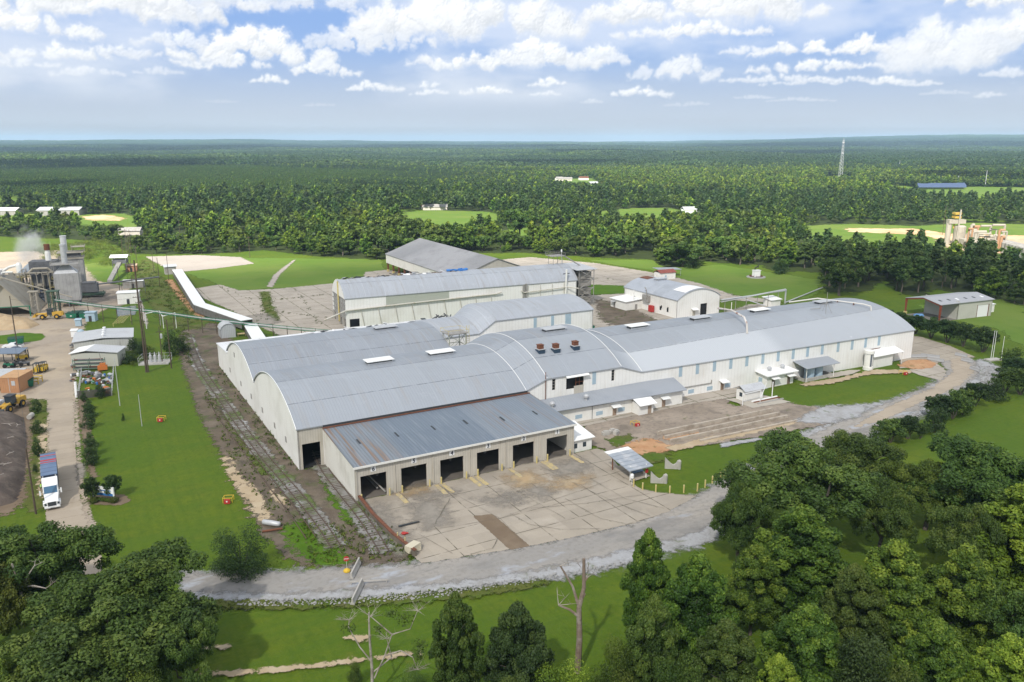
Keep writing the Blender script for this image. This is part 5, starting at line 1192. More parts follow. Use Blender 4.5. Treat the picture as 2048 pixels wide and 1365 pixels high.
f.tube((-1.2, 9, 18.6), (6, 9, 14.4), .25, n=6); f.tube((-6, 9, 14.5), (-2, 9, 18.6), .06, n=4)
f.build('rooftop_platform', m_steel, st)
f = MB(); f.lathe([(.3, 0), (.3, .8), (.1, 1)], (0, 13.5, 19.6), 8); f.tube((0, 13.5, 14), (0, 13.5, 19.6), .07); f.build('lamp', m_white, st)

loc, rot = frame_at(96.6, 162, 0)
gs = thing('gabled_storage_shed', 'big open sided storage shed with a wide grey gabled roof behind the hall', 'shed', loc, rot)
GW, GL, ze, zr = 36, 80.5, 8.6, 15.2
gsm = M('weathered_grey_roof', (.25, .248, .252), .5, var=[((.34, .335, .34), .03, .42, .62, .8), ((.19, .185, .185), .2, .5, .75, .6)], rib=(1, .8, .15, .2), streak=((.24, .22, .2), .5, .8))
r = MB()
r.slab([(-.4, -.4, ze), (GW / 2, -.4, zr), (GW / 2, GL + .4, zr), (-.4, GL + .4, ze)], .25); r.slab([(GW / 2, -.4, zr), (GW + .4, -.4, ze), (GW + .4, GL + .4, ze), (GW / 2, GL + .4, zr)], .25)
r.build('roof', gsm, gs)
w = MB(); w.box(-.1, 0, 4.3, .15, GL, 8.35); w.build('side_wall', m_beigey, gs)
for y in (0, GL - .25):
    w = MB(); gable(w, y, [(0, 8.3), (GW / 2, 14.9), (GW, 8.3)], .25, 4.3, axis='y'); w.build('gable_wall', m_beige, gs)
f = MB(); f.box(17, -.05, 9.5, 19, .0, 10.6); f.build('gable_vent', m_darkm, gs)
for i in range(12):
    f = MB(); y = 1 + i * (GL - 2) / 11; f.box(.1, y - .35, 0, .8, y + .35, 4.3); f.box(-.05, y - .4, 0, .85, y + .4, 1.2, 1); f.build('column', [m_rust, m_yellow], gs)
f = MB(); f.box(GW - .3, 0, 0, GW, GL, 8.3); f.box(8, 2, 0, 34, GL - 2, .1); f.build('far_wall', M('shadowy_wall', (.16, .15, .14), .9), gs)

loc, rot = frame_at(148.6, 89.8, 0)
mbd = thing('barrel_roof_workshop', 'cream workshop with a low barrel roof and a dark doorway right of the hall', 'workshop', loc, rot)
w = MB(); w.wall((0, 0), (20.2, 0), 0, 6.6, .25, [(11.0, 14.2, 0, 4.4)]); w.build('front_wall', m_wall, mbd)
w = MB(); w.wall((20.2, 0), (20.2, 31), 0, 6.6, .25); w.wall((20.2, 31), (0, 31), 0, 6.6, .25)
w.wall((0, 31), (0, 0), 0, 6.6, .25, [(6, 6.9, 2.8, 4.2), (22, 22.8, 2.2, 3.4), (25.6, 26.4, 2, 3.4)]); w.build('wall', m_wally, mbd)
for y in (0.0, 30.75):
    w = MB(); gable(w, y, arc(0, 20.2, 6.6, 9.9), .25, 6.58, axis='y'); w.build('gable_arch', m_wall, mbd)
r = MB(); loft(r, [(-.3, -.3, 20.5, 6.75, 10.1), (31.3, -.3, 20.5, 6.75, 10.1)], axis='y'); r.build('roof', M('patchy_grey_roof', (.36, .385, .425), .45, var=[((.28, .30, .33), .12, .42, .7, .8), ((.44, .46, .49), .3, .5, .75, .5)], rib=(1, .7, .12, .2)), mbd)
r = MB(); a = arc(-.3, 20.5, 6.8, 10.15, 20)
for i in range(4, 14): r.quad((a[i][0], .3, a[i][1] + .04), (a[i + 1][0], .3, a[i + 1][1] + .04), (a[i + 1][0], 7.0, a[i + 1][1] + .04), (a[i][0], 7.0, a[i][1] + .04))
r.build('white_roof_patch', m_white, mbd)
r = MB()
for i in range(7, 11): r.quad((a[i][0], 26, a[i][1] + .05), (a[i + 1][0], 26, a[i + 1][1] + .05), (a[i + 1][0], 31, a[i + 1][1] + .05), (a[i][0], 31, a[i][1] + .05))
r.build('rusty_roof_patch', m_rust, mbd)
f = MB(); f.box(8, 21, 9.7, 12.4, 23, 10.5); f.box(7.6, 20.6, 10.6, 12.8, 23.4, 10.75); f.build('roof_vent', m_galv, mbd)
f = MB(); f.box(11.0, .5, 0, 14.2, .7, 4.4); f.build('doorway', m_void, mbd)
f = MB(); f.box(7.4, -.06, 0, 8.6, .02, 2.2); f.build('door', M('cream_door', (.45, .42, .36), .6), mbd)
f = MB(); f.slab([(6.6, -1.4, 2.7), (9.4, -1.4, 2.7), (9.4, 0, 3.1), (6.6, 0, 3.1)], .12); f.build('awning', m_whiter, mbd)
for y in (5, 9, 24.5):
    f = MB(); f.box(-.06, y - .45, 1.6, .02, y + .45, 3.0); f.build('broken_window', m_void, mbd)
f = MB(); f.box(-1.2, 15, 3.6, 0, 18.5, 6.0); f.path([(-1, 16, 6), (-1.2, 16, 8), (-.4, 18, 8.6)], .18, 6); f.build('wall_duct', m_steel, mbd)
f = MB(); f.box(-1.4, 12.2, .3, -.3, 14.4, 2.6); f.build('red_cabinet', m_red, mbd)
f = MB(); f.tube((-3.6, 20.5, 0), (-3.6, 20.5, 7.5), .14); f.build('white_post', m_whitew, mbd)
lean = MB(); lean.box(-7.5, 20, 0, -.05, 29.5, 3.4); lo = lean.build('side_room', m_whitew, mbd)
f = MB(); f.slab([(-8, 19.5, 3.5), (0, 19.5, 4.0), (0, 30, 4.0), (-8, 30, 3.5)], .15); f.build('roof', m_whiter, lo)
f = MB(); f.box(-7.56, 26.5, 0, -7.48, 27.6, 2.2); f.slab([(-8.8, 26, 2.5), (-7.5, 26, 2.8), (-7.5, 28.2, 2.8), (-8.8, 28.2, 2.5)], .1, 1); f.box(-3.2, 19.9, 0, -2.2, 20.0, 2.1); f.build('door', [m_steel, m_galv], lo)

loc, rot = frame_at(196.5, 157.3, -4)
rh = thing('red_roof_hut', 'small white hut with a rust red roof and a carport behind it', 'hut', loc, rot)
w = MB(); w.box(0, 0, 0, 8.3, 5, 3.2); w.build('wall', m_whitew, rh)
r = MB(); r.slab([(-.4, -.4, 3.3), (8.7, -.4, 3.3), (8.7, 2.5, 4.4), (-.4, 2.5, 4.4)], .15); r.slab([(-.4, 2.5, 4.4), (8.7, 2.5, 4.4), (8.7, 5.4, 3.3), (-.4, 5.4, 3.3)], .15); r.build('roof', M('red_roof', (.22, .06, .045), .7, var=[((.30, .11, .08), .8, .45, .7, .7)]), rh)
f = MB(); f.box(2.4, -.06, 0, 3.3, .02, 2.1); f.build('door', m_bluep, rh)
f = MB(); f.slab([(3, 5.6, 3.9), (16, 5.6, 3.2), (16, 11, 3.4), (3, 11, 4.1)], .14)
for x, y in ((15.6, 6), (15.6, 10.6), (9.5, 6), (9.5, 10.6)): f.tube((x, y, 0), (x, y, 3.4), .08, n=6)
f.build('carport', m_bgrey, rh)
loc, rot = frame_at(234.7, 39.9, -6)
ps = thing('portal_frame_shed', 'grey roofed shed at the right with an open red steel portal bay', 'shed', loc, rot)
w = MB(); w.wall((0, 0), (17.3, 0), 0, 6.0, .25, [(9.8, 15.6, 0, 4.4)]); w.wall((17.3, 0), (17.3, 14), 0, 6.0, .25); w.wall((17.3, 14), (0, 14), 0, 6.0, .25); w.wall((0, 14), (0, 0), 0, 6.6, .25)
w.build('wall', M('pale_green_grey_wall', (.50, .49, .43), .6, var=[((.42, .41, .36), .3, .45, .7, .5)], rib=(0, .8, .15, .2)), ps)
f = MB(); f.box(9.8, .1, 0, 15.6, .2, 4.4); f.build('roller_door', m_white, ps)
f = MB(); f.box(9.65, -.06, 0, 9.85, .1, 4.6); f.box(15.5, -.06, 0, 15.75, .1, 4.6); f.build('door_frame', m_rust, ps)
r = MB(); r.slab([(-9.5, -.5, 6.2), (17.8, -.5, 6.2), (17.8, 7, 7.6), (-9.5, 7, 7.6)], .18); r.slab([(-9.5, 7, 7.6), (17.8, 7, 7.6), (17.8, 14.5, 6.2), (-9.5, 14.5, 6.2)], .18); r.build('roof', M('grey_shed_roof', (.34, .345, .36), .5, rib=(0, .8, .15, .2)), ps)
for i in range(6):
    f = MB(); x = -6 + i * 4.2; f.slab([(x - .5, 2.2, 6.72), (x + .5, 2.2, 6.72), (x + .5, 3.6, 6.98), (x - .5, 3.6, 6.98)], .05); f.build('rooflight', m_darkm if i not in (2, 5) else m_white, ps)
f = MB()
for y in (-.2, 14.2): 
    f.add([(-9.2 - .15, y - .2, 0), (-9.2 + .15, y - .2, 0), (-9.2 + .15, y + .2, 0), (-9.2 - .15, y + .2, 0), (-9.2 - .15, y - .45, 6), (-9.2 + .15, y - .45, 6), (-9.2 + .15, y + .45, 6), (-9.2 - .15, y + .45, 6)], [(0, 3, 2, 1), (4, 5, 6, 7), (0, 1, 5, 4), (1, 2, 6, 5), (2, 3, 7, 6), (3, 0, 4, 7)])
f.add([(-9.35, -.4, 5.5), (-9.35, 7, 7.0), (-9.35, 14.4, 5.5), (-9.35, 14.4, 6.0), (-9.35, 7, 7.42), (-9.35, -.4, 6.0), (-9.05, -.4, 5.5), (-9.05, 7, 7.0), (-9.05, 14.4, 5.5), (-9.05, 14.4, 6.0), (-9.05, 7, 7.42), (-9.05, -.4, 6.0)], [(0, 5, 4, 1), (1, 4, 3, 2), (6, 7, 10, 11), (7, 8, 9, 10), (0, 1, 7, 6), (1, 2, 8, 7)])
f.build('portal_frame', M('red_oxide', (.22, .055, .03), .6), ps)
f = MB(); f.box(-9.6, 13.7, 0, -8.8, 14.7, 1.2); f.build('yellow_footing', m_yellow, ps)
f = MB(); f.box(-9.2, 0, 0, 0, 14, .06); f.build('floor', M('shed_slab', (.2, .185, .165), .9, var=[((.1, .09, .08), .2, .45, .7, .7)]), ps)
tp = MB(); rr = random.Random(2)
for i in range(12): tp.cbox((rr.uniform(-1.6, 1.6), rr.uniform(-1, 1), .25 + rr.uniform(0, .2)), (rr.uniform(.8, 1.8), rr.uniform(.6, 1.3), .5), rr.uniform(0, 3), 0, rr.uniform(-.3, .3), rr.uniform(-.3, .3))
solo('tarpaulin_heap', tp, M('light_blue_tarp', (.16, .33, .60), .5), 'light blue tarpaulin heap under the red portal bay', 'tarpaulin', W(228, 50.5, .06), 0)
ob = thing('small_white_shed', 'small white shed at the right side of the portal framed shed', 'shed', W(254.5, 42), AX - R(6)); w = MB(); w.box(0, 0, 0, 5, 6, 3); w.build('wall', m_whitew, ob)
r = MB(); r.slab([(-.3, -.3, 3.1), (5.3, -.3, 3.1), (5.3, 6.3, 3.6), (-.3, 6.3, 3.6)], .15); r.build('roof', m_whiter, ob); f = MB(); f.box(.8, -.06, 0, 3.6, .02, 2.3); f.build('door', m_bluep, ob)

wo = thing('flat_roof_block', 'white block with a flat white roof and two roof fans against the long wall', 'outbuilding', FL, AX)
w = MB(); w.box(113.7, 13.6, 0, 123.3, 17.4, 3.2); w.build('wall', m_whitew, wo); r = MB(); r.slab([(112.9, 12.7, 3.5), (124.2, 12.7, 3.5), (124.2, 17.3, 3.9), (112.9, 17.3, 3.9)], .22); r.build('roof', m_whiter, wo)
for u in (116.4, 121.2):
    f = MB(); f.lathe([(.3, 0), (.3, .4), (.6, .55), (.65, .9), (.3, 1.2)], (u, 15.6, 3.7), 10); f.build('roof_fan', m_galv, wo)
for u in (116, 121.6):
    f = MB(); f.box(u - .5, 13.53, 0, u + .5, 13.62, 2.1); f.build('door', M('dark_door', (.18, .13, .10), .6), wo); f = MB(); f.slab([(u - 1.3, 12.2, 2.5), (u + 1.3, 12.2, 2.5), (u + 1.3, 13.6, 2.8), (u - 1.3, 13.6, 2.8)], .1); f.build('awning', m_whiter, wo)
f = MB(); f.box(113.62, 15.2, .2, 113.7, 16.4, 2.3); f.build('panel', m_bluep, wo)
ts = thing('tank_shelter', 'grey roofed open shelter over two tanks in a low walled basin', 'shelter', FL, AX)
f = MB(); f.wall((126.5, 12.4), (137.5, 12.4), 0, .9, .25); f.wall((126.5, 16.4), (126.5, 12.4), 0, .9, .25); f.wall((137.5, 12.4), (137.5, 16.0), 0, .9, .25); f.build('basin_wall', m_conw, ts)
f = MB(); f.box(126.7, 12.6, .01, 137.3, 16.2, .06); f.build('basin_floor', m_void, ts)
f = MB(); f.slab([(126.0, 11.7, 3.9), (138.8, 11.7, 3.9), (138.8, 16.5, 4.9), (126.0, 16.5, 4.9)], .15); f.build('roof', m_bgrey, ts)
for u in (126.7, 137.2): f = MB(); f.tube((u, 12.3, 0), (u, 12.3, 4.0), .1, n=6); f.build('post', m_whitew, ts)
for u in (130.2, 133.4):
    f = MB(); f.lathe([(1.35, .1), (1.35, 3.2), (1.1, 3.4)], (u, 14.4, 0), 18); f.build('tank', m_bluep, ts)
tw = thing('silo_shed', 'white lean to shed with a short round white tower at its left end', 'shed', FL, AX)
f = MB(); f.lathe([(1.35, 0), (1.35, .9), (1.15, .9), (1.15, 4.7), (1.4, 4.7), (1.4, 5.5), (1.0, 5.6)], (151.6, 12.6, 0), 16); f.build('tower', m_whitew, tw)
for a in (-1.9, -.9): f = MB(); f.cbox((151.6 + 1.16 * math.cos(a), 12.6 + 1.16 * math.sin(a), 2.8), (.5, .08, 3.4), a + math.pi / 2); f.build('dark_panel', M('slate_panel', (.12, .14, .17), .5), tw)
f = MB(); f.box(153.4, 12.4, 0, 161.8, 15.0, 3.4); f.build('wall', m_whitew, tw)
f = MB(); f.slab([(152.8, 11.7, 3.6), (165.6, 11.7, 3.6), (165.6, 15.0, 4.6), (152.8, 15.0, 4.6)], .14); f.build('roof', m_whiter, tw)
f = MB(); f.box(152.8, 15.02, 4.5, 162, 15.12, 4.8); f.build('rusty_flashing', m_rust, tw)
for v in (12, 14.5): f = MB(); f.tube((165.3, v, 0), (165.3, v, 3.9), .08, n=6); f.build('post', m_whitew, tw)
ph = thing('pump_house', 'small white pump house with a pale pitched roof and white pipe frames', 'pump house', FL, AX)
f = MB(); f.box(100.2, 7.6, 0, 106.2, 10.6, 2.9); f.build('wall', m_whitew, ph)
f = MB(); f.slab([(99.6, 7.0, 2.9), (106.8, 7.0, 2.9), (106.8, 9.1, 4.0), (99.6, 9.1, 4.0)], .12); f.slab([(99.6, 9.1, 4.0), (106.8, 9.1, 4.0), (106.8, 11.2, 2.9), (99.6, 11.2, 2.9)], .12); f.build('roof', m_galv, ph)
f = MB(); f.box(100.13, 8.6, 1.2, 100.21, 9.5, 2.2); f.build('window', m_glass, ph)
f = MB(); f.path([(97.6, 5.8, 0), (97.6, 5.8, 3), (103.4, 5.8, 3.2), (103.4, 5.8, 0)], .09, 6); f.path([(98.2, 6.3, 0), (98.2, 6.3, 2.9), (97.6, 5.8, 2.9)], .09, 6); f.tube((107.8, 6.2, 0), (107.8, 6.2, 4.5), .12, n=6); f.path([(103.6, 5.8, 1.5), (106, 7, 3), (106.4, 7, 4.3)], .06, 5); f.build('pipe_frame', m_white, ph)
for v, c in ((6.0, m_rust), (4.8, m_steel), (6.8, m_white)):
    f = MB(); f.tube((101.6, v, .25), (110.2, v, .25), .22, n=8); solo('lying_pipe', f, c, {m_rust: 'rusty red pipe lying on the pump house pad', m_steel: 'grey pipe lying on the front edge of the pump house pad', m_white: 'thin white pipe lying closest to the pump house'}[c], 'pipe', FL, AX)
m_tanw = M('weathered_tan_concrete', (.44, .385, .315), .9, var=[((.26, .215, .17), .35, .42, .66, .85), ((.54, .49, .42), 1.2, .5, .75, .5)])
for k, ((a, b), (c, d), h) in enumerate([((67.1, -.2), (100.6, -.9), 1.0), ((66.9, -2.8), (100.2, -3.5), .9), ((66.5, -5.1), (100.1, -5.9), .9), ((72.4, -7.6), (100.3, -8.6), .55)]):
    f = MB(); f.wall((a, b), (c, d), 0, h, .45)
    n_ = 16
    for i in range(n_):
        t = (i + .5) / n_; x, y = a + (c - a) * t, b + (d - b) * t
        f.box(x - .08, y - .12, 0, x + .08, y - .005, h * .9)
    solo('low_concrete_wall', f, m_tanw, ['long low concrete wall farthest back of the four in the yard', 'second long low concrete wall from the back in the yard', 'third long low concrete wall from the back in the yard', 'lowest and frontmost of the four long concrete walls'][k], 'wall', FL, AX, 'long low concrete walls in the yard')
ct = thing('lattice_tower', 'open steel lattice tower with a railed top between the factory vaults', 'tower', W(48.3, 62.5, 5.6), AX)
f = MB(); h = 6.6
for x in (-2.4, 2.4):
    for y in (-2, 2): f.tube((x, y, 0), (x, y, h), .13, n=6)
for a, b in (((-2.4, -2), (2.4, -2)), ((2.4, -2), (2.4, 2)), ((2.4, 2), (-2.4, 2)), ((-2.4, 2), (-2.4, -2))):
    for z in (0, 3.3): f.tube((*a, z), (*b, z + 3.3), .06, n=4); f.tube((*b, z), (*a, z + 3.3), .06, n=4)
    for z in (3.3, 6.5): f.tube((*a, z), (*b, z), .1, n=5)
f.build('legs', M('pale_green_steel', (.36, .38, .30), .6), ct)
f = MB(); f.box(-2.9, -2.5, h, 2.9, 2.5, h + .2); f.build('platform', m_steel, ct)
f = MB()
for a, b in (((-2.9, -2.5), (2.9, -2.5)), ((2.9, -2.5), (2.9, 2.5)), ((2.9, 2.5), (-2.9, 2.5)), ((-2.9, 2.5), (-2.9, -2.5))):
    f.tube((*a, h + 1.1), (*b, h + 1.1), .05, n=4); f.tube((*a, h), (*a, h + 1.15), .05, n=4)
f.build('railing', m_yellow, ct)
f = MB()
for x in (3.6, 4.4): f.tube((x, 0, 0), (x, 0, 8.2), .06, n=5)
for k in range(16): f.tube((3.6, 0, .4 + k * .5), (4.4, 0, .4 + k * .5), .04, n=4)
f.build('ladder', m_yellow, ct)
cg = thing('conveyor_gallery', 'long white roofed conveyor gallery running down to the factory corner', 'conveyor', (0, 0, 0), 0)
def gallery(mb_r, mb_w, pts, wd, zs, hh):
    for (a, b), (za, zb) in zip(zip(pts[:-1], pts[1:]), zip(zs[:-1], zs[1:])):
        a, b = Vector(a), Vector(b); d = (b - a).normalized(); nn = Vector((-d.y, d.x)) * wd / 2
        q = [a + nn, a - nn, b - nn, b + nn]
        P = [(*q[0], za), (*q[1], za), (*q[2], zb), (*q[3], zb)]
        mb_r.slab([P[1], P[2], P[3], P[0]], .18)
        for s in (.93, -.93):
            c, e = a + nn * s, b + nn * s
            mb_w.quad((*c, za - hh), (*e, zb - hh), (*e, zb - .18), (*c, za - .18)); mb_w.quad((*c, za - .18), (*e, zb - .18), (*e, zb - hh), (*c, za - hh))
pts = [G(354, 540, 3.2), G(399, 608, 3.4), G(494, 641, 3.6)]
f, g = MB(), MB(); gallery(f, g, pts, 4.2, [3.4, 3.4, 3.8], 2.9); f.build('roof', m_white, cg); g.build('wall', m_steel, cg)
cg2 = thing('conveyor_gallery', 'short white roofed conveyor ramp ending at the white torn roof', 'conveyor', (0, 0, 0), 0)
f, g = MB(), MB(); gallery(f, g, [G(500, 648, 3.5), G(519, 682, 5)], 4.0, [3.4, 5.6], 2.4); f.build('roof', m_whiter, cg2); g.build('wall', m_steel, cg2)
ch = thing('conveyor_head_house', 'tiny grey hut at the far head of the conveyor gallery', 'hut', (*G(341, 548), 0), AX); f = MB(); f.box(-2.5, -2, 0, 2.5, 2, 3.6); f.build('wall', m_steel, ch); f = MB(); f.slab([(-3, -2.4, 3.7), (3, -2.4, 3.7), (3, 0, 4.6), (-3, 0, 4.6)], .15); f.slab([(-3, 0, 4.6), (3, 0, 4.6), (3, 2.4, 3.7), (-3, 2.4, 3.7)], .15); f.build('roof', m_galv, ch)
ar = thing('arched_shed', 'little galvanised shed with an arched roof beside the factory west corner', 'shed', W(1.0, 138), AX)
f = MB(); f.wall((0, 0), (4.6, 0), 0, 2.9, .12); f.wall((4.6, 0), (4.6, 5), 0, 2.9, .12); f.wall((4.6, 5), (0, 5), 0, 2.9, .12); f.wall((0, 5), (0, 0), 0, 2.9, .12); gable(f, 0, arc(0, 4.6, 2.9, 4.6, 10), .1, 2.9, axis='y'); gable(f, 4.9, arc(0, 4.6, 2.9, 4.6, 10), .1, 2.9, axis='y')
f.build('wall', M('ribbed_galvanised', (.50, .52, .53), .45, .15, rib=(0, .55, .4, .4)), ar); f = MB(); loft(f, [(-.2, -.15, 4.75, 2.95, 4.75), (5.2, -.15, 4.75, 2.95, 4.75)], .1, 12, 'y'); f.build('roof', m_galv, ar)
pb = thing('pipe_bridge', 'grey elevated pipe bridge from the workshop to the lawn behind the factory', 'pipe bridge', (0, 0, 0), 0)
A_, B_ = Vector((*G(1442, 604, 4.6), 4.6)), Vector((*G(1572, 580, 5.6), 5.8)); f = MB()
for o in (-.6, .6): f.tube(A_ + Vector((0, o, 0)), B_ + Vector((0, o, 0)), .16, n=6)
f.cbox((A_ + B_) / 2 + Vector((0, 0, .1)), ((B_ - A_).length, 1.0, .12), math.atan2((B_ - A_).y, (B_ - A_).x)); f.path([B_, B_ + Vector((0, 0, -5.6))], .3, 6); f.path([B_ + Vector((0, 0, -5.3)), Vector((*G(1645, 578), .6))], .25, 6)
C_ = Vector((*G(1530, 612, 4.5), 4.5)); f.tube(A_.lerp(B_, .3), C_, .18, n=6); f.build('pipe', m_galv, pb)
for t in (.06, .22, .38, .55, .72, .88):
    q = A_.lerp(B_, t); f = MB(); f.tube((q.x, q.y, 0), tuple(q), .12, n=6); f.build('post', m_steel, pb)
f = MB(); f.tube((*G(1462, 628), .05), (*G(1462, 628), 4.3), .13); f.lathe([(.3, 0), (.3, 1.2)], (*G(1462, 628), 0), 8, 1); f.build('post', [m_whitew, m_yellow], pb)
gt = thing('small_gate_house', 'tiny white hut behind the long factory roof by the pipe bridge', 'hut', (*G(1543, 612), 0), AX); f = MB(); f.box(-2.5, -2, 0, 2.5, 2, 2.8); f.build('wall', m_whitew, gt); f = MB(); f.slab([(-3, -2.5, 2.8), (3, -2.5, 2.8), (3, 2.5, 3.5), (-3, 2.5, 3.5)], .15); f.build('roof', m_whiter, gt)
f = MB(); f.path([W(99.2, 83, 3.2), W(100.5, 84, 1.2), W(118, 84, .9), W(138, 77, .7)], .45, 8); f.lathe([(1, 0), (1, 1.3), (.6, 1.6)], tuple(W(99.8, 83.5, 0)), 10, 1)
solo('ground_duct', f, [m_whitew, m_yellow], 'long white duct lying on the ground behind the raised grey roof', 'duct')
def rail_track(pts, label, ties=True):
    o = thing('rail_track', label, 'railway', (0, 0, 0))
    P = [Vector((*G(x, y), 0)) for x, y in pts]
    Q = []
    for i in range(len(P) - 1):
        p0, p1, p2, p3 = P[max(0, i - 1)], P[i], P[i + 1], P[min(len(P) - 1, i + 2)]
        for k in range(12):
            t = k / 12; Q.append(.5 * ((2 * p1) + (p2 - p0) * t + (2 * p0 - 5 * p1 + 4 * p2 - p3) * t * t + (3 * p1 - p0 - 3 * p2 + p3) * t ** 3))
    Q.append(P[-1])
    ra, rb, tm = MB(), MB(), MB(); acc = 0; rr = random.Random(len(label))
    for a, b in zip(Q[:-1], Q[1:]):
        d = (b - a); L = d.length; d.normalize(); nn = Vector((-d.y, d.x, 0)); ang = math.atan2(d.y, d.x)
        for m_, s in ((ra, .75), (rb, -.75)): m_.cbox((a + b) / 2 + nn * s + Vector((0, 0, .42)), (L + .05, .10, .16), ang)
        while acc < L:
            if rr.random() < .72: tm.cbox(a + d * acc + nn * rr.uniform(-.12, .12) + Vector((0, 0, .31)), (.22, 2.3, .1), ang + rr.uniform(-.04, .04))
            acc += .75
        acc -= L
    m_rail = M('rusty_rail', (.11, .075, .055), .7); m_tie = M('old_tie', (.13, .11, .09), .9, var=[((.24, .215, .19), 1.0, .42, .7, .8)])
    ra.build('rail', m_rail, o); rb.build('rail', m_rail, o)
    if ties: tm.build('ties', m_tie, o)['kind'] = 'stuff'
    if not ties: return
    w = 1.7; left, right = [], []
    for i, q in enumerate(Q):
        d = (Q[min(i + 1, len(Q) - 1)] - Q[max(0, i - 1)]).normalized(); nn = Vector((-d.y, d.x, 0)); left.append(tuple((q + nn * w)[:2])); right.append(tuple((q - nn * w)[:2]))
    sheet('ballast_bed', left + right[::-1], m_ballast, .9, .6)
rail_track([(376, 672), (384, 700), (402, 740), (436, 790), (478, 850), (532, 920), (592, 990), (640, 1050), (672, 1098)], 'rail track on pale ballast running beside the factory west wall')
rail_track([(400, 640), (385, 660), (383, 682), (400, 720), (440, 770), (500, 840), (560, 905), (622, 970), (676, 1030), (716, 1080), (735, 1110)] if False else [(633, 905), (652, 945), (686, 990), (722, 1035), (752, 1080), (768, 1108)], 'short overgrown rail track coming out of the factory rail door')
rail_track([(420, 800), (452, 850), (500, 915), (545, 975), (580, 1020), (622, 1080)], 'third overgrown track nearest the mown lawn', False)
def stuff_clumps(name, label, spots, size, per, lm, flat=.6):
    blobs = [(x, y, z, s, t) for x, y, z, s, t in spots]
    V, F, T = leaves(len(spots), blobs, per, size, flat, .1)
    o = link(name, np_mesh(name, V, F, {'tint': ('FACE', T)}, [LM[lm]])); tag(o, label, 'weeds', None, 'stuff'); return o
rr = random.Random(17)
def along(pts, n, jit):
    P = [Vector(G(x, y)) for x, y in pts]; out = []
    for i in range(n):
        k = rr.randrange(len(P) - 1); t = rr.random(); q = P[k].lerp(P[k + 1], t); out.append((q.x + rr.gauss(0, jit), q.y + rr.gauss(0, jit)))
    return out
def inside(poly_px, n):
    P = px(*poly_px); xs = [p[0] for p in P]; ys = [p[1] for p in P]; out = []
    while len(out) < n:
        x, y = rr.uniform(min(xs), max(xs)), rr.uniform(min(ys), max(ys))
        if inpoly(np.array([x]), np.array([y]), P)[0]: out.append((x, y))
    return out
sp = []
for x, y in along([(730, 1020), (760, 1045), (800, 1085), (830, 1110)], 45, .5): sp.append((x - .6, y - .4, .3, rr.uniform(.2, .5), rr.uniform(.2, .9)))
for x, y in inside([(600, 1040), (650, 1050), (720, 1040), (800, 1095), (780, 1125), (620, 1130)], 230): sp.append((x, y, .3, rr.uniform(.2, .65), rr.uniform(.2, .9)))
for x, y in inside([(400, 780), (440, 790), (560, 940), (650, 1060), (590, 1090), (480, 960)], 320): sp.append((x, y, .25, rr.uniform(.15, .5), rr.uniform(.1, .8)))
for x, y in along([(445, 745), (520, 840), (590, 935)], 110, .7): sp.append((x - .8, y, .4, rr.uniform(.2, .6), rr.uniform(.1, .6)))
for x, y in inside([(262, 560), (285, 520), (330, 560), (395, 620), (430, 640), (360, 660), (300, 610)], 300): sp.append((x, y, .4, rr.uniform(.4, 1.3), rr.uniform(.1, .7)))
for x, y in inside([(340, 660), (380, 660), (385, 740), (360, 700)], 90): sp.append((x, y, .4, rr.uniform(.3, 1.0), rr.uniform(.1, .7)))
for x, y in inside([(225, 700), (300, 690), (320, 715), (262, 735), (240, 720)], 120): sp.append((x, y, .5, rr.uniform(.5, 1.3), rr.uniform(.1, .6)))
for x, y in inside([(400, 1205), (700, 1200), (1100, 1160), (1100, 1172), (700, 1218), (400, 1222)], 330): sp.append((x, y, .2, rr.uniform(.12, .42), rr.uniform(.2, .9)))
for x, y in inside([(520, 585), (545, 590), (560, 645), (520, 640)], 60): sp.append((x, y, .3, rr.uniform(.4, 1.0), rr.uniform(.2, .7)))
for x, y in inside([(200, 480), (262, 505), (232, 540), (160, 520), (90, 520), (60, 500)], 260): sp.append((x, y, 1.0, rr.uniform(.8, 3.2), rr.uniform(.3, 1)))
stuff_clumps('weeds', 'scrubby weeds along the tracks and road verge', sp, .19, 26, 'olive')
sp = []
JL = [[(1222, 962), (1160, 985), (1080, 1010), (1000, 1040), (930, 1052), (845, 1065)], [(985, 955), (1060, 1000), (1130, 1040)], [(1080, 935), (1180, 985), (1260, 1020), (1300, 1035)], [(1020, 1030), (1060, 1052), (1120, 1062), (1200, 1060)], [(1130, 1000), (1200, 1040), (1250, 1050)], [(1235, 965), (1300, 985), (1390, 995)], [(995, 1080), (985, 1100), (940, 1112)], [(1180, 960), (1250, 1000), (1330, 1020)], [(900, 1000), (870, 1050)], [(1050, 1020), (1170, 1010), (1300, 990)]]
for l in JL:
    for x, y in along(l, 26, .12): sp.append((x, y, .08, rr.uniform(.06, .22), rr.uniform(0, .5)))
for l in [[(440, 575), (500, 600), (520, 650)], [(560, 600), (650, 590)], [(560, 625), (690, 640)], [(590, 580), (640, 650)], [(1020, 530), (1200, 545)], [(1050, 550), (1230, 560)], [(1200, 600), (1340, 650)], [(1230, 640), (1300, 600)]]:
    for x, y in along(l, 30, .5): sp.append((x, y, .15, rr.uniform(.2, .6), rr.uniform(0, .5)))
stuff_clumps('joint_weeds', 'dark tufts of weed growing in the concrete joints', sp, .10, 16, 'olive')
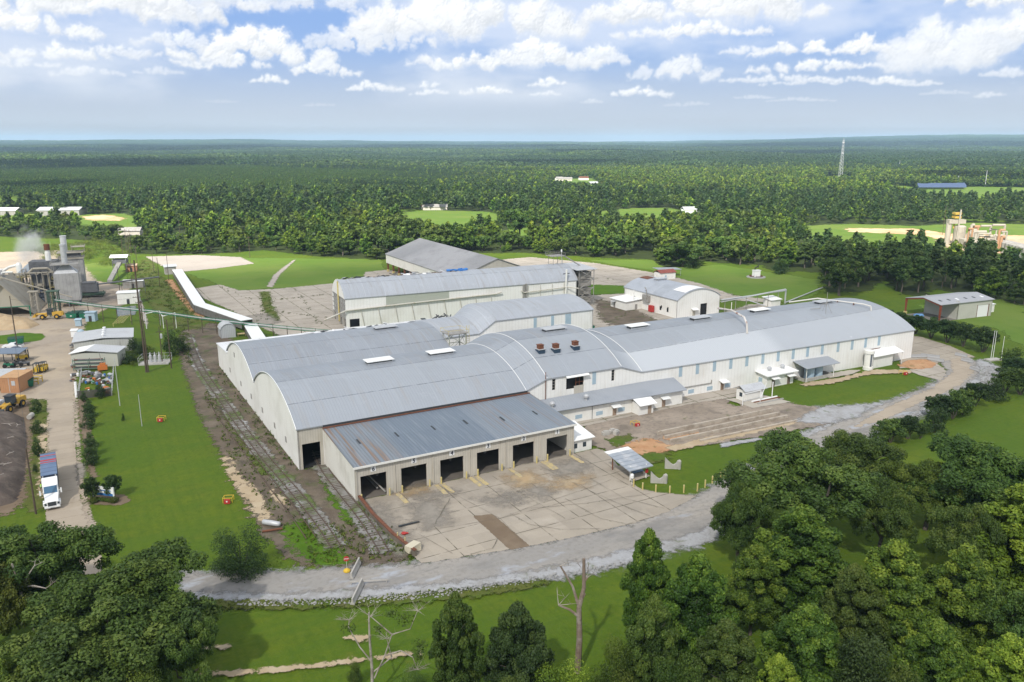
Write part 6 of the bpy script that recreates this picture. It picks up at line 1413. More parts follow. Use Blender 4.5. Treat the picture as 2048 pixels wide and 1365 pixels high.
def joint_strip(lines, wdt):
    mb = MB()
    for l in lines:
        P = [Vector((*G(x, y), .285)) for x, y in l]
        for a, b in zip(P[:-1], P[1:]):
            n_ = max(1, int((b - a).length / 1.5)); pr = a
            for i in range(1, n_ + 1):
                q = a.lerp(b, i / n_) + Vector((rr.uniform(-.08, .08), rr.uniform(-.08, .08), 0)); d = (q - pr).normalized(); nn = Vector((-d.y, d.x, 0)) * wdt * rr.uniform(.4, 1.2)
                mb.quad(pr - nn, q - nn, q + nn, pr + nn); pr = q
    o = mb.build('paving_cracks', M('crack_filler', (.12, .105, .08), .95)); o['kind'] = 'structure'
joint_strip(JL + [[(835, 1070), (905, 1110)], [(1180, 905), (1250, 960)], [(860, 965), (1000, 1040), (1050, 1092)]], .035)
def rocks(name, label, poly, n, lo, hi, mat):
    rs_ = np.random.RandomState(n); ico = [(0, 0, 1), (.9, 0, .2), (.28, .85, .3), (-.72, .53, .2), (-.72, -.53, .3), (.28, -.85, .2), (0, 0, -.6)]
    tri = [(0, 1, 2), (0, 2, 3), (0, 3, 4), (0, 4, 5), (0, 5, 1), (6, 2, 1), (6, 3, 2), (6, 4, 3), (6, 5, 4), (6, 1, 5)]
    mb = MB()
    for x, y in inside(poly, n):
        s = rr.uniform(lo, hi); m_ = Matrix.Rotation(rr.uniform(0, 6.28), 3, 'Z') @ Matrix.Rotation(rr.uniform(-.5, .5), 3, 'X')
        mb.add([tuple(Vector((x, y, .3)) + m_ @ Vector((a * s * rr.uniform(.7, 1.3), b * s * rr.uniform(.7, 1.2), c * s * .7))) for a, b, c in ico], tri)
    o = mb.build(name, mat); tag(o, label, 'stones', None, 'stuff')
m_rock = M('pale_limestone', (.30, .295, .285), .9, var=[((.3, .29, .27), .8, .4, .7, .8)])
rocks('riprap', 'pale broken stones along the lower road edge', [(470, 1203), (560, 1202), (700, 1198), (850, 1188), (960, 1172), (1100, 1152), (1250, 1126), (1253, 1133), (1100, 1163), (960, 1186), (850, 1203), (700, 1212), (560, 1216), (470, 1215)], 620, .06, .26, m_rock)
rocks('riprap', 'pale gravel stones on the outer edge of the right bend', [(1960, 735), (1985, 735), (2012, 765), (1985, 775), (1900, 808), (1800, 855), (1790, 850), (1890, 800), (1960, 765)], 700, .1, .35, m_rock)
f = MB(); P = [G(722, 1004), G(748, 1038), G(790, 1080), G(834, 1114)]
for (a, b) in zip(P[:-1], P[1:]): f.wall(a, b, 0, 1.15, .4, side=-1); f.wall(a, b, 1.15, 1.3, .55, side=-1, mi=1)
solo('retaining_wall', f, [M('stained_concrete', (.17, .145, .115), .9, var=[((.09, .075, .06), .5, .4, .7, .8), ((.26, .21, .16), 1.0, .55, .8, .6)]), m_rust], 'dark rusty edged retaining wall along the left side of the concrete apron', 'wall')
for i, (x, y) in enumerate([(795, 1087), (810, 1097)]):
    f = MB(); f.tube((0, 0, 0), (.05, 0, 1.9), .08, n=6); solo('thin_post', f, m_yellow, ['thin pale post on the apron by the retaining wall, the upper one', 'thin pale post on the apron next to the stack of boards'][i], 'post', (*G(x, y), 0))
f = MB()
for k in range(5): f.cbox((0, 0, .15 + k * .22), (2.2, 1.4, .18), .1 * k)
solo('board_stack', f, M('cream_boards', (.55, .5, .38), .8), 'cream coloured stack of boards at the low corner of the apron', 'boards', (*G(826, 1104), .2), .6)
f = MB(); f.cbox((0, 0, .1), (3.6, .3, .2), 0); solo('loose_beam', f, m_darkm, 'dark beam lying on the apron near its left edge', 'beam', (*G(818, 1052), .25), .5)
f = MB(); f.lathe([(.7, 0), (.9, .35), (.85, .7)], n=10); f.cbox((.9, .2, .3), (1.0, .7, .3), .4); solo('red_drum', f, m_red, 'small red drum lying on the apron', 'drum', (*G(808, 1071), .25), 0).scale = (.5, .5, .3)
cp = thing('fuel_canopy', 'small grey lean to canopy on posts at the right end of the apron', 'canopy', FL, AX)
f = MB(); f.slab([(46.0, -17.6, 2.7), (51.6, -17.6, 2.7), (51.6, -10.6, 3.7), (46.0, -10.6, 3.7)], .15); f.build('roof', M('streaky_canopy_roof', (.30, .33, .37), .5, var=[((.44, .45, .47), .5, .5, .65, .9)], rib=(1, 1.2, .5, .2)), cp)
f = MB(); f.slab([(46.0, -10.9, 3.7), (51.6, -10.9, 3.7), (51.6, -9.7, 3.8), (46.0, -9.7, 3.8)], .12); f.build('roof_edge', m_whiter, cp)
for u, v, c in ((47.2, -16.4, m_whitew), (50.6, -16.8, m_whitew), (47.2, -10.8, m_rust), (50.6, -10.8, m_rust)):
    f = MB(); f.tube((u, v, .1), (u, v, 2.9 if v < -15 else 3.5), .13, n=6); f.build('post', c, cp)
f = MB(); f.box(0, 0, 0, 2.2, 1.6, .5); f.slab([(-.1, -.1, .8), (2.3, -.1, .8), (2.3, 1.7, 1.0), (-.1, 1.7, 1.0)], .12, 1); solo('work_table', f, [m_steel, M('blue_lid', (.06, .13, .24), .4)], 'blue topped box standing under the small canopy', 'box', W(49.0, -15.2, .1), AX)
f = MB(); f.box(-.3, -.06, 0, .3, .06, .8); solo('notice_board', f, [m_red], 'red notice fixed to the right post of the canopy', 'notice', W(50.6, -17.0, 1.2), AX)
f = MB(); f.tube((0, 0, 0), (0, 0, 1.2), .05, n=6); f.lathe([(.35, 1.2), (.35, 1.8), (.2, 2.0)], n=10); solo('hose_reel', f, m_white, 'white hooded hose reel on a post beside the canopy', 'hose reel', W(46.6, -17.7, .1), AX)
BL = [(46.1, -18.9), (46.6, -20.9), (48.1, -22.8), (50.0, -24.4), (52.5, -25.3), (55.1, -26.0), (57.4, -25.5), (59.8, -24.8), (62.4, -24.2), (64.2, -23.3)]
for i, (u, v) in enumerate(BL):
    f = MB(); f.lathe([(.14, 0), (.14, 1.5), (.09, 1.58)], n=10); f.cbox((0, 0, 1.5), (.05, .05, .05))
    solo('bollard', f, m_yellow, 'cream yellow bollard, %s in the row around the grass corner counted from the canopy' % ['first', 'second', 'third', 'fourth', 'fifth', 'sixth', 'seventh', 'eighth', 'ninth', 'tenth'][i], 'bollard', W(u, v), 0, 'bollards around the grass corner')
for i, (u, v, r_) in enumerate([(51.3, -19.6, -.6), (58.0, -15.6, -.6)]):
    f = MB(); n_ = 12; pr = []
    for k in range(n_ + 1):
        t = k / n_; x = (t - .5) * 4.4; z = .75 + 1.25 * abs(t - .56) ** 1.3 * 2.2 if t < .8 else 1.55; pr.append((x, z))
    vs = [(x, -.3, 0) for x, z in pr] + [(x, -.3, z) for x, z in pr] + [(x, .3, 0) for x, z in pr] + [(x, .3, z) for x, z in pr]; k = n_ + 1; fs = []
    for j in range(n_): fs += [(j, j + 1, k + j + 1, k + j), (2 * k + j + 1, 2 * k + j, 3 * k + j, 3 * k + j + 1), (k + j, k + j + 1, 3 * k + j + 1, 3 * k + j)]
    fs += [(0, k, 3 * k, 2 * k), (k - 1, 3 * k - 1, 4 * k - 1, 2 * k - 1)]
    f.add(vs, fs); f.lathe([(.5, 0), (.55, 1.5), (.2, 1.7)], (2.0, 0, 0), 8)
    solo('concrete_saddle', f, m_conw, ['curved concrete saddle on the grass nearer the bollards', 'curved concrete saddle on the grass farther from the bollards'][i], 'concrete saddle', W(u, v), AX + r_).scale = (.66, .8, 1.1)
def barrier(x, y, L, ang, label, mat=m_conw, h=.85, grp=None):
    f = MB(); pr = [(-.3, 0), (-.3, .12), (-.14, .4), (-.1, h), (.1, h), (.14, .4), (.3, .12), (.3, 0)]
    n_ = len(pr); vs = [(-L / 2, a, b) for a, b in pr] + [(L / 2, a, b) for a, b in pr]; f.add(vs, [tuple(range(n_))[::-1], tuple(range(n_, 2 * n_))][::-1] + [(i, (i + 1) % n_, n_ + (i + 1) % n_, n_ + i) for i in range(n_)])
    return solo('road_barrier', f, mat, label, 'barrier', (*G(x, y), .2), ang, grp)
barrier(711, 1145, 4.6, 1.50, 'concrete barrier standing end on at the upper road edge by the stop sign', h=1.0); barrier(715, 1192, 5.4, 1.50, 'concrete barrier standing end on at the lower road edge', h=1.0)
f = MB(); f.cbox((0, 0, .5), (5.4, .12, .18), 0); f.cbox((-2.5, 0, .25), (.1, .1, .5)); f.cbox((2.5, 0, .25), (.1, .1, .5)); solo('gate_rail', f, m_conw, 'low pale rail lying across the road between the two barriers', 'rail', (*G(738, 1171), .2), .12)
for i, (x, y, a) in enumerate([(1830, 766 - 2, 0)]): pass
for i, (x, y, L, a, lb) in enumerate([(1836, 716, 4.5, .05, 'grey barrier at the left of the orange clay patch'), (1860, 716, 5, -.5, 'grey barrier at the middle back of the orange clay patch'), (1871, 723, 4.5, -.8, 'grey barrier at the right of the orange clay patch'), (1922, 714, 3.4, -.95, 'grey barrier on the outer bend nearest the avenue'), (1934, 725, 3.4, -1.0, 'grey barrier on the outer bend, second from the avenue'), (1949, 742, 3.2, -1.3, 'grey barrier on the outer bend beside the white stones'), (1848, 812, 4.2, .6, 'grey barrier lying along the lower bend near the hedge'), (1882, 797, 4.2, .6, 'grey barrier lying along the lower bend, upper one')]):
    barrier(x, y, L, a, lb, M('grey_barrier', (.34, .34, .34), .9) if i == 0 else bpy.data.materials['grey_barrier'])
ss = thing('stop_sign', 'red stop sign on a round yellow base at the road edge by the tracks', 'sign', (*G(694, 1145), .2), .2)
f = MB(); f.lathe([(.55, 0), (.5, .2), (.15, .45)], n=12); f.build('base', m_yelb, ss)
f = MB(); f.tube((0, 0, .3), (0, 0, 1.7), .04, n=6); f.build('post', m_galv, ss)
f = MB(); f.add([(.42 * math.cos(R(22.5 + 45 * i)), y, 2.0 + .42 * math.sin(R(22.5 + 45 * i))) for y in (-.03, .03) for i in range(8)], [tuple(range(8)), tuple(range(15, 7, -1))] + [(i, 8 + i, 8 + (i + 1) % 8, (i + 1) % 8) for i in range(8)])
pl = f.build('sign_plate', m_red, ss)
def lettering(txt, size, mat, parent, loc, rot=(math.pi / 2, 0, 0), name='lettering', ext=.006):
    cu = bpy.data.curves.new(name, 'FONT'); cu.body = txt; cu.size = size; cu.align_x = 'CENTER'; cu.align_y = 'CENTER'; cu.extrude = ext; cu.offset = size * .015; cu.materials.append(mat)
    tmp = bpy.data.objects.new(name, cu); COL.objects.link(tmp); bpy.context.view_layer.update()
    me = bpy.data.meshes.new_from_object(tmp.evaluated_get(bpy.context.evaluated_depsgraph_get())); bpy.data.objects.remove(tmp)
    o = link(name, me, parent); o.location = loc; o.rotation_euler = rot; return o
lettering('STOP', .28, m_white, pl, (0, -.045, 2.0))
def skid(x, y, ang, label):
    t = thing('railed_skid', label, 'valve guard', (*G(x, y), .1), ang, 'red boxes with yellow guard rails')
    f = MB(); f.cbox((0, -.6, .45), (1.3, .6, .9)); f.cbox((0, -.92, .55), (.3, .04, .3), 0, 1); f.build('red_box', [m_red, m_white], t)
    f = MB()
    for a, b in (((-1, -.3), (1, -.3)), ((1, -.3), (1, 1.3)), ((1, 1.3), (-1, 1.3)), ((-1, 1.3), (-1, -.3))):
        f.tube((*a, 1.1), (*b, 1.1), .07, n=6); f.tube((*a, 0), (*a, 1.15), .07, n=6)
    f.build('guard_rail', m_yelb, t); t.scale = (.8, .8, .8)
skid(322, 843, .1, 'red box with a yellow guard rail on the upper lawn'); skid(456, 1006, .1, 'red box with a yellow guard rail on the lower lawn'); skid(1272, 853, .5, 'red box with a yellow guard rail in the yard by the annex'); skid(1808, 750, .4, 'red and yellow guard rail set on the lawn at the far right')
f = MB(); f.lathe([(.15, -1.7), (.42, -1.5), (.46, 0), (.42, 1.5), (.15, 1.7)], n=12); o = solo('lying_tank', f, m_galv, 'pale tank lying on its side between lawn and tracks', 'tank', (*G(543, 1053), .6), 0, None, True); o.rotation_euler = (0, math.pi / 2, -.3)
f = MB(); f.tube((-1.6, 0, .2), (1.6, 0, .25), .18); solo('log', f, m_rust, 'dark log lying just below the pale tank', 'log', (*G(545, 1064), .1), .3)
for i, (x, y) in enumerate([(1211, 872), (1224, 868), (1232, 870)]):
    f = MB(); f.cbox((0, 0, .35), (1.6, .9, .7)); f.cbox((.1, .05, .8), (1.1, .6, .25)); solo('concrete_block', f, m_conw, ['leftmost pale concrete block in the dark yard', 'middle pale concrete block in the dark yard', 'rightmost pale concrete block in the dark yard'][i], 'block', (*G(x, y), .2), .3 * i + .4)
sg = thing('company_sign', 'blue and white company sign board between two dark trees by the driveway', 'sign', (*G(208, 1000), 0), -.22)
f = MB(); f.box(-2.1, -.1, .9, 2.1, .1, 2.4); bd = f.build('board', m_white, sg)
f = MB(); f.box(-2.1, -.105, .9, 2.1, -.101, 1.35); f.build('blue_band', M('sign_blue', (.03, .14, .36), .5), bd)
f = MB(); f.add([(-1.5, -.11, 1.55), (-.9, -.11, 1.55), (-1.2, -.11, 2.15)], [(0, 1, 2)]); f.build('emblem', bpy.data.materials['sign_blue'], bd)
f = MB(); f.box(-.6, -.108, 1.75, 1.7, -.102, 1.95); f.build('text_line', bpy.data.materials['sign_blue'], bd)
for x in (-2.15, 2.15):
    f = MB(); f.box(x - .1, -.12, 0, x + .1, .12, 2.5); f.build('post', m_white, sg)
f = MB(); f.box(-2.2, -.15, 2.4, 2.2, .15, 2.55); f.build('cap', m_white, sg)
f = MB(); V, F, T = leaves(3, [(x * .45 - 1.9, -.45, .4, .42, .5) for x in range(9)], 160, .1); o = link('clipped_hedge', np_mesh('clipped_hedge', V, F, {'tint': ('FACE', T)}, [LM['gum']])); o.location = (*G(208, 1001), 0); o.rotation_euler = (0, 0, -.22); tag(o, 'low clipped green hedge under the company sign', 'hedge')
for i, (x, y) in enumerate([(188, 1006), (228, 1006)]):
    V, F, T = leaves(5 + i, [(0, 0, .5, .75, .4)], 700, .1); o = link('ball_shrub', np_mesh('ball_shrub', V, F, {'tint': ('FACE', T)}, [LM['olive']])); o.location = (*G(x, y), 0); tag(o, ['brown green ball shrub left of the company sign', 'brown green ball shrub right of the company sign'][i], 'shrub')
lw = thing('semi_truck', 'white lorry cab with a long blue trailer striped red on top, on the driveway', 'lorry', (*G(106, 1021), .12), R(30))
f = MB()
pr = [(-.0, .55), (-.05, 1.5), (.35, 1.75), (2.0, 2.0), (2.35, 2.1), (3.0, 3.2), (3.6, 3.75), (5.6, 3.95), (5.6, .55)]
wd = [(.95, .95), (1.0, 1.0), (1.0, 1.0), (1.1, 1.1), (1.15, 1.15), (1.15, 1.15), (1.2, 1.2), (1.22, 1.22), (1.22, 1.22)]
vs = [(-w0, y, z) for (y, z), (w0, _) in zip(pr, wd)] + [(w0, y, z) for (y, z), (w0, _) in zip(pr, wd)]; k = len(pr)
f.add(vs, [tuple(range(k)), tuple(range(2 * k - 1, k - 1, -1))] + [(i, k + i, k + (i + 1) % k, (i + 1) % k) for i in range(k)])
cab = f.build('cab', m_white, lw)
f = MB(); f.quad((-1.0, 2.36, 2.16), (1.0, 2.36, 2.16), (1.0, 2.98, 3.22), (-1.0, 2.98, 3.22)); ob_ = f.build('windscreen', M('blue_glass', (.05, .13, .22), .08, spec=.7), cab); ob_.location = (0, -.03, .03)
f = MB(); f.box(-.62, -.12, .65, .62, -.05, 1.45); f.build('grille', m_darkm, cab)
f = MB(); f.box(-1.2, -.25, .45, 1.2, .1, .72); f.build('bumper', m_white, cab); f = MB(); f.box(-.28, -.28, .5, .28, -.25, .62); f.build('number_plate', m_galv, cab)
for s in (-1, 1):
    f = MB(); f.box(s * .98 - .16, -.1, .95, s * .98 + .16, .05, 1.3); f.build('headlight', m_glass, cab)
    f = MB(); f.box(s * 1.15 - .2, .1, .75, s * 1.15 + .2, 1.7, 1.25); f.build('wing', m_white, cab)
    f = MB(); f.tube((s * 1.15, 2.3, 2.5), (s * 1.55, 2.0, 2.6), .04, n=5); f.box(s * 1.6 - .12, 1.95, 2.1, s * 1.6 + .12, 2.05, 3.0); f.build('mirror', m_white, cab)
    f = MB(); f.tube((s * 1.0, 6.0, 1), (s * 1.0, 6.0, 4.1), .1); f.build('exhaust_stack', m_galv, cab)
for y in (1.0, 6.2, 7.4, 15.4, 16.6):
    for s in (-1, 1):
        f = MB(); f.tube((s * .75, y, .5), (s * 1.2, y, .5), .5, n=16); wh = f.build('wheel', m_black, lw); f = MB(); f.tube((s * 1.19, y, .5), (s * 1.23, y, .5), .26, n=12); f.build('rim', m_galv, wh)
f = MB(); f.box(-.45, 5.4, .75, .45, 17.6, 1.05); f.build('chassis', m_darkm, lw)
f = MB(); f.box(-1.28, 6.4, 1.1, 1.28, 18.2, 4.05); tr_ = f.build('trailer', M('navy_trailer', (.03, .045, .08), .5), lw)
f = MB(); f.slab([(-1.3, 6.35, 4.12), (1.3, 6.35, 4.12), (1.3, 18.25, 4.12), (-1.3, 18.25, 4.12)], .1)
f.build('tarpaulin', M('blue_tarp_top', (.11, .165, .27), .5, var=[((.15, .21, .32), .6, .45, .7, .7)], rib=(1, 2.0, .6, .2)), tr_)
for y, w_ in ((13.0, .45), (14.2, .7), (16.8, .4)):
    f = MB(); f.box(-1.29, y - w_ / 2, 4.10, 1.29, y + w_ / 2, 4.135); f.build('red_stripe', m_red, tr_)

def person(name, loc, rot, label, hgt_=1.75):
    """standing figure: one skinned body with clothing pieces"""
    o = thing(name, label, 'person', loc, rot)
    k = hgt_ / 1.75
    J = [((0, 0, .95), .13), ((0, 0, 1.2), .14), ((0, 0, 1.42), .12), ((0, 0, 1.52), .06), ((0, -.01, 1.65), .10), ((0, 0, 1.74), .07),
         ((.19, 0, 1.42), .07), ((.27, -.03, 1.15), .05), ((.25, -.18, .95), .04), ((.25, -.24, .88), .038),
         ((-.19, 0, 1.42), .07), ((-.28, .02, 1.15), .05), ((-.30, -.06, .9), .04), ((-.30, -.08, .82), .038),
         ((.1, 0, .88), .105), ((.12, -.03, .5), .07), ((.13, .02, .1), .05), ((.13, -.12, .05), .045),
         ((-.1, 0, .88), .105), ((-.12, .06, .5), .07), ((-.13, .12, .1), .05), ((-.13, .0, .05), .045)]
    E_ = [(0, 1), (1, 2), (2, 3), (3, 4), (4, 5), (2, 6), (6, 7), (7, 8), (8, 9), (2, 10), (10, 11), (11, 12), (12, 13), (0, 14), (14, 15), (15, 16), (16, 17), (0, 18), (18, 19), (19, 20), (20, 21)]
    me = bpy.data.meshes.new('body'); me.from_pydata([tuple(c * k for c in p) for p, r in J], E_, [])
    me.materials.append(M('dark_work_clothes', (.035, .04, .05), .9)); b = link('body', me, o)
    sk = b.modifiers.new('skin', 'SKIN'); sl_ = me.skin_vertices[0].data
    for v, (p, r) in zip(sl_, J): v.radius = (r * k, r * k)
    sl_[0].use_root = True; sb = b.modifiers.new('sub', 'SUBSURF'); sb.levels = 1; sb.render_levels = 2
    f = MB(); f.lathe([(.185, .92), (.205, 1.1), (.21, 1.3), (.19, 1.44), (.10, 1.5)], n=14); v = f.build('vest', M('hi_vis_yellow', (.42, .75, .06), .7), b); v.scale = (1.05, .82, 1)
    f = MB()
    for z in (1.05, 1.25): f.lathe([(.212, z), (.212, z + .05)], n=14)
    f2 = f.build('reflective_band', m_white, b); f2.scale = (1.05, .84, 1)
    f = MB(); f.lathe([(.09, 1.56), (.10, 1.64), (.095, 1.7)], (0, -.012, 0), 12); f.build('face', M('skin', (.36, .2, .13), .6), b)
    f = MB(); f.lathe([(.13, 1.69), (.115, 1.72), (.11, 1.78), (.05, 1.83)], n=12); f.build('hard_hat', m_darkm, b)
    return o
person('person', (*G(84, 984), .03), .6, 'person in a bright yellow vest standing left of the lorry cab')
def pole(name, x, y, h, label, arms=(), lean=0, r=.16, cat='pole', grp=None, mat=None, transformer=False):
    t = thing(name, label, cat, (*G(x, y), 0), 0, grp)
    f = MB(); lean = 0; f.tube((0, 0, -.2), (lean, 0, h), r, r * .65, 8); f.build('pole', mat or m_wood, t)
    for z, L, a in arms:
        f = MB(); f.cbox((lean * z / h, 0, z), (L, .12, .14), a)
        for s in (-.46, -.2, .2, .46): f.tube((lean * z / h + s * L * math.cos(a), s * L * math.sin(a), z + .05), (lean * z / h + s * L * math.cos(a), s * L * math.sin(a), z + .3), .05, n=5)
        f.build('cross_arm', m_wood, t)
    if transformer:
        f = MB(); f.lathe([(.3, -1.2), (.32, 0), (.1, .2)], (.45, 0, h - 2.2), 10); f.build('transformer', m_galv, t)
    return t
pole('utility_pole', 293, 745, 31, 'tallest wooden utility pole, standing left of the rail track', [(21, 2.6, .3), (19.5, 1.6, .3)], -1.0, .3)
pole('utility_pole', 297, 745, 20, 'second wooden pole standing tight against the tallest one', [], -.6, .2)
pole('utility_pole', 343, 737, 14.0, 'bare dark pole just left of the rail track', [], -.7, .2)
pole('utility_pole', 325, 725, 10.5, 'pole with grey transformers beside the electrical enclosure', [(9.0, 1.8, .5)], -.4, .16, transformer=True)
pole('utility_pole', 36, 703, 17, 'tall pole at the car park by the pickup', [], -.8, .18)
pole('utility_pole', 72, 1028, 12, 'dark pole left of the lorry', [], -.9, .18)
pole('light_pole', 240, 812, 12, 'thin grey pole on the lawn by the fenced scrap yard', [], -.5, .11, mat=m_galv)
pole('light_pole', 284, 853, 7.4, 'short thin pole alone in the middle of the lawn', [], -.35, .09, mat=m_galv)
for i, (x, y, h) in enumerate([(320, 575, 13), (338, 562, 13), (308, 546, 10), (263, 510, 14), (275, 536, 11), (247, 520, 12), (280, 500, 9), (257, 528, 18), (360, 470, 10), (500, 516, 12), (1884, 575, 12), (1885, 470, 20), (268, 600, 10), (240, 585, 11), (262, 535, 17)]):
    pole('utility_pole', x, y, h, 'wooden utility pole %s' % ['with a straight bare top left of the gravel lot corner', 'nearest the conveyor head hut', 'at the left edge of the pale gravel lot', 'far up the old rail line', 'beside the old rail line bend', 'by the far entrance road', 'farthest along the old rail line', 'doubled with another behind the plant road', 'deep in the wood left of centre', 'at the right corner of the pale gravel lot', 'in front of the pine wood at the right', 'behind the distant plant at the right', 'beside the stone lined channel', 'at the small white cabin', 'doubled with another, the right hand one'][i], [(h - 1, 2.0, .4)] if i in (3, 7, 14, 9) else [], -.2, .15)
for i, (x, y) in enumerate([(1981.5, 719), (1985.5, 719), (2002, 721)]):
    t = thing('flagpole', ['left one of the close pair of white flagpoles', 'right one of the close pair of white flagpoles', 'single shorter white flagpole at the hedge'][i], 'flagpole', (*G(x, y), 0), 0, 'white flagpoles')
    f = MB(); f.tube((0, 0, 0), (0, 0, 8.4 if i < 2 else 7.0), .07, .05, 8); f.build('pole', m_white, t); f = MB(); f.lathe([(.01, -.1), (.11, 0), (.01, .1)], (0, 0, 8.45 if i < 2 else 7.05), 8); f.build('finial', m_white, t)
f = MB(); f.box(-2.2, -1, 0, 2.4, 1.2, .35); solo('flagpole_plinth', f, m_conw, 'low concrete plinth under the white flagpoles', 'plinth', (*G(1986, 721), 0), .3)
prk = thing('pipe_rack', 'long run of green and silver pipes on thin posts crossing behind the workshop', 'pipe rack', (0, 0, 0))
rp = [(108, 600, 6.0), (200, 612, 5.8), (300, 622, 5.6), (400, 636, 5.2), (500, 648, 4.4), (600, 658, 3.6), (700, 666, 2.6), (720, 668, 2.4)]
for dz, c, rr_ in ((0, m_galv, .18), (-.45, m_greenp, .14), (.35, m_greenp, .10)):
    f = MB(); f.path([(*G(x, y, z), z + dz) for x, y, z in rp], rr_, 6); f.build('pipe', c, prk)
for i in range(22):
    x = 118 + i * 28.5; k = next(j for j in range(len(rp) - 1) if rp[j + 1][0] >= x); t = (x - rp[k][0]) / (rp[k + 1][0] - rp[k][0]); y = rp[k][1] + (rp[k + 1][1] - rp[k][1]) * t; z = rp[k][2] + (rp[k + 1][2] - rp[k][2]) * t
    q = G(x, y, z); f = MB(); f.tube((q[0], q[1], 0), (q[0], q[1], z + .5), .13, n=6); f.build('post', m_wood, prk)
f = MB(); lp = [(290, 628, 5.2), (318, 622, 5.2), (325, 633, 4.2), (350, 626, 5.4)]; f.path([(*G(x, y, z), z) for x, y, z in lp], .15, 6)
for x, y, z in lp: q = G(x, y, z); f.tube((*q, 0), (*q, z), .11, n=6)
f.build('expansion_loop', m_white, prk)
f = MB()
def wire(a, b, sag=1.2, r=.025, mb=f):
    a, b = Vector(a), Vector(b); mb.path([a.lerp(b, i / 10) - Vector((0, 0, sag * 4 * (i / 10) * (1 - i / 10))) for i in range(11)], r, 3)
pt = lambda x, y, z: (*G(x, y), z)
wire(pt(293, 745, 21), pt(320, 575, 12.5)); wire(pt(293, 745, 19.5), pt(343, 737, 13.5)); wire(pt(293, 745, 21), pt(36, 703, 16)); wire(pt(320, 575, 12.5), pt(263, 510, 13.5)); wire(pt(338, 562, 12), pt(500, 516, 11)); wire(pt(325, 725, 9.4), pt(293, 745, 12)); wire(pt(36, 703, 16), pt(72, 1028, 11.5)); wire(pt(263, 510, 13.5), pt(-150, 500, 12)); wire(pt(500, 516, 11.5), pt(900, 505, 12), 2); wire(pt(900, 505, 12), pt(1380, 520, 12), 2)
tag(f.build('overhead_wires', m_darkm), 'thin overhead wires strung between the utility poles', 'wires')
def at(x, y, z=0): return (*G(x, y), z)
m_plantg = M('plant_grey', (.36, .355, .345), .6, var=[((.25, .245, .24), .3, .42, .7, .8), ((.34, .32, .29), .6, .55, .8, .5)], rib=(0, 1.5, .25, .2))
m_plantd = M('sooty_steel', (.125, .13, .14), .7, var=[((.07, .07, .075), .6, .45, .7, .8), ((.16, .14, .12), 1.2, .55, .8, .5)])
m_plantt = M('dusty_tan', (.36, .33, .27), .8, var=[((.27, .24, .19), .3, .45, .7, .7)], streak=((.25, .21, .16), .4, .5))
def railing(mb, x0, y0, x1, y1, z, mi=0):
    c = [(x0, y0), (x1, y0), (x1, y1), (x0, y1)]
    for a, b in zip(c, c[1:] + c[:1]):
        for dz in (.55, 1.1): mb.tube((*a, z + dz), (*b, z + dz), .05, n=4, mi=mi)
        n_ = max(1, int((Vector(a) - Vector(b)).length / 1.8))
        for i in range(n_): q = Vector(a).lerp(Vector(b), i / n_); mb.tube((*q, z), (*q, z + 1.1), .05, n=4, mi=mi)
t = thing('dust_filter_house', 'big grey box shaped filter house with a cone and round stack on top', 'filter house', at(141, 612), .42)
t.scale = (.8, .8, .84)
f = MB(); f.box(-5.2, -4, 3.0, 5.2, 4, 15.5); f.build('body', m_plantg, t)
f = MB(); f.box(-5.2, -4.1, 2.7, 5.2, 4.1, 3.1); [f.tube((x, y, 0), (x, y, 3), .3, n=6) for x in (-4.5, 0, 4.5) for y in (-3.4, 3.4)]; f.build('legs', m_plantd, t)
f = MB(); f.add([(-5, -3.8, 15.5), (5, -3.8, 15.5), (5, 3.8, 15.5), (-5, 3.8, 15.5), (-1.3, -1.2, 19), (1.3, -1.2, 19), (1.3, 1.2, 19), (-1.3, 1.2, 19)], [(0, 1, 5, 4), (1, 2, 6, 5), (2, 3, 7, 6), (3, 0, 4, 7), (4, 5, 6, 7)]); f.build('cone', m_galv, t)
f = MB(); f.lathe([(1.3, 18.8), (1.3, 27.5), (1.45, 27.6), (1.45, 28.4), (1.3, 28.4)], n=14); f.build('stack', m_galv, t)
f = MB(); f.box(-6, -4.8, 19.4, 6, 4.8, 19.6); railing(f, -6, -4.8, 6, 4.8, 19.6); [f.tube((x, y, 15), (x, y, 19.5), .1, n=5) for x in (-5.5, 5.5) for y in (-4.4, 4.4)]; f.build('platform', m_steel, t)
t = thing('tall_tower', 'taller grey tower with a white chimney behind the filter house', 'tower', at(150, 588), .42)
t.scale = (.78, .78, .62)
f = MB(); f.box(-5, -4.5, 0, 6, 4.5, 24); f.build('body', m_plantg, t)
f = MB(); f.box(-5.5, -5, 24, 6.5, 5, 25.0, 0); f.box(-4, -4, 25, 5, 4, 28, 1); f.box(-5.8, -5.2, 28, 6.6, 5.2, 28.4); railing(f, -5.5, -5, 6.5, 5, 25); f.build('top_floor', [m_plantt, m_plantd], t)
f = MB(); f.lathe([(1.5, 28), (1.5, 38.5), (1.65, 38.5), (1.65, 39)], (-2.2, 0, 0), 14); f.build('chimney', M('white_chimney', (.56, .57, .57), .6, var=[((.38, .38, .38), .5, .5, .7, .6)]), t)
f = MB(); f.box(1, -3, 31.5, 7.5, 3, 31.7); railing(f, 1, -3, 7.5, 3, 31.7); [f.tube((x, y, 28), (x, y, 31.6), .1, n=5) for x in (1.3, 7.2) for y in (-2.7, 2.7)]; f.build('upper_platform', m_plantt, t)
t = thing('boiler_house', 'sooty dark boiler house with pipes and a short chimney', 'boiler house', at(92, 604), .3)
t.scale = (.85, .85, .80)
f = MB(); f.box(-4, -4, 8, 7, 4, 20.5); f.build('upper_block', m_plantd, t)
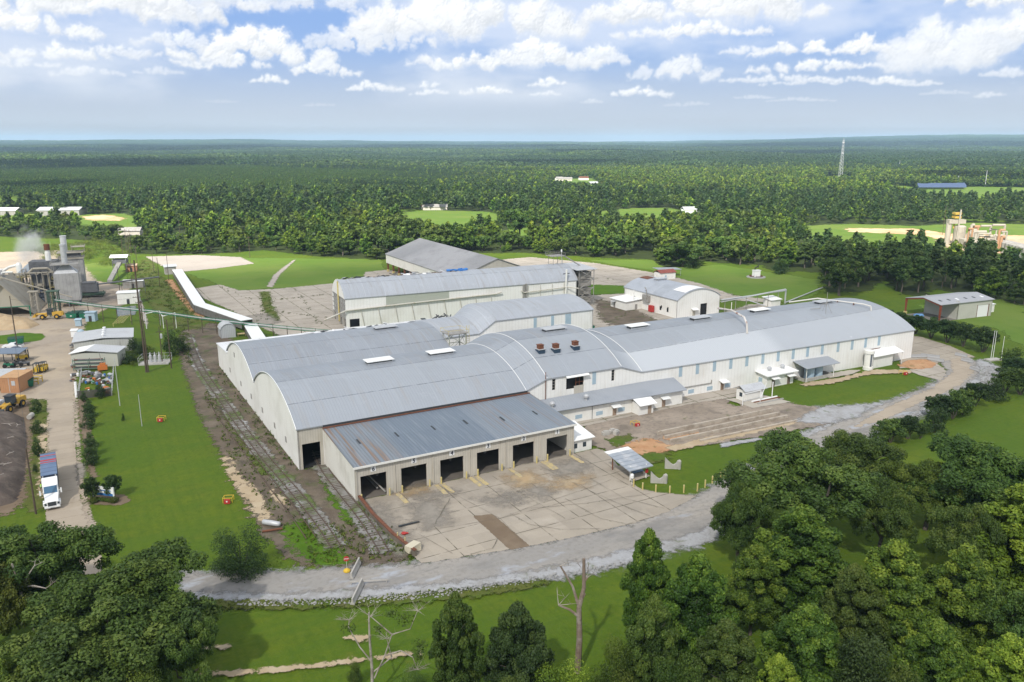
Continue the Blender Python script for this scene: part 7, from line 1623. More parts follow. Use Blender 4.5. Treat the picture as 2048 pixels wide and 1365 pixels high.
f = MB(); f.add([(-10, -3.6, 14.5), (-4, -3.6, 14.5), (-4, -3.6, 20), (-10, 3.6, 14.5), (-4, 3.6, 14.5), (-4, 3.6, 20)], [(0, 1, 2), (5, 4, 3), (0, 3, 4, 1), (0, 2, 5, 3), (1, 4, 5, 2)]); f.build('sloping_hood', M('pale_blue_sheet', (.42, .47, .53), .5), t)
f = MB()
for z in (1, 3.4, 5.8): f.box(-10, -4.5, z, 8, 4.5, z + 1.9, 0)
for x in (-10, -5.5, -1, 3.5, 8):
    for y in (-4.6, 4.6): f.tube((x, y, 0), (x, y, 15), .22, n=6)
f.build('lower_block', [M('blue_grey_casing', (.11, .13, .17), .6, var=[((.06, .065, .075), .4, .42, .65, .8)]), m_plantd], t)
f = MB(); f.lathe([(1.2, 20), (1.2, 24.5), (1.0, 24.6), (1.0, 27.5)], (3.4, 0, 0), 12); f.lathe([(1.25, 25.5), (1.25, 28.4)], (3.4, 0, 0), 12, 1); f.build('chimney', [m_whitew, m_rust], t)
f = MB()
for z, x0, x1 in ((9, -11, -3), (13.5, -11, -4), (8, 4, 10), (12, 5, 10)): f.box(x0, -6.4, z, x1, -4.2, z + .2); railing(f, x0, -6.4, x1, -4.2, z + .2)
for x in (-11, -7, -3, 4, 10): f.tube((x, -6.4, 0), (x, -6.4, 13.5), .16, n=5)
f.build('walkway', M('dusty_yellow_steel', (.36, .31, .15), .7), t)
f = MB()
rr = random.Random(5)
for i in range(16):
    x = rr.uniform(-11, 9); z = rr.uniform(4, 18); f.path([(x, -4.9, 0), (x, -4.9, z), (x + rr.uniform(-3, 3), -4.9, z)], rr.uniform(.12, .35), 7)
f.tube((-1, -4.6, 15.5), (-1, -5.2, 15.5), 1.2, n=14); f.build('pipework', m_steel, t)
f = MB()
for x, z0, z1 in ((-9, 3, 7.5), (-5, 6, 11), (0, 9, 13.5), (5.5, 4, 9), (9, 8, 12)):
    f.box(x - 1.6, -7.4, z0, x + 1.6, -4.8, z0 + .2); railing(f, x - 1.6, -7.4, x + 1.6, -4.8, z0 + .2); f.box(x - 1, -6.6, z0 + .2, x + .8, -5, z0 + rr.uniform(1, 2.2))
    f.tube((x + 1.6, -7.4, 0), (x + 1.6, -7.4, z1 + 2), .14, n=5); f.tube((x - 1.6, -7.4, z0 - 3), (x + 1.6, -7.4, z0 + .1), .1, n=4)
for i in range(9): x = -10 + i * 2.3; f.tube((x, -7, 14.5 + rr.uniform(-1, 2)), (x, -5.4, rr.uniform(5, 9)), .22, n=6)
f.path([(-10, -6.5, 15.5), (9.5, -6.5, 15.5), (9.5, -6.5, 3)], .3, 6); f.path([(-8, -5.5, 12), (-2, -6, 17.5), (4, -6, 17.5), (8, -5, 12)], .5, 8)
f.build('platform', m_plantt, t)
f = MB(); f.lathe([(3.2, 0), (3.2, 12.5), (2.6, 13.2)], (-16, 2, 0), 18); f.build('round_silo', bpy.data.materials['blue_grey_casing'], t)
t = thing('cyclone_rig', 'tangle of white ducts and platforms left of the boiler house', 'machinery', at(28, 604), .2)
t.scale = (.9, .9, .86)
f = MB()
for i in range(12):
    x = rr.uniform(-10, 8); y = rr.uniform(-4, 4); h = rr.uniform(5, 14); f.tube((x, y, 0), (x, y, h), rr.uniform(.15, .3), n=6)
for z in (4, 8, 12): f.box(-9, -3, z, 7, 3, z + .25); railing(f, -9, -3, 7, 3, z + .25)
f.build('frame', m_plantt, t)
f = MB(); f.lathe([(1.2, 10), (1.2, 17), (.6, 18)], (4, 0, 0), 12); f.path([(4, 0, 17), (0, 0, 16), (-6, 1, 12)], .6, 8); f.path([(-9, -2, 6), (-2, -2, 14), (2, -2, 14)], .4, 8); f.box(-8, -3, 12.4, -3, 3, 15); f.build('ducts', m_whitew, t)
f = MB(); [f.box(x, -3.2, z, x + 2.6, -.5, z + 2) for x, z in ((-7, 8.3), (-1, 4.3), (3, 8.3), (-5, .2))]; f.build('machine_housings', m_plantd, t)
t = thing('chip_store', 'tan steep roofed wood chip store with open timber end', 'chip store', at(8, 634), .35)
t.scale = (.86, .86, .84)
f = MB(); n_ = 14.5
f.slab([(-13, -2, 0), (0, -2, 15.5), (0, 24, 15.5), (-13, 24, 0)][::1], .3); f.slab([(0, -2, 15.5), (12, -2, 0.4), (12, 24, .4), (0, 24, 15.5)], .3); f.build('roof', m_plantt, t)
f = MB(); f.add([(-11.4, 0, 1.5), (-4, 0, 4), (5, 0, 4), (10.6, 0, 1.5), (0, 0, 14.6)], [(0, 1, 4), (1, 2, 4), (2, 3, 4)]); f.build('end_wall', M('cream_end', (.42, .39, .32), .8), t)
f = MB()
for x in (-12, -8, -4): f.tube((x, -4, 0), (x, -4, 8.5), .25, n=6)
for z in (2.5, 5, 7.5, 8.5): f.tube((-13, -4, z), (-2, -4, z), .2, n=5); f.tube((-13, -1, z), (-2, -1, z), .2, n=5)
f.tube((-2, -3, 4.6), (10.5, -3, 4.6), .25, n=5, mi=1); f.tube((10.5, -3, 0), (10.5, -3, 4.6), .25, n=5, mi=1); f.build('timber_frame', [m_plantd, m_greenp], t)
f = MB(); f.path([(0, 8, 15.8), (-14, 14, 10)], .7, 6); f.path([(0, 4, 16.5), (26, 2, 6.5)], .3, 6); f.build('feed_conveyor', m_plantt, t)
t = thing('timber_trestle', 'pair of tall pale timber trestle posts by the chip store', 'trestle', at(72, 626), .3)
t.scale = (.8, .8, .56)
f = MB(); [f.tube((x, y, 0), (x, y, 14), .45, n=6) for x in (-1, 1.4) for y in (-1, 1)]; f.box(-2, -1.6, 14, 2.2, 1.6, 14.6); [f.tube((-1, -1, z), (1.4, -1, z + 2.5), .15, n=4) for z in (1, 4, 7, 10)]; f.build('posts', m_plantt, t)
t = thing('green_trestle', 'green steel trestle tower carrying the pipes at the bend', 'trestle', at(112, 632), .3)
f = MB(); [f.tube((x, y, 0), (x, y, 9), .22, n=5) for x in (-1.6, 0, 1.6) for y in (-1.2, 1.2)]; [f.tube((-1.6, -1.2, z), (1.6, -1.2, z + 2), .12, n=4) for z in (0, 2, 4, 6)]; f.box(-2, -1.6, 9, 2, 1.6, 9.3); f.build('posts', M('grimy_green_steel', (.06, .10, .07), .7), t)
f = MB(); f.path([at(112, 632, 9), at(112, 632, 13), at(250, 590, 7.5)], .22, 6); f.path([at(112, 632, 9), at(110, 625, 13)], .3, 6)
f.build('pipe', m_galv, t)
f = MB()
for i, (x, y, w_, h_, c) in enumerate([(182, 600, 7, 5, m_plantd)]):
    pass
t = thing('screening_machine', 'dark screening machine on a green frame right of the filter house', 'machine', at(183, 594), .3); t.scale = (.72, .72, .72)
f = MB(); f.box(-4, -2.5, 3, 4, 2.5, 8); f.box(-3.5, -2.7, 8, 3, 2.7, 8.6); f.build('body', m_plantd, t); f = MB(); f.box(-6, -3, 1.2, 7, 3, 2.4); [f.tube((x, y, 0), (x, y, 3), .2, n=5) for x in (-5, 0, 6) for y in (-2.6, 2.6)]; f.build('frame', bpy.data.materials['grimy_green_steel'], t)
f = MB(); f.tube((4, 0, 7), (36, 4, 9), .5, n=6); [f.tube((x, (x - 4) * .12, 0), (x, (x - 4) * .12, 7.5), .15, n=5) for x in (16, 28)]; f.build('conveyor', m_plantd, t)
t = thing('transfer_tower', 'small white roofed transfer tower with a sloping chute at the grass bank', 'tower', at(243, 545), .2)
f = MB(); [f.tube((x, y, 0), (x, y, 6), .2, n=5) for x in (-3, 3) for y in (-2, 2)]; f.box(-3, -2, 4.5, 3, 2, 6.4); f.build('frame', m_plantd, t); f = MB(); f.slab([(-4, -3, 7.6), (4, -3, 7.6), (4, 0, 8.6), (-4, 0, 8.6)], .2); f.slab([(-4, 0, 8.6), (4, 0, 8.6), (4, 3, 7.6), (-4, 3, 7.6)], .2); [f.tube((x, y, 6), (x, y, 7.6), .1, n=4) for x in (-3, 3) for y in (-2, 2)]; f.build('roof', m_whiter, t)
f = MB(); f.slab([(-1, -2, 5.2), (1, -2, 5.2), (5, -36, 2.0), (3, -36, 2.0)], .9); f.build('chute', m_steel, t)
def simple_hut(name, label, x, y, w_, d_, h_, wm, rm, ang, cat='hut', pitch=.8):
    t = thing(name, label, cat, at(x, y), ang)
    f = MB(); f.box(-w_ / 2, -d_ / 2, 0, w_ / 2, d_ / 2, h_); f.build('wall', wm, t)
    f = MB(); e = .3; f.slab([(-w_ / 2 - e, -d_ / 2 - e, h_ + .1), (w_ / 2 + e, -d_ / 2 - e, h_ + .1), (w_ / 2 + e, 0, h_ + pitch), (-w_ / 2 - e, 0, h_ + pitch)], .12); f.slab([(-w_ / 2 - e, 0, h_ + pitch), (w_ / 2 + e, 0, h_ + pitch), (w_ / 2 + e, d_ / 2 + e, h_ + .1), (-w_ / 2 - e, d_ / 2 + e, h_ + .1)], .12); f.build('roof', rm, t)
    f = MB(); f.box(-.5, -d_ / 2 - .06, 0, .5, -d_ / 2 + .02, 2.0); f.build('door', m_darkm, t)
    return t
simple_hut('brick_red_hut', 'small red brown hut beside the old rail line', 264, 543, 5, 4, 3, M('red_brown_wall', (.30, .15, .09), .8), M('tan_roof', (.44, .33, .23), .8), .3)
simple_hut('white_cabin', 'white flat topped cabin by the pond below the plant', 259, 606, 7.5, 5.5, 4.4, m_whitew, m_whiter, .3, 'cabin', .3)
simple_hut('pale_cabin', 'pale cabin on the embankment above the pond', 268, 575, 8, 5, 3, m_steel, m_whiter, .3, 'cabin', .3)
simple_hut('meter_hut', 'pale blue little hut beside the green skips', 184, 642, 3.2, 2.6, 3.2, m_bluep, m_bluep, .1, 'hut', .2)
m, n, out, b = mat_new('steam'); n.n.remove(b); v = n.new('ShaderNodeVolumePrincipled'); tc = n.new('ShaderNodeTexCoord').outputs['Object']
q = n.vmath('LENGTH', tc) if False else n.new('ShaderNodeVectorMath', operation='LENGTH'); n.put(q.inputs[0], tc)
dn = n.math('MULTIPLY', n.ramp(n.math('SUBTRACT', n.noise(tc, 1.6, 5, .65, .4), n.math('MULTIPLY', q.outputs['Value'], .42)), .06, .42), .22)
n.put(v.inputs['Density'], dn); v.inputs['Color'].default_value = (1, 1, 1, 1); v.inputs['Anisotropy'].default_value = 0; n.l.new(v.outputs[0], out.inputs['Volume'])
import bmesh
bm = bmesh.new(); bmesh.ops.create_icosphere(bm, subdivisions=3, radius=1.25); me = bpy.data.meshes.new('steam'); bm.to_mesh(me); bm.free(); me.materials.append(m)
o = link('steam', me); o.location = at(72, 596, 20.5); o.scale = (6.5, 4.5, 9); o.rotation_euler = (0, .35, 0); tag(o, 'white puff of steam rising from the boiler house', 'steam', None, 'stuff')
def heap(name, label, poly, h, mat, seed):
    P = px(*poly); A_ = np.array(P); lo, hi = A_.min(0), A_.max(0); cell = max(.4, max(hi - lo) / 70)
    xs = np.arange(lo[0], hi[0] + cell, cell); ys = np.arange(lo[1], hi[1] + cell, cell); X, Y = np.meshgrid(xs, ys)
    sd = sdist(X.ravel(), Y.ravel(), P); mx = sd.max(); idx_ = np.arange(X.size).reshape(X.shape)
    F = np.stack([idx_[:-1, :-1], idx_[:-1, 1:], idx_[1:, 1:], idx_[1:, :-1]], -1).reshape(-1, 4); F = F[sd[F].max(1) > 0]
    x, y = X.ravel(), Y.ravel(); Z = np.clip(sd / mx, 0, 1) ** .75 * h * (1 + .28 * vnoise(x, y, .5, seed) + .12 * vnoise(x, y, 1.7, seed + 1)) + .28 + .06 * vnoise(x, y, 4, seed)
    Z = np.where(sd < 0, -.1, Z)
    o = link(name, np_mesh(name, np.stack([x, y, Z], -1), F, None, [mat], True)); tag(o, label, 'heap'); return o
m_chip = GM('wood_chips', (.42, .31, .19), [((.50, .39, .25), .3, .4, .7, .8), ((.30, .21, .12), 1.2, .5, .75, .6)], edge=False, bumpn=(5, .6, .1))
m_bark2 = GM('dark_bark_mulch', (.12, .095, .08), [((.19, .155, .125), .4, .45, .68, .85), ((.065, .054, .047), 1.2, .5, .75, .7), ((.24, .21, .18), 3.0, .68, .8, .6)], edge=False, bumpn=(4, .8, .15))
heap('chip_pile', 'tan pile of wood chips in front of the chip store', [(-60, 640), (0, 632), (30, 636), (60, 640), (78, 650), (60, 658), (0, 662), (-60, 664)], 3.2, m_chip, 3)
heap('bark_pile', 'long dark pile of bark mulch left of the driveway', [(-80, 832), (10, 830), (45, 838), (52, 880), (46, 960), (30, 1005), (-10, 1018), (-80, 1010)], 3.4, m_bark2, 5)
def wheel_at(mb_t, mb_r, x, y, r_, w_): 
    mb_t.tube((x - w_ / 2, y, r_), (x + w_ / 2, y, r_), r_, n=14); mb_r.tube((x - w_ / 2 - .02, y, r_), (x + w_ / 2 + .02, y, r_), r_ * .55, n=10)
def car(name, label, x, y, ang, col, pickup=False, grp='cars parked at the yard office'):
    t = thing(name, label, 'car', at(x, y, .25), ang, grp)
    f = MB()
    if pickup: pr = [(-2.8, .5), (-2.85, 1.0), (-2.7, 1.12), (-1.3, 1.15), (-.75, 1.75), (.7, 1.8), (1.0, 1.2), (2.75, 1.2), (2.8, .5)]
    else: pr = [(-2.3, .4), (-2.35, .75), (-2.2, .9), (-1.1, .98), (-.4, 1.42), (1.0, 1.45), (1.8, 1.0), (2.25, .95), (2.3, .4)]
    k = len(pr); w_ = .98 if pickup else .88
    vs = [(yy, -w_ * (.82 if z > 1.3 else 1), z) for yy, z in pr] + [(yy, w_ * (.82 if z > 1.3 else 1), z) for yy, z in pr]
    f.add(vs, [tuple(range(k)), tuple(range(2 * k - 1, k - 1, -1))] + [(i, k + i, k + (i + 1) % k, (i + 1) % k) for i in range(k)]); f.build('body', col, t)
    f = MB(); (a, za), (b_, zb) = (pr[3], pr[4]); f.quad((a, -w_ * .85, za + .04), (a, w_ * .85, za + .04), (b_ - .05, w_ * .74, zb), (b_ - .05, -w_ * .74, zb)); (c, zc), (d, zd) = pr[5], pr[6]
    f.quad((c + .05, -w_ * .74, zc), (c + .05, w_ * .74, zc), (d + .02, w_ * .8, zd + .05), (d + .02, -w_ * .8, zd + .05))
    for s in (-1, 1): f.quad((b_ + .1, s * w_ * .84, zb - .08), (c - .1, s * w_ * .84, zc - .08), (d - .3, s * w_ * .99, zd + .02), (a + .3, s * w_ * .99, za + .04))
    f.build('windows', m_glass, t)
    if pickup: f = MB(); f.box(1.15, -.8, 1.21, 2.65, .8, 1.23); f.build('load_bed', m_darkm, t)
    for xx in ((-1.75, 1.75) if pickup else (-1.4, 1.35)):
        for s in (-1, 1):
            f = MB(); f.tube((xx, s * (w_ - .2), .36), (xx, s * (w_ + .03), .36), .38, n=14); wh = f.build('wheel', m_black, t); f = MB(); f.tube((xx, s * (w_ + .0), .36), (xx, s * (w_ + .05), .36), .2, n=10); f.build('rim', m_galv, wh)
    return t
m_carblue = M('dark_blue_car_paint', (.03, .05, .11), .3); m_carwhite = M('white_car_paint', (.72, .73, .74), .3); m_carsilver = M('silver_car_paint', (.50, .52, .55), .3)
car('pickup_truck', 'white pickup truck parked below the grass island', 27, 699, .15, m_carwhite, True)
car('parked_car', 'dark blue car parked between the white pickup and the white car', 29, 705, .12, m_carblue)
car('parked_car', 'white car parked nearest the blue roofed carport', 28, 709, .12, m_carwhite)
car('parked_car', 'silver vehicle cut off by the left edge above the bark pile', -2, 815, 1.4, m_carsilver)
def wheel_loader(label, x, y, ang, bucket_up=.4):
    t = thing('wheel_loader', label, 'loader', at(x, y, .25), ang)
    m_ly = bpy.data.materials.get('loader_yellow') or M('loader_yellow', (.55, .33, .05), .5, var=[((.40, .25, .06), 1.0, .5, .75, .6)])
    f = MB(); f.box(1.2, -1.1, 1.1, 4.2, 1.1, 2.4); f.add([(4.2, -1, 1.1), (4.7, -.9, 1.2), (4.7, .9, 1.2), (4.2, 1, 1.1), (4.2, -1, 2.35), (4.6, -.9, 2.1), (4.6, .9, 2.1), (4.2, 1, 2.35)], [(0, 1, 5, 4), (1, 2, 6, 5), (2, 3, 7, 6), (4, 5, 6, 7)]); f.build('engine_body', m_ly, t)
    f = MB(); f.box(-.5, -.85, 1.5, 1.2, .85, 3.4); cabn = f.build('cab', m_glass, t); f = MB(); f.box(-.7, -1, 3.4, 1.4, 1, 3.58); f.build('roof', m_darkm, cabn)
    f = MB(); f.box(-2.4, -.7, 1.0, -.5, .7, 1.8); [f.tube((-.8, s * .6, 1.9), (-4.0, s * .6, 1.1 + bucket_up), .2, n=6) for s in (-1, 1)]; f.build('lift_arms', m_ly, t)
    f = MB(); z = .2 + bucket_up; f.add([(-4.0, -1.5, z), (-5.5, -1.5, z), (-5.2, -1.5, z + .1), (-4.2, -1.5, z + 1.3), (-4.0, 1.5, z), (-5.5, 1.5, z), (-5.2, 1.5, z + .1), (-4.2, 1.5, z + 1.3)], [(0, 4, 5, 1), (0, 3, 7, 4), (0, 1, 2, 3), (4, 7, 6, 5), (2, 6, 7, 3)]); f.build('bucket', m_ly if bucket_up > .3 else m_darkm, t)
    for xx in (-2.0, 2.6):
        for s in (-1, 1):
            f = MB(); f.tube((xx, s * .85, .85), (xx, s * 1.45, .85), .85, n=18); wh = f.build('wheel', m_black, t); f = MB(); f.tube((xx, s * 1.42, .85), (xx, s * 1.49, .85), .42, n=12); f.build('rim', m_ly, wh)
    return t
wheel_loader('yellow wheel loader carrying chips beside the chip pile', 100, 639, .25, .7)
wheel_loader('orange wheel loader with a dark bucket facing the bark pile', 22, 822, 1.5, .1)
def forklift(label, x, y, ang):
    t = thing('forklift', label, 'forklift', at(x, y, .25), ang, 'yellow forklifts parked in the yard')
    f = MB(); f.box(-1.6, -.75, .35, 1.4, .75, 1.35); f.box(-1.7, -.7, .5, -1.5, .7, 1.6); f.build('body', m_yelb, t)
    f = MB(); [f.tube((xx, yy, 1.35), (xx * .85, yy, 2.5), .06, n=5) for xx in (-1, .9) for yy in (-.65, .65)]; f.box(-1, -.7, 2.48, .95, .7, 2.56); f.build('guard', m_darkm, t)
    f = MB(); f.box(1.45, -.55, .1, 1.6, -.4, 2.8); f.box(1.45, .4, .1, 1.6, .55, 2.8); f.box(1.6, -.5, .08, 2.8, -.35, .16); f.box(1.6, .35, .08, 2.8, .5, .16); f.build('mast', m_darkm, t)
    for xx in (-1, 1):
        for s in (-1, 1): f = MB(); f.tube((xx, s * .55, .4), (xx, s * .82, .4), .4, n=12); f.build('wheel', m_black, t)
forklift('yellow forklift parked on the left of the close pair', 76, 746, -1.35); forklift('yellow forklift parked on the right of the close pair', 88, 744, -1.35); forklift('pale yellow forklift parked beside the blue carport', 46, 721, .4)
def skip(label, x, y, ang, s=1.0, grp='green waste skips'):
    t = thing('waste_skip', label, 'skip', at(x, y, .25), ang, grp)
    f = MB(); a, b = 1.5 * s, .9 * s; f.add([(-a, -b, .1), (a, -b, .1), (a, b, .1), (-a, b, .1), (-a * 1.12, -b * 1.15, 1.5 * s), (a * 1.12, -b * 1.15, 1.5 * s), (a * 1.12, b * 1.15, 1.5 * s), (-a * 1.12, b * 1.15, 1.5 * s)], [(0, 3, 2, 1), (0, 1, 5, 4), (1, 2, 6, 5), (2, 3, 7, 6), (3, 0, 4, 7)])
    for xx in (-a * .7, a * .7): f.box(xx - .08, -b * 1.18, .1, xx + .08, -b * 1.1, 1.4 * s)
    f.build('body', m_greenp, t); f = MB(); f.slab([(-a * 1.15, -b * 1.2, 1.52 * s), (a * 1.15, -b * 1.2, 1.52 * s), (a * 1.15, b * 1.2, 1.75 * s), (-a * 1.15, b * 1.2, 1.75 * s)], .06); f.build('lid', M('dark_green_lid', (.015, .06, .04), .6), t)
    f = MB(); f.box(-.3, -b * 1.17, .7, .3, -b * 1.14, 1.0); f.build('sticker', m_white, t)
for i, (x, y, lb) in enumerate([(146, 637, 'leftmost green skip of the row near the loader'), (155, 635, 'second green skip of the row near the loader'), (163, 635, 'third green skip of the row near the loader'), (172, 637, 'rightmost green skip of the row near the loader'), (33, 690, 'green skip at the lower edge of the grass island'), (52, 775, 'green skip in front of the yellow rack'), (1176, 664, 'green skip behind the raised grey roof')]):
    skip(lb, x, y, .1 * i, 1.25 if i == 4 else 1.15)
t = thing('blue_carport', 'long blue grey roofed carport sheltering small machines', 'carport', at(10, 725), .1)
f = MB(); f.slab([(-9, -2.6, 3.2), (5.6, -2.6, 3.2), (5.6, 2.6, 3.6), (-9, 2.6, 3.6)], .15); f.build('roof', M('slate_blue_roof', (.15, .19, .25), .5), t)
for x in (-8, -3, 1, 5): f = MB(); f.tube((x, -2.3, 0), (x, -2.3, 3.2), .12, n=6); f.tube((x, 2.3, 0), (x, 2.3, 3.4), .12, n=6); f.build('post', m_darkm, t)
def ride_machine(name, label, x, y, col, ang):
    t = thing(name, label, 'machine', at(x, y, .25), ang)
    f = MB(); f.box(-1.2, -.6, .5, .3, .6, 1.2); f.box(.3, -.5, .5, 1.3, .5, 1.0); f.build('body', col, t)
    f = MB(); f.box(-.5, -.3, 1.2, .1, .3, 1.5); f.box(-.6, -.3, 1.2, -.5, .3, 1.9); f.build('seat', m_black, t)
    for xx, r_ in ((-.8, .55), (.9, .4)):
        for s in (-1, 1): f = MB(); f.tube((xx, s * .55, r_), (xx, s * .85, r_), r_, n=12); f.build('wheel', m_black, t)
ride_machine('small_tractor', 'green small tractor in front of the carport', 18, 737, m_greenp, .3); ride_machine('utility_vehicle', 'dark utility vehicle right of the green small tractor', 36, 734, m_darkm, .4); ride_machine('utility_vehicle', 'dark utility vehicle at the right end of the carport row', 50, 733, m_plantd, .5); ride_machine('small_tractor', 'small orange machine below the dark utility vehicles', 48, 749, M('orange_paint', (.5, .15, .04), .5), .2); ride_machine('small_tractor', 'dark red tractor at the left edge beside the container', 3, 781, M('dark_red', (.18, .03, .03), .5), 1.3)
t = thing('site_office', 'pale site office cabin behind the orange container', 'cabin', at(10, 770), .12); f = MB(); f.box(-8, -3, 0, 4, 3, 3); f.build('wall', m_beige, t); f = MB(); f.slab([(-8.4, -3.4, 3.1), (4.4, -3.4, 3.1), (4.4, 3.4, 3.5), (-8.4, 3.4, 3.5)], .15); f.build('roof', m_galv, t); f = MB(); f.box(-2, -3.06, 1.1, 0, -2.98, 2); f.build('window', m_glass, t)
t = thing('shipping_container', 'tan orange shipping container standing on the yard', 'container', at(26, 784), .05)
f = MB(); f.box(-2.3, -1.2, .1, 2.3, 6, 4.0); f.build('body', M('tan_orange_container', (.42, .22, .11), .7, var=[((.34, .17, .09), .6, .45, .7, .7)], rib=(0, .5, .3, .3)), t); f = MB(); f.box(-2.4, -1.3, 4.0, 2.4, 6.1, 4.12); f.build('top', M('tan_orange_top', (.50, .30, .15), .7, var=[((.4, .22, .11), .8, .45, .7, .7)]), t); f = MB(); f.box(-.05, -1.26, .2, .05, -1.2, 3.9); f.box(.6, -1.24, 2.0, 1.5, -1.21, 3.2); f.build('door_bar', m_galv, t)
t = thing('yellow_rack', 'yellow steel rack behind the lower green skip', 'rack', at(54, 767), .1); f = MB(); [f.tube((x, y, 0), (x, y, 1.8), .14, n=5) for x in (-3.4, 3.4) for y in (-1.2, 1.2)]; [f.tube((-3.4, y, z), (3.4, y, z), .12, n=5) for y in (-1.2, 1.2) for z in (.8, 1.7)]; [f.tube((x, -1.2, 1.7), (x, 1.2, 1.7), .1, n=5) for x in (-3.4, -1, 1, 3.4)]; f.build('frame', m_yelb, t)
f = MB(); f.tube((0, -1, .6), (0, 1, .6), .55, n=14); solo('culvert_pipe', f, m_conw, 'short concrete pipe with a dark mouth on the left verge', 'pipe', at(62, 838, .1), .2)
for i, (x, y, L, a) in enumerate([(20, 879, 4.5, -.5), (38, 880, 2.8, -1.0), (27, 938, 2, 1.2), (8, 962, 2.6, .4), (22, 960, 1.8, .8), (5, 985, 2.6, 1.3), (28, 905, 1.6, .2)]):
    f = MB(); f.path([(-L / 2, 0, 0), (-L * .1, L * .08, .1), (L * .3, -.05, .15)], .06, 5); f.tube((-L * .1, L * .08, .1), (L * .1, L * .3, .2), .04, .02, 5); solo('bare_branch', f, m_deadw, 'bleached bare branch lying on the dark bark pile', 'branch', at(x, y, 3.2), a, 'branches on the bark pile')
t = thing('workshop_building', 'pale grey workshop with a low pitched roof by the driveway', 'workshop', at(222, 706), .42)
f = MB(); f.box(-9.6, 0, 0, 6.2, 13, 4.2); f.build('wall', M('pale_ribbed_wall', (.50, .50, .47), .6, rib=(0, .7, .2, .2), streak=((.2, .18, .15), .5, .6)), t)
f = MB(); f.slab([(-10, -.4, 4.3), (-1.7, -.4, 4.9), (-1.7, 13.4, 4.9), (-10, 13.4, 4.3)], .15); f.slab([(-1.7, -.4, 4.9), (6.6, -.4, 4.3), (6.6, 13.4, 4.3), (-1.7, 13.4, 4.9)], .15); f.build('roof', M('pale_grey_roof', (.48, .49, .50), .5, rib=(1, 1.0, .12, .2), var=[((.4, .4, .41), .2, .45, .7, .6)]), t)
for y in (2, 5.5, 9, 12): f = MB(); f.lathe([(.3, 0), (.3, .4), (.5, .5), (.45, .8)], (-1.7, y, 4.8), 8); f.build('roof_ventilator', m_white, t)
t = thing('workshop_annex', 'lower white roofed annex in front of the pale grey workshop', 'annex', at(188, 734), .12)
f = MB(); f.box(-5.8, 0, 0, 6.6, 6.5, 4.0); f.build('wall', M('greenish_cream_wall', (.47, .47, .41), .6), t)
f = MB(); f.slab([(-6.2, -.5, 4.1), (-1.6, -.5, 4.9), (-1.6, 7, 4.9), (-6.2, 7, 4.1)], .15); f.build('roof', m_whiter, t); f = MB(); f.slab([(-1.6, -.5, 4.9), (7, -.5, 4.1), (7, 7, 4.1), (-1.6, 7, 4.9)], .15); f.build('grey_roof', bpy.data.materials['pale_grey_roof'], t)
t = thing('storage_rack', 'green steel storage rack loaded with pipe against the annex', 'rack', at(180, 741), .12)
f = MB(); [f.tube((x, y, 0), (x, y, 3.4), .1, n=5) for x in (-4, 0, 4) for y in (-.6, .6)]; [f.box(-4.1, -.7, z, 4.1, .7, z + .12) for z in (.6, 1.7, 2.8)]; f.build('frame', M('grey_green_steel', (.14, .2, .16), .6), t)
f = MB(); [f.tube((-3.8, rr.uniform(-.5, .5), z + .2), (3.6, rr.uniform(-.5, .5), z + .25), rr.uniform(.08, .16), n=6, mi=rr.randrange(3)) for z in (.72, 1.82, 2.92) for _ in range(6)]; f.build('stored_pipe', [m_steel, m_plantd, m_rust], t)
t = thing('scrap_yard_fence', 'dark slatted fence around the scrap yard below the workshop', 'fence', (0, 0, 0))
cs = [at(164, 748), at(157, 798), at(224, 792), at(228, 742)]
for (a, b), (h_, mt) in zip(zip(cs[:-1], cs[1:]), ((1.8, m_galv), (2.0, M('dark_slats', (.085, .078, .07), .9)), (1.8, m_galv))):
    a, b = Vector(a), Vector(b); d = b - a; f = MB(); n_ = int(d.length / .3)
    for i in range(n_ + 1):
        q = a.lerp(b, i / n_)
        if mt is m_galv:
            if i % 8 == 0: f.tube(tuple(q), (q.x, q.y, h_), .06, n=5)
        else: f.cbox((q.x, q.y, h_ / 2), (.26, .05, h_), math.atan2(d.y, d.x))
    for z in (.3, h_ * .5, h_ - .1): f.tube((a.x, a.y, z), (b.x, b.y, z), .04, n=4)
    f.build('fence_panel', mt, t)
f = MB(); [f.cbox((rr.uniform(-.15, .15), i * .75, .45), (.5, .45, .9), rr.uniform(0, 1)) for i in range(9)]
for i in range(7):
    f = MB(); f.lathe([(.32, 0), (.34, .8), (.3, .9)], n=10); solo('white_barrel', f, m_white, 'white barrel in the short row at the fence corner by the driveway', 'barrel', at(153.5 - i * .35, 797 - i * 4, .25), 0, 'white barrels at the fence corner')
scr = [m_white, m_galv, m_steel, m_plantd, m_rust, m_greenp, M('blue_plastic', (.04, .14, .38), .5), M('orange_scrap', (.5, .16, .04), .6), m_conw]
SN = {0: ('white_drum', 'white'), 1: ('metal_crate', 'pale metal'), 2: ('steel_scrap', 'grey steel'), 3: ('engine_block', 'dark'), 4: ('rusty_scrap', 'rusty'), 5: ('green_bin', 'green'), 6: ('blue_drum', 'blue'), 7: ('orange_machine', 'orange'), 8: ('concrete_lump', 'pale')}
spots = [(rr.uniform(166, 224), rr.uniform(748, 772)) for _ in range(74)] + [(rr.uniform(142, 160), rr.uniform(690, 765)) for _ in range(34)] + [(rr.uniform(205, 224), rr.uniform(776, 790)) for _ in range(8)] + [(176, 781), (178, 786)]
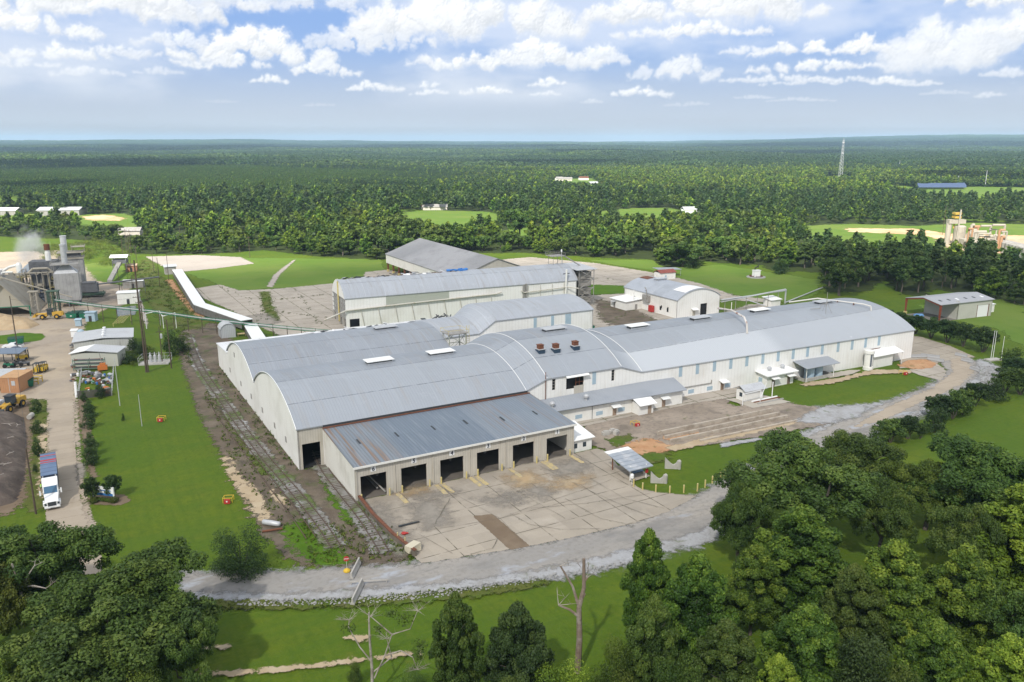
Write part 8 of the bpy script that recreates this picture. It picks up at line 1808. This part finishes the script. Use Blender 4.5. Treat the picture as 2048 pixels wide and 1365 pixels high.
for i, (x, y) in enumerate(spots):
    k = rr.choices(range(9), [1.8, 4, 5, 7, 4, 2, 1.6, 1.2, 2])[0]; f = MB(); s = rr.uniform(.4, .95)
    if k in (0, 6): f.lathe([(.35 * s, 0), (.4 * s, .3 * s), (.4 * s, .8 * s), (.33 * s, .95 * s)], n=10); f.lathe([(.12, .95 * s), (.12, 1.05 * s)], n=6)
    else:
        for q in range(rr.randint(3, 5)): f.cbox((rr.uniform(-.5, .5) * s, rr.uniform(-.4, .4) * s, rr.uniform(.2, .6) * s), (rr.uniform(.4, 1.5) * s, rr.uniform(.3, .8) * s, rr.uniform(.25, .7) * s), rr.uniform(0, 3), 0, rr.uniform(-.2, .2))
    nm, ad = SN[k]; where = 'inside the fenced scrap yard' if x > 164 else 'along the edge of the driveway by the workshop'
    solo(nm, f, scr[k], '%s scrap piece lying %s' % (ad, where), 'scrap', at(x, y, .28), rr.uniform(0, 3), '%s scrap %s' % (ad, where))
t = thing('orange_crane', 'orange machine with a thin mast in the scrap yard', 'machine', at(206, 742), .4); f = MB(); f.box(-1.2, -.8, .4, 1.2, .8, 1.5); f.box(-.6, -.6, 1.5, .8, .6, 2.2); f.build('body', scr[7], t); f = MB(); f.tube((0, 0, 1.5), (-.4, 0, 5.2), .1, n=5); f.build('mast', m_steel, t)
for i, (x, y, lb) in enumerate([(158, 653, 'pale blue cabinet standing by the yard entrance'), (150, 675, 'white cabinet beside the left workshop corner'), (163, 678, 'round blue white tank at the workshop corner')]):
    f = MB()
    if i < 2: f.box(-.9, -.7, 0, .9, .7, 2.2); f.slab([(-1.1, -.9, 2.2), (1.1, -.9, 2.2), (1.1, .9, 2.5), (-1.1, .9, 2.5)], .1)
    else: f.lathe([(1, 0), (1, 2.4), (.5, 2.9)], n=14)
    solo('cabinet' if i < 2 else 'round_tank', f, m_bluep if i != 1 else m_white, lb, 'cabinet' if i < 2 else 'tank', at(x, y, .2), .2)
t = thing('electrical_enclosure', 'fenced electrical enclosure with grey switchgear by the tall poles', 'substation', at(311, 726), .2)
f = MB(); [f.tube((x, y, 0), (x, y, 2.2), .05, n=4) for x in (-4, -2, 0, 2, 4) for y in (-2.5, 2.5)]; [f.tube((-4, y, z), (4, y, z), .035, n=4) for y in (-2.5, 2.5) for z in (.4, 1.3, 2.2)]; [f.tube((x, -2.5, z), (x, 2.5, z), .035, n=4) for x in (-4, 4) for z in (.4, 1.3, 2.2)]; f.build('fence', m_galv, t)
f = MB(); f.box(-4, -2.5, 0, 4, 2.5, .28); f.build('gravel_base', m_conw, t)
f = MB(); [f.lathe([(.4, .28), (.4, 2.2), (.2, 2.4), (.1, 3.2)], (x, 0, 0), 8) for x in (-1.2, 0, 1.2)]; f.build('switchgear', m_galv, t)
f = MB(); [f.tube((-2 + i * .5, -4, 1.0), (1 + i * .5, 3, 2.4), .06, n=4) for i in range(7)]; [f.tube((-2, -4, 0), (-2, -4, 1.2), .1, n=4), f.tube((4, 3, 0), (4, 3, 2.4), .1, n=4)]; solo('yellow_conveyor', f, m_yellow, 'yellow railed ramp lying behind the workshop', 'ramp', at(238, 648), .5)
f = MB(); f.box(-1.4, -.8, .7, 1.4, .8, .85); [f.tube((x, y, 0), (x, y, .8), .08, n=5) for x in (-1.2, 1.2) for y in (-.6, .6)]; solo('wooden_table', f, M('fresh_timber', (.5, .38, .2), .8), 'fresh timber table on the grass beside the arched shed', 'table', at(484, 672), .3)
t = thing('memorial', 'white pedestal with a dark rearing horse statue on a round flower bed', 'monument', at(1512, 555), AX - .2)
f = MB(); f.lathe([(4.4, 0), (4.3, .35), (3.6, .4)], n=28); f.build('stone_ring', m_rock, t)
V, F, T = leaves(9, [(2.6 * math.cos(a), 2.6 * math.sin(a), .55, .55, .5) for a in [i * .52 for i in range(12)]], 60, .16); mr = leaf_mat('red_flowers', (.09, .02, .015), (.22, .04, .03), (.3, .08, .05)); link('flower_bed', np_mesh('flower_bed', V, F, {'tint': ('FACE', T)}, [mr]), t)
f = MB(); f.box(-1.5, -1.1, .3, 1.5, 1.1, 3.2); f.box(-1.7, -1.3, 3.2, 1.7, 1.3, 3.4); f.build('pedestal', m_white, t)
me = bpy.data.meshes.new('statue'); J = [((-.8, 0, 4.5), .28), ((0, 0, 4.75), .33), ((.6, 0, 5.1), .26), ((1.0, 0, 5.7), .14), ((1.35, 0, 5.85), .12), ((-.85, .18, 3.9), .13), ((-.7, .18, 3.45), .08), ((-.85, -.18, 3.9), .13), ((-1.0, -.18, 3.45), .08), ((.95, .15, 4.7), .1), ((1.3, .15, 4.9), .07), ((.9, -.15, 4.4), .1), ((1.2, -.15, 4.3), .07), ((-1.3, 0, 4.3), .08)]
me.from_pydata([p for p, r in J], [(0, 1), (1, 2), (2, 3), (3, 4), (0, 5), (5, 6), (0, 7), (7, 8), (2, 9), (9, 10), (2, 11), (11, 12), (0, 13)], []); me.materials.append(M('dark_bronze', (.03, .028, .025), .4)); so_ = link('statue', me, t); md = so_.modifiers.new('skin', 'SKIN')
for v, (p, r) in zip(me.skin_vertices[0].data, J): v.radius = (r, r)
me.skin_vertices[0].data[0].use_root = True; sb = so_.modifiers.new('sub', 'SUBSURF'); sb.render_levels = 1; sb.levels = 1
def far_at(x, y): 
    q = G(x, y); return (q[0], q[1], float(terrain(*q)))
t = thing('distant_mill', 'distant mill with white tanks, pipes and a yellow topped tower beyond the pines', 'mill', far_at(1960, 496), .2)
K = lambda x, y: (Vector((*G(x, y), 0)) - Vector((*G(1960, 496), 0)))
def far_part(nm, mb, mats): 
    mb.v = [tuple(Matrix.Rotation(-.2, 3, 'Z') @ Vector(p)) for p in mb.v]; return mb.build(nm, mats, t)
f = MB(); q = K(1906, 490); f.tube((q.x - 4, q.y, 0), (q.x - 4, q.y, 13), 1.6, n=10); f.lathe([(3.4, 0), (3.4, 11), (2, 12)], (q.x + 3, q.y, 0), 14); f.box(q.x - 5, q.y - 2, 13, q.x + 5, q.y + 2, 15.4); f.tube((q.x, q.y - 3, 0), (q.x + .6, q.y - 3, 21.5), .45, n=6); far_part('white_tank', f, m_plantt)
f = MB(); f.box(q.x - 1.9, q.y - 2, 16.2, q.x + 1.9, q.y + 2, 17.4); f.box(q.x - 1.9, q.y - 2, 18.4, q.x + 1.9, q.y + 2, 19.6); f.tube((q.x - 1, q.y, 10), (q.x - 1, q.y, 19), .4, n=5); far_part('yellow_top', f, M('bright_yellow', (.45, .30, .06), .5))
f = MB(); rr = random.Random(31)
for i in range(26):
    q = K(rr.uniform(1930, 2010), rr.uniform(492, 506)); h = rr.uniform(4, 14); f.path([(q.x, q.y, 0), (q.x, q.y, h), (q.x + rr.uniform(-8, 8), q.y, h)], rr.uniform(.4, 1.0), 6, rr.choice([0, 0, 0, 1]))
for i in range(10): q = K(rr.uniform(1925, 2010), rr.uniform(494, 506)); f.box(q.x - 3, q.y - 3, 0, q.x + 3, q.y + 3, rr.uniform(3, 7), rr.choice([0, 0, 1]))
far_part('pipework', f, [m_plantt, M('tan_rust', (.35, .2, .11), .8)])
f = MB()
for i in range(9): q = K(2000 + i * 7, 503 + i * 2); f.lathe([(3.4, 0), (3.4, 6), (2, 7)], (q.x, q.y, 0), 12)
far_part('storage_tanks', f, m_steel)
sheet('bare_earth', px((1870, 482), (2070, 478), (2070, 512), (1990, 508), (1900, 500)), m_sand, 3, 2)
def far_house(label, x, y, w_, d_, h_, wm, rm, ang):
    t = thing('house', label, 'house', far_at(x, y), ang); f = MB(); f.box(-w_ / 2, -d_ / 2, -1, w_ / 2, d_ / 2, h_); f.build('wall', wm, t)
    f = MB(); f.slab([(-w_ / 2 - .5, -d_ / 2 - .5, h_), (w_ / 2 + .5, -d_ / 2 - .5, h_), (w_ / 2 + .5, 0, h_ + 2.2), (-w_ / 2 - .5, 0, h_ + 2.2)], .25); f.slab([(-w_ / 2 - .5, 0, h_ + 2.2), (w_ / 2 + .5, 0, h_ + 2.2), (w_ / 2 + .5, d_ / 2 + .5, h_), (-w_ / 2 - .5, d_ / 2 + .5, h_)], .25); f.build('roof', rm, t)
far_house('low house with a grey roof on the far meadow', 870, 420, 22, 9, 3.0, m_beige, m_steel, .1); far_house('little house with a red brown roof left of the grey roofed one', 852, 419, 8, 8, 4, m_beige, m_rust, .2)
far_house('white house with a pale roof in the far forest clearing', 1130, 361, 22, 10, 3.6, m_beige, m_steel, 0); far_house('white gabled house in the far forest clearing, left of two', 1118, 360, 11, 9, 3.6, m_whitew, m_steel, .3); far_house('red brown house in the far forest clearing', 1167, 359, 15, 9, 3.6, m_whitew, m_rust, .2); far_house('pale shed at the right of the far forest clearing', 1186, 371, 13, 9, 3.4, m_steel, m_galv, .4)
far_house('long white warehouse at the left edge beyond the trees', 14, 430, 22, 12, 4, m_steel, m_whiter, 0); far_house('grey roofed warehouse beyond the trees at the left', 125, 430, 34, 16, 4.5, m_steel, m_galv, .1); far_house('small white house seen through the trees left of centre', 660, 413, 12, 9, 5, m_white, m_white, .2); far_house('small cream building at the park road', 1378, 428, 12, 8, 4, m_white, m_galv, .2)
far_house('grey roof in the gap of trees at the left road', 262, 470, 14, 7, 3, m_beige, m_steel, .1)
t = thing('radio_mast', 'tall lattice radio mast standing far out in the forest', 'mast', far_at(1680, 357), 0)
f = MB()
for k in range(3): a = k * 2.094; f.tube((4 * math.cos(a), 4 * math.sin(a), 0), (1.2 * math.cos(a), 1.2 * math.sin(a), 62), .26, .2, 5)
for z in range(0, 62, 5):
    s0, s1 = 4 - 2.8 * z / 62, 4 - 2.8 * (z + 5) / 62
    for k in range(3): a, b = k * 2.094, (k + 1) * 2.094; f.tube((s0 * math.cos(a), s0 * math.sin(a), z), (s1 * math.cos(b), s1 * math.sin(b), z + 5), .13, n=4)
f.build('lattice', m_galv, t); f = MB(); [f.box(-1.6, -1.6, z, 1.6, 1.6, z + 1.6) for z in (40, 57)]; f.build('antenna', m_galv, t)
sp_ = thing('solar_field', 'far dark blue solar panel field in a forest clearing', 'solar panels', far_at(1880, 376), 0)
m_sol = M('solar_blue', (.05, .075, .14), .3)
P0 = Vector((*G(1880, 376), 0))
for k in range(7):
    f = MB(); a = Vector((*G(1836, 374 + k * .9), 0)) - P0; b = Vector((*G(1930, 374 + k * .9), 0)) - P0; f.slab([(a.x, a.y - 3, 3), (b.x, b.y - 3, 3), (b.x, b.y + 3, 6), (a.x, a.y + 3, 6)], .3); f.tube((a.x, a.y, -2), (a.x, a.y, 4), .3, n=4); f.build('panel_row', m_sol, sp_)
for i, (x, y, h_) in enumerate([(1970, 374, 22), (1798, 340, 20), (1915, 372, 14)]): pole('utility_pole', x, y, h_, ['far pale pole right of the solar field', 'far pale pole deep in the forest on the right', 'far pale pole at the solar field'][i], [], 0, .45, mat=m_galv)
def dead_tree(label, bx, by, ytop, paths, r0, extra=None):
    x, y = G(bx, by); h = hgt(bx, by, ytop); t = thing('dead_tree', label, 'tree', (x, y, 0)); rr = random.Random(len(label))
    f = MB()
    for k, pth in enumerate(paths):
        P = [Vector(p) * h for p in pth]; n_ = len(P)
        for i in range(n_ - 1):
            ra = r0 * (1 - i / n_ * .75) * (1 if k == 0 else .45); rb = r0 * (1 - (i + 1) / n_ * .75) * (1 if k == 0 else .45); f.tube(P[i], P[i + 1], ra, rb, 8, cap=i == n_ - 2)
    f.build('trunk', m_deadw if r0 < .4 else M('brown_dead_bark', (.20, .15, .115), .9, var=[((.34, .30, .26), .5, .46, .64, .85), ((.11, .08, .06), 1.2, .5, .7, .8)], bumpn=(4, .6, .05)), t)
    if extra: 
        f = MB()
        for k in range(extra):
            pth = rr.choice(paths[1:] or paths); P = Vector(pth[-1]) * h; Q = P + Vector((rr.uniform(-.16, .16), rr.uniform(-.1, .1), rr.uniform(-.02, .14))) * h; f.tube(P, Q, r0 * .14, r0 * .03, 5); 
            for _ in range(2): f.tube(P.lerp(Q, .6), P.lerp(Q, .6) + Vector((rr.uniform(-.07, .07), rr.uniform(-.05, .05), rr.uniform(0, .08))) * h, r0 * .07, r0 * .02, 4)
        f.build('twigs', m_deadw, t)
    return t, h
dead_tree('tall bare brown snag standing on the lower grass bank', 1155, 1345, 1118, [[(0, 0, 0), (.01, 0, .3), (.0, 0, .58), (.035, 0, .75), (.03, 0, 1)], [(.0, 0, .58), (-.05, .02, .75), (-.15, .02, .93)], [(0, 0, .5), (-.07, 0, .56), (-.16, 0, .60)], [(.03, 0, .8), (.06, 0, .84)], [(.0, 0, .62), (.045, 0, .7)]], .42, 8)
t, h = dead_tree('bleached dead tree with spreading bare limbs and a few leaves', 745, 1400, 1222, [[(0, 0, 0), (.01, 0, .35), (.0, 0, .7), (.005, 0, .98)], [(.03, 0, .25), (.14, 0, .5), (.22, 0, .74), (.40, 0, .80), (.48, 0, 1.0)], [(.14, 0, .5), (.30, 0, .56), (.42, -.02, .50), (.46, -.02, .36)], [(0, 0, .45), (-.10, 0, .6), (-.2, 0, .82), (-.19, 0, .9)], [(.22, 0, .74), (.12, 0, .84), (.02, 0, .94)], [(0, 0, .3), (.2, .05, .45), (.16, .05, .66)]], .2, 60)
V, F, T = leaves(4, [(.34 * h, 0, .92 * h, 1.1, .4), (.22 * h, 0, .98 * h, .9, .4), (-.2 * h, 0, .82 * h, .8, .4), (.5 * h, 0, .62 * h, 1.0, .4), (.48 * h, 0, .5 * h, .7, .4), (.1 * h, .1, .8 * h, .7, .4)], 120, .13, .8, .1); link('leaves', np_mesh('leaves', V, F, {'tint': ('FACE', T)}, [LM['oak']]), t)
dead_tree('white bare dead tree in front of the big dark oak at the left', 88, 1300, 1128, [[(0, 0, 0), (-.06, 0, .25), (-.16, 0, .45), (-.14, 0, .75), (-.19, 0, 1)], [(-.14, 0, .7), (-.05, 0, .86), (.04, 0, .98)], [(-.15, 0, .55), (-.35, 0, .62), (-.46, 0, .68)], [(-.15, 0, .74), (.0, 0, .75), (.12, 0, .72)], [(-.16, 0, .45), (-.2, 0, .5)], [(0, 0, .2), (.02, 0, .38)]], .28, 14)
def build_haze():
    mb = MB(); mb.box(-13500, -500, -60, 13500, 17100, 150)
    m = bpy.data.materials.new('haze_air'); m.use_nodes = True; n = N(m.node_tree); n.n.clear()
    out = n.new('ShaderNodeOutputMaterial'); v = n.new('ShaderNodeVolumePrincipled')
    v.inputs['Color'].default_value = (.48, .69, .94, 1); v.inputs['Density'].default_value = 7.2e-5; v.inputs['Anisotropy'].default_value = 0
    n.l.new(v.outputs[0], out.inputs['Volume'])
    o = mb.build('haze', m); o['kind'] = 'stuff'; o['label'] = 'thin blue summer haze over the forest'
build_haze()
def shade_cloud(cx, cy, rx, ry, seed, alt=1300, dense=False):
    """cumulus riding above and behind the view; its shadow falls round (cx, cy)"""
    r = np.random.RandomState(seed); bm = bmesh.new(); off = SUND * (alt / SUND.z)
    bmesh.ops.create_icosphere(bm, subdivisions=5, radius=1); p = r.rand(6) * 6.28
    for v in bm.verts:
        x, y, z = v.co; a = math.atan2(y, x)
        k = 1 + .10 * math.sin(3 * a + p[0]) + .07 * math.sin(5 * a + p[1]) + .05 * math.sin(11 * a + p[2]) + .04 * math.sin(9 * x + p[3]) * math.sin(8 * y + p[4])
        v.co = (x * rx * k, y * ry * k, z * (90 if z > 0 else 25) * (1 + .35 * math.sin(7 * x + p[5]) * math.sin(6 * y + p[0])))
    me = bpy.data.meshes.new('cloud'); bm.to_mesh(me); bm.free()
    nm = 'cloud_thick' if dense else 'cloud_thin'; m = bpy.data.materials.get(nm)
    if not m:
        m, n, out, b = mat_new(nm); b.inputs['Base Color'].default_value = (.9, .9, .9, 1); b.inputs['Roughness'].default_value = 1
        tr = n.new('ShaderNodeBsdfTransparent'); mx = n.new('ShaderNodeMixShader'); mx.inputs[0].default_value = .72 if dense else .44
        n.l.new(tr.outputs[0], mx.inputs[1]); n.l.new(b.outputs[0], mx.inputs[2]); n.l.new(mx.outputs[0], out.inputs[0])
    me.materials.append(m); o = link('cloud', me); o.location = (cx + off.x, cy + off.y, alt); o['kind'] = 'structure'
shade_cloud(20, 170, 460, 210, 3)
for bx, by, hw, hh, sd in [(200, 323, 230, 4, 5), (1420, 303, 330, 3, 6), (200, 299, 330, 3, 7), (1980, 343, 130, 6, 8), (700, 294, 520, 2.2, 9), (1100, 318, 160, 2.5, 10), (1750, 294, 400, 2.0, 11), (60, 352, 90, 3.5, 12)]:
    x0, y0 = G(bx, by + hh, 16); x1, y1 = G(bx, by - hh, 16); cx, cy = G(bx, by, 16)
    shade_cloud(cx, (y0 + y1) / 2, hw * (cy * _c + CAMH * _s) / FOC, (y1 - y0) / 2, sd, 1500, True)
SC.view_settings.exposure = 0.88
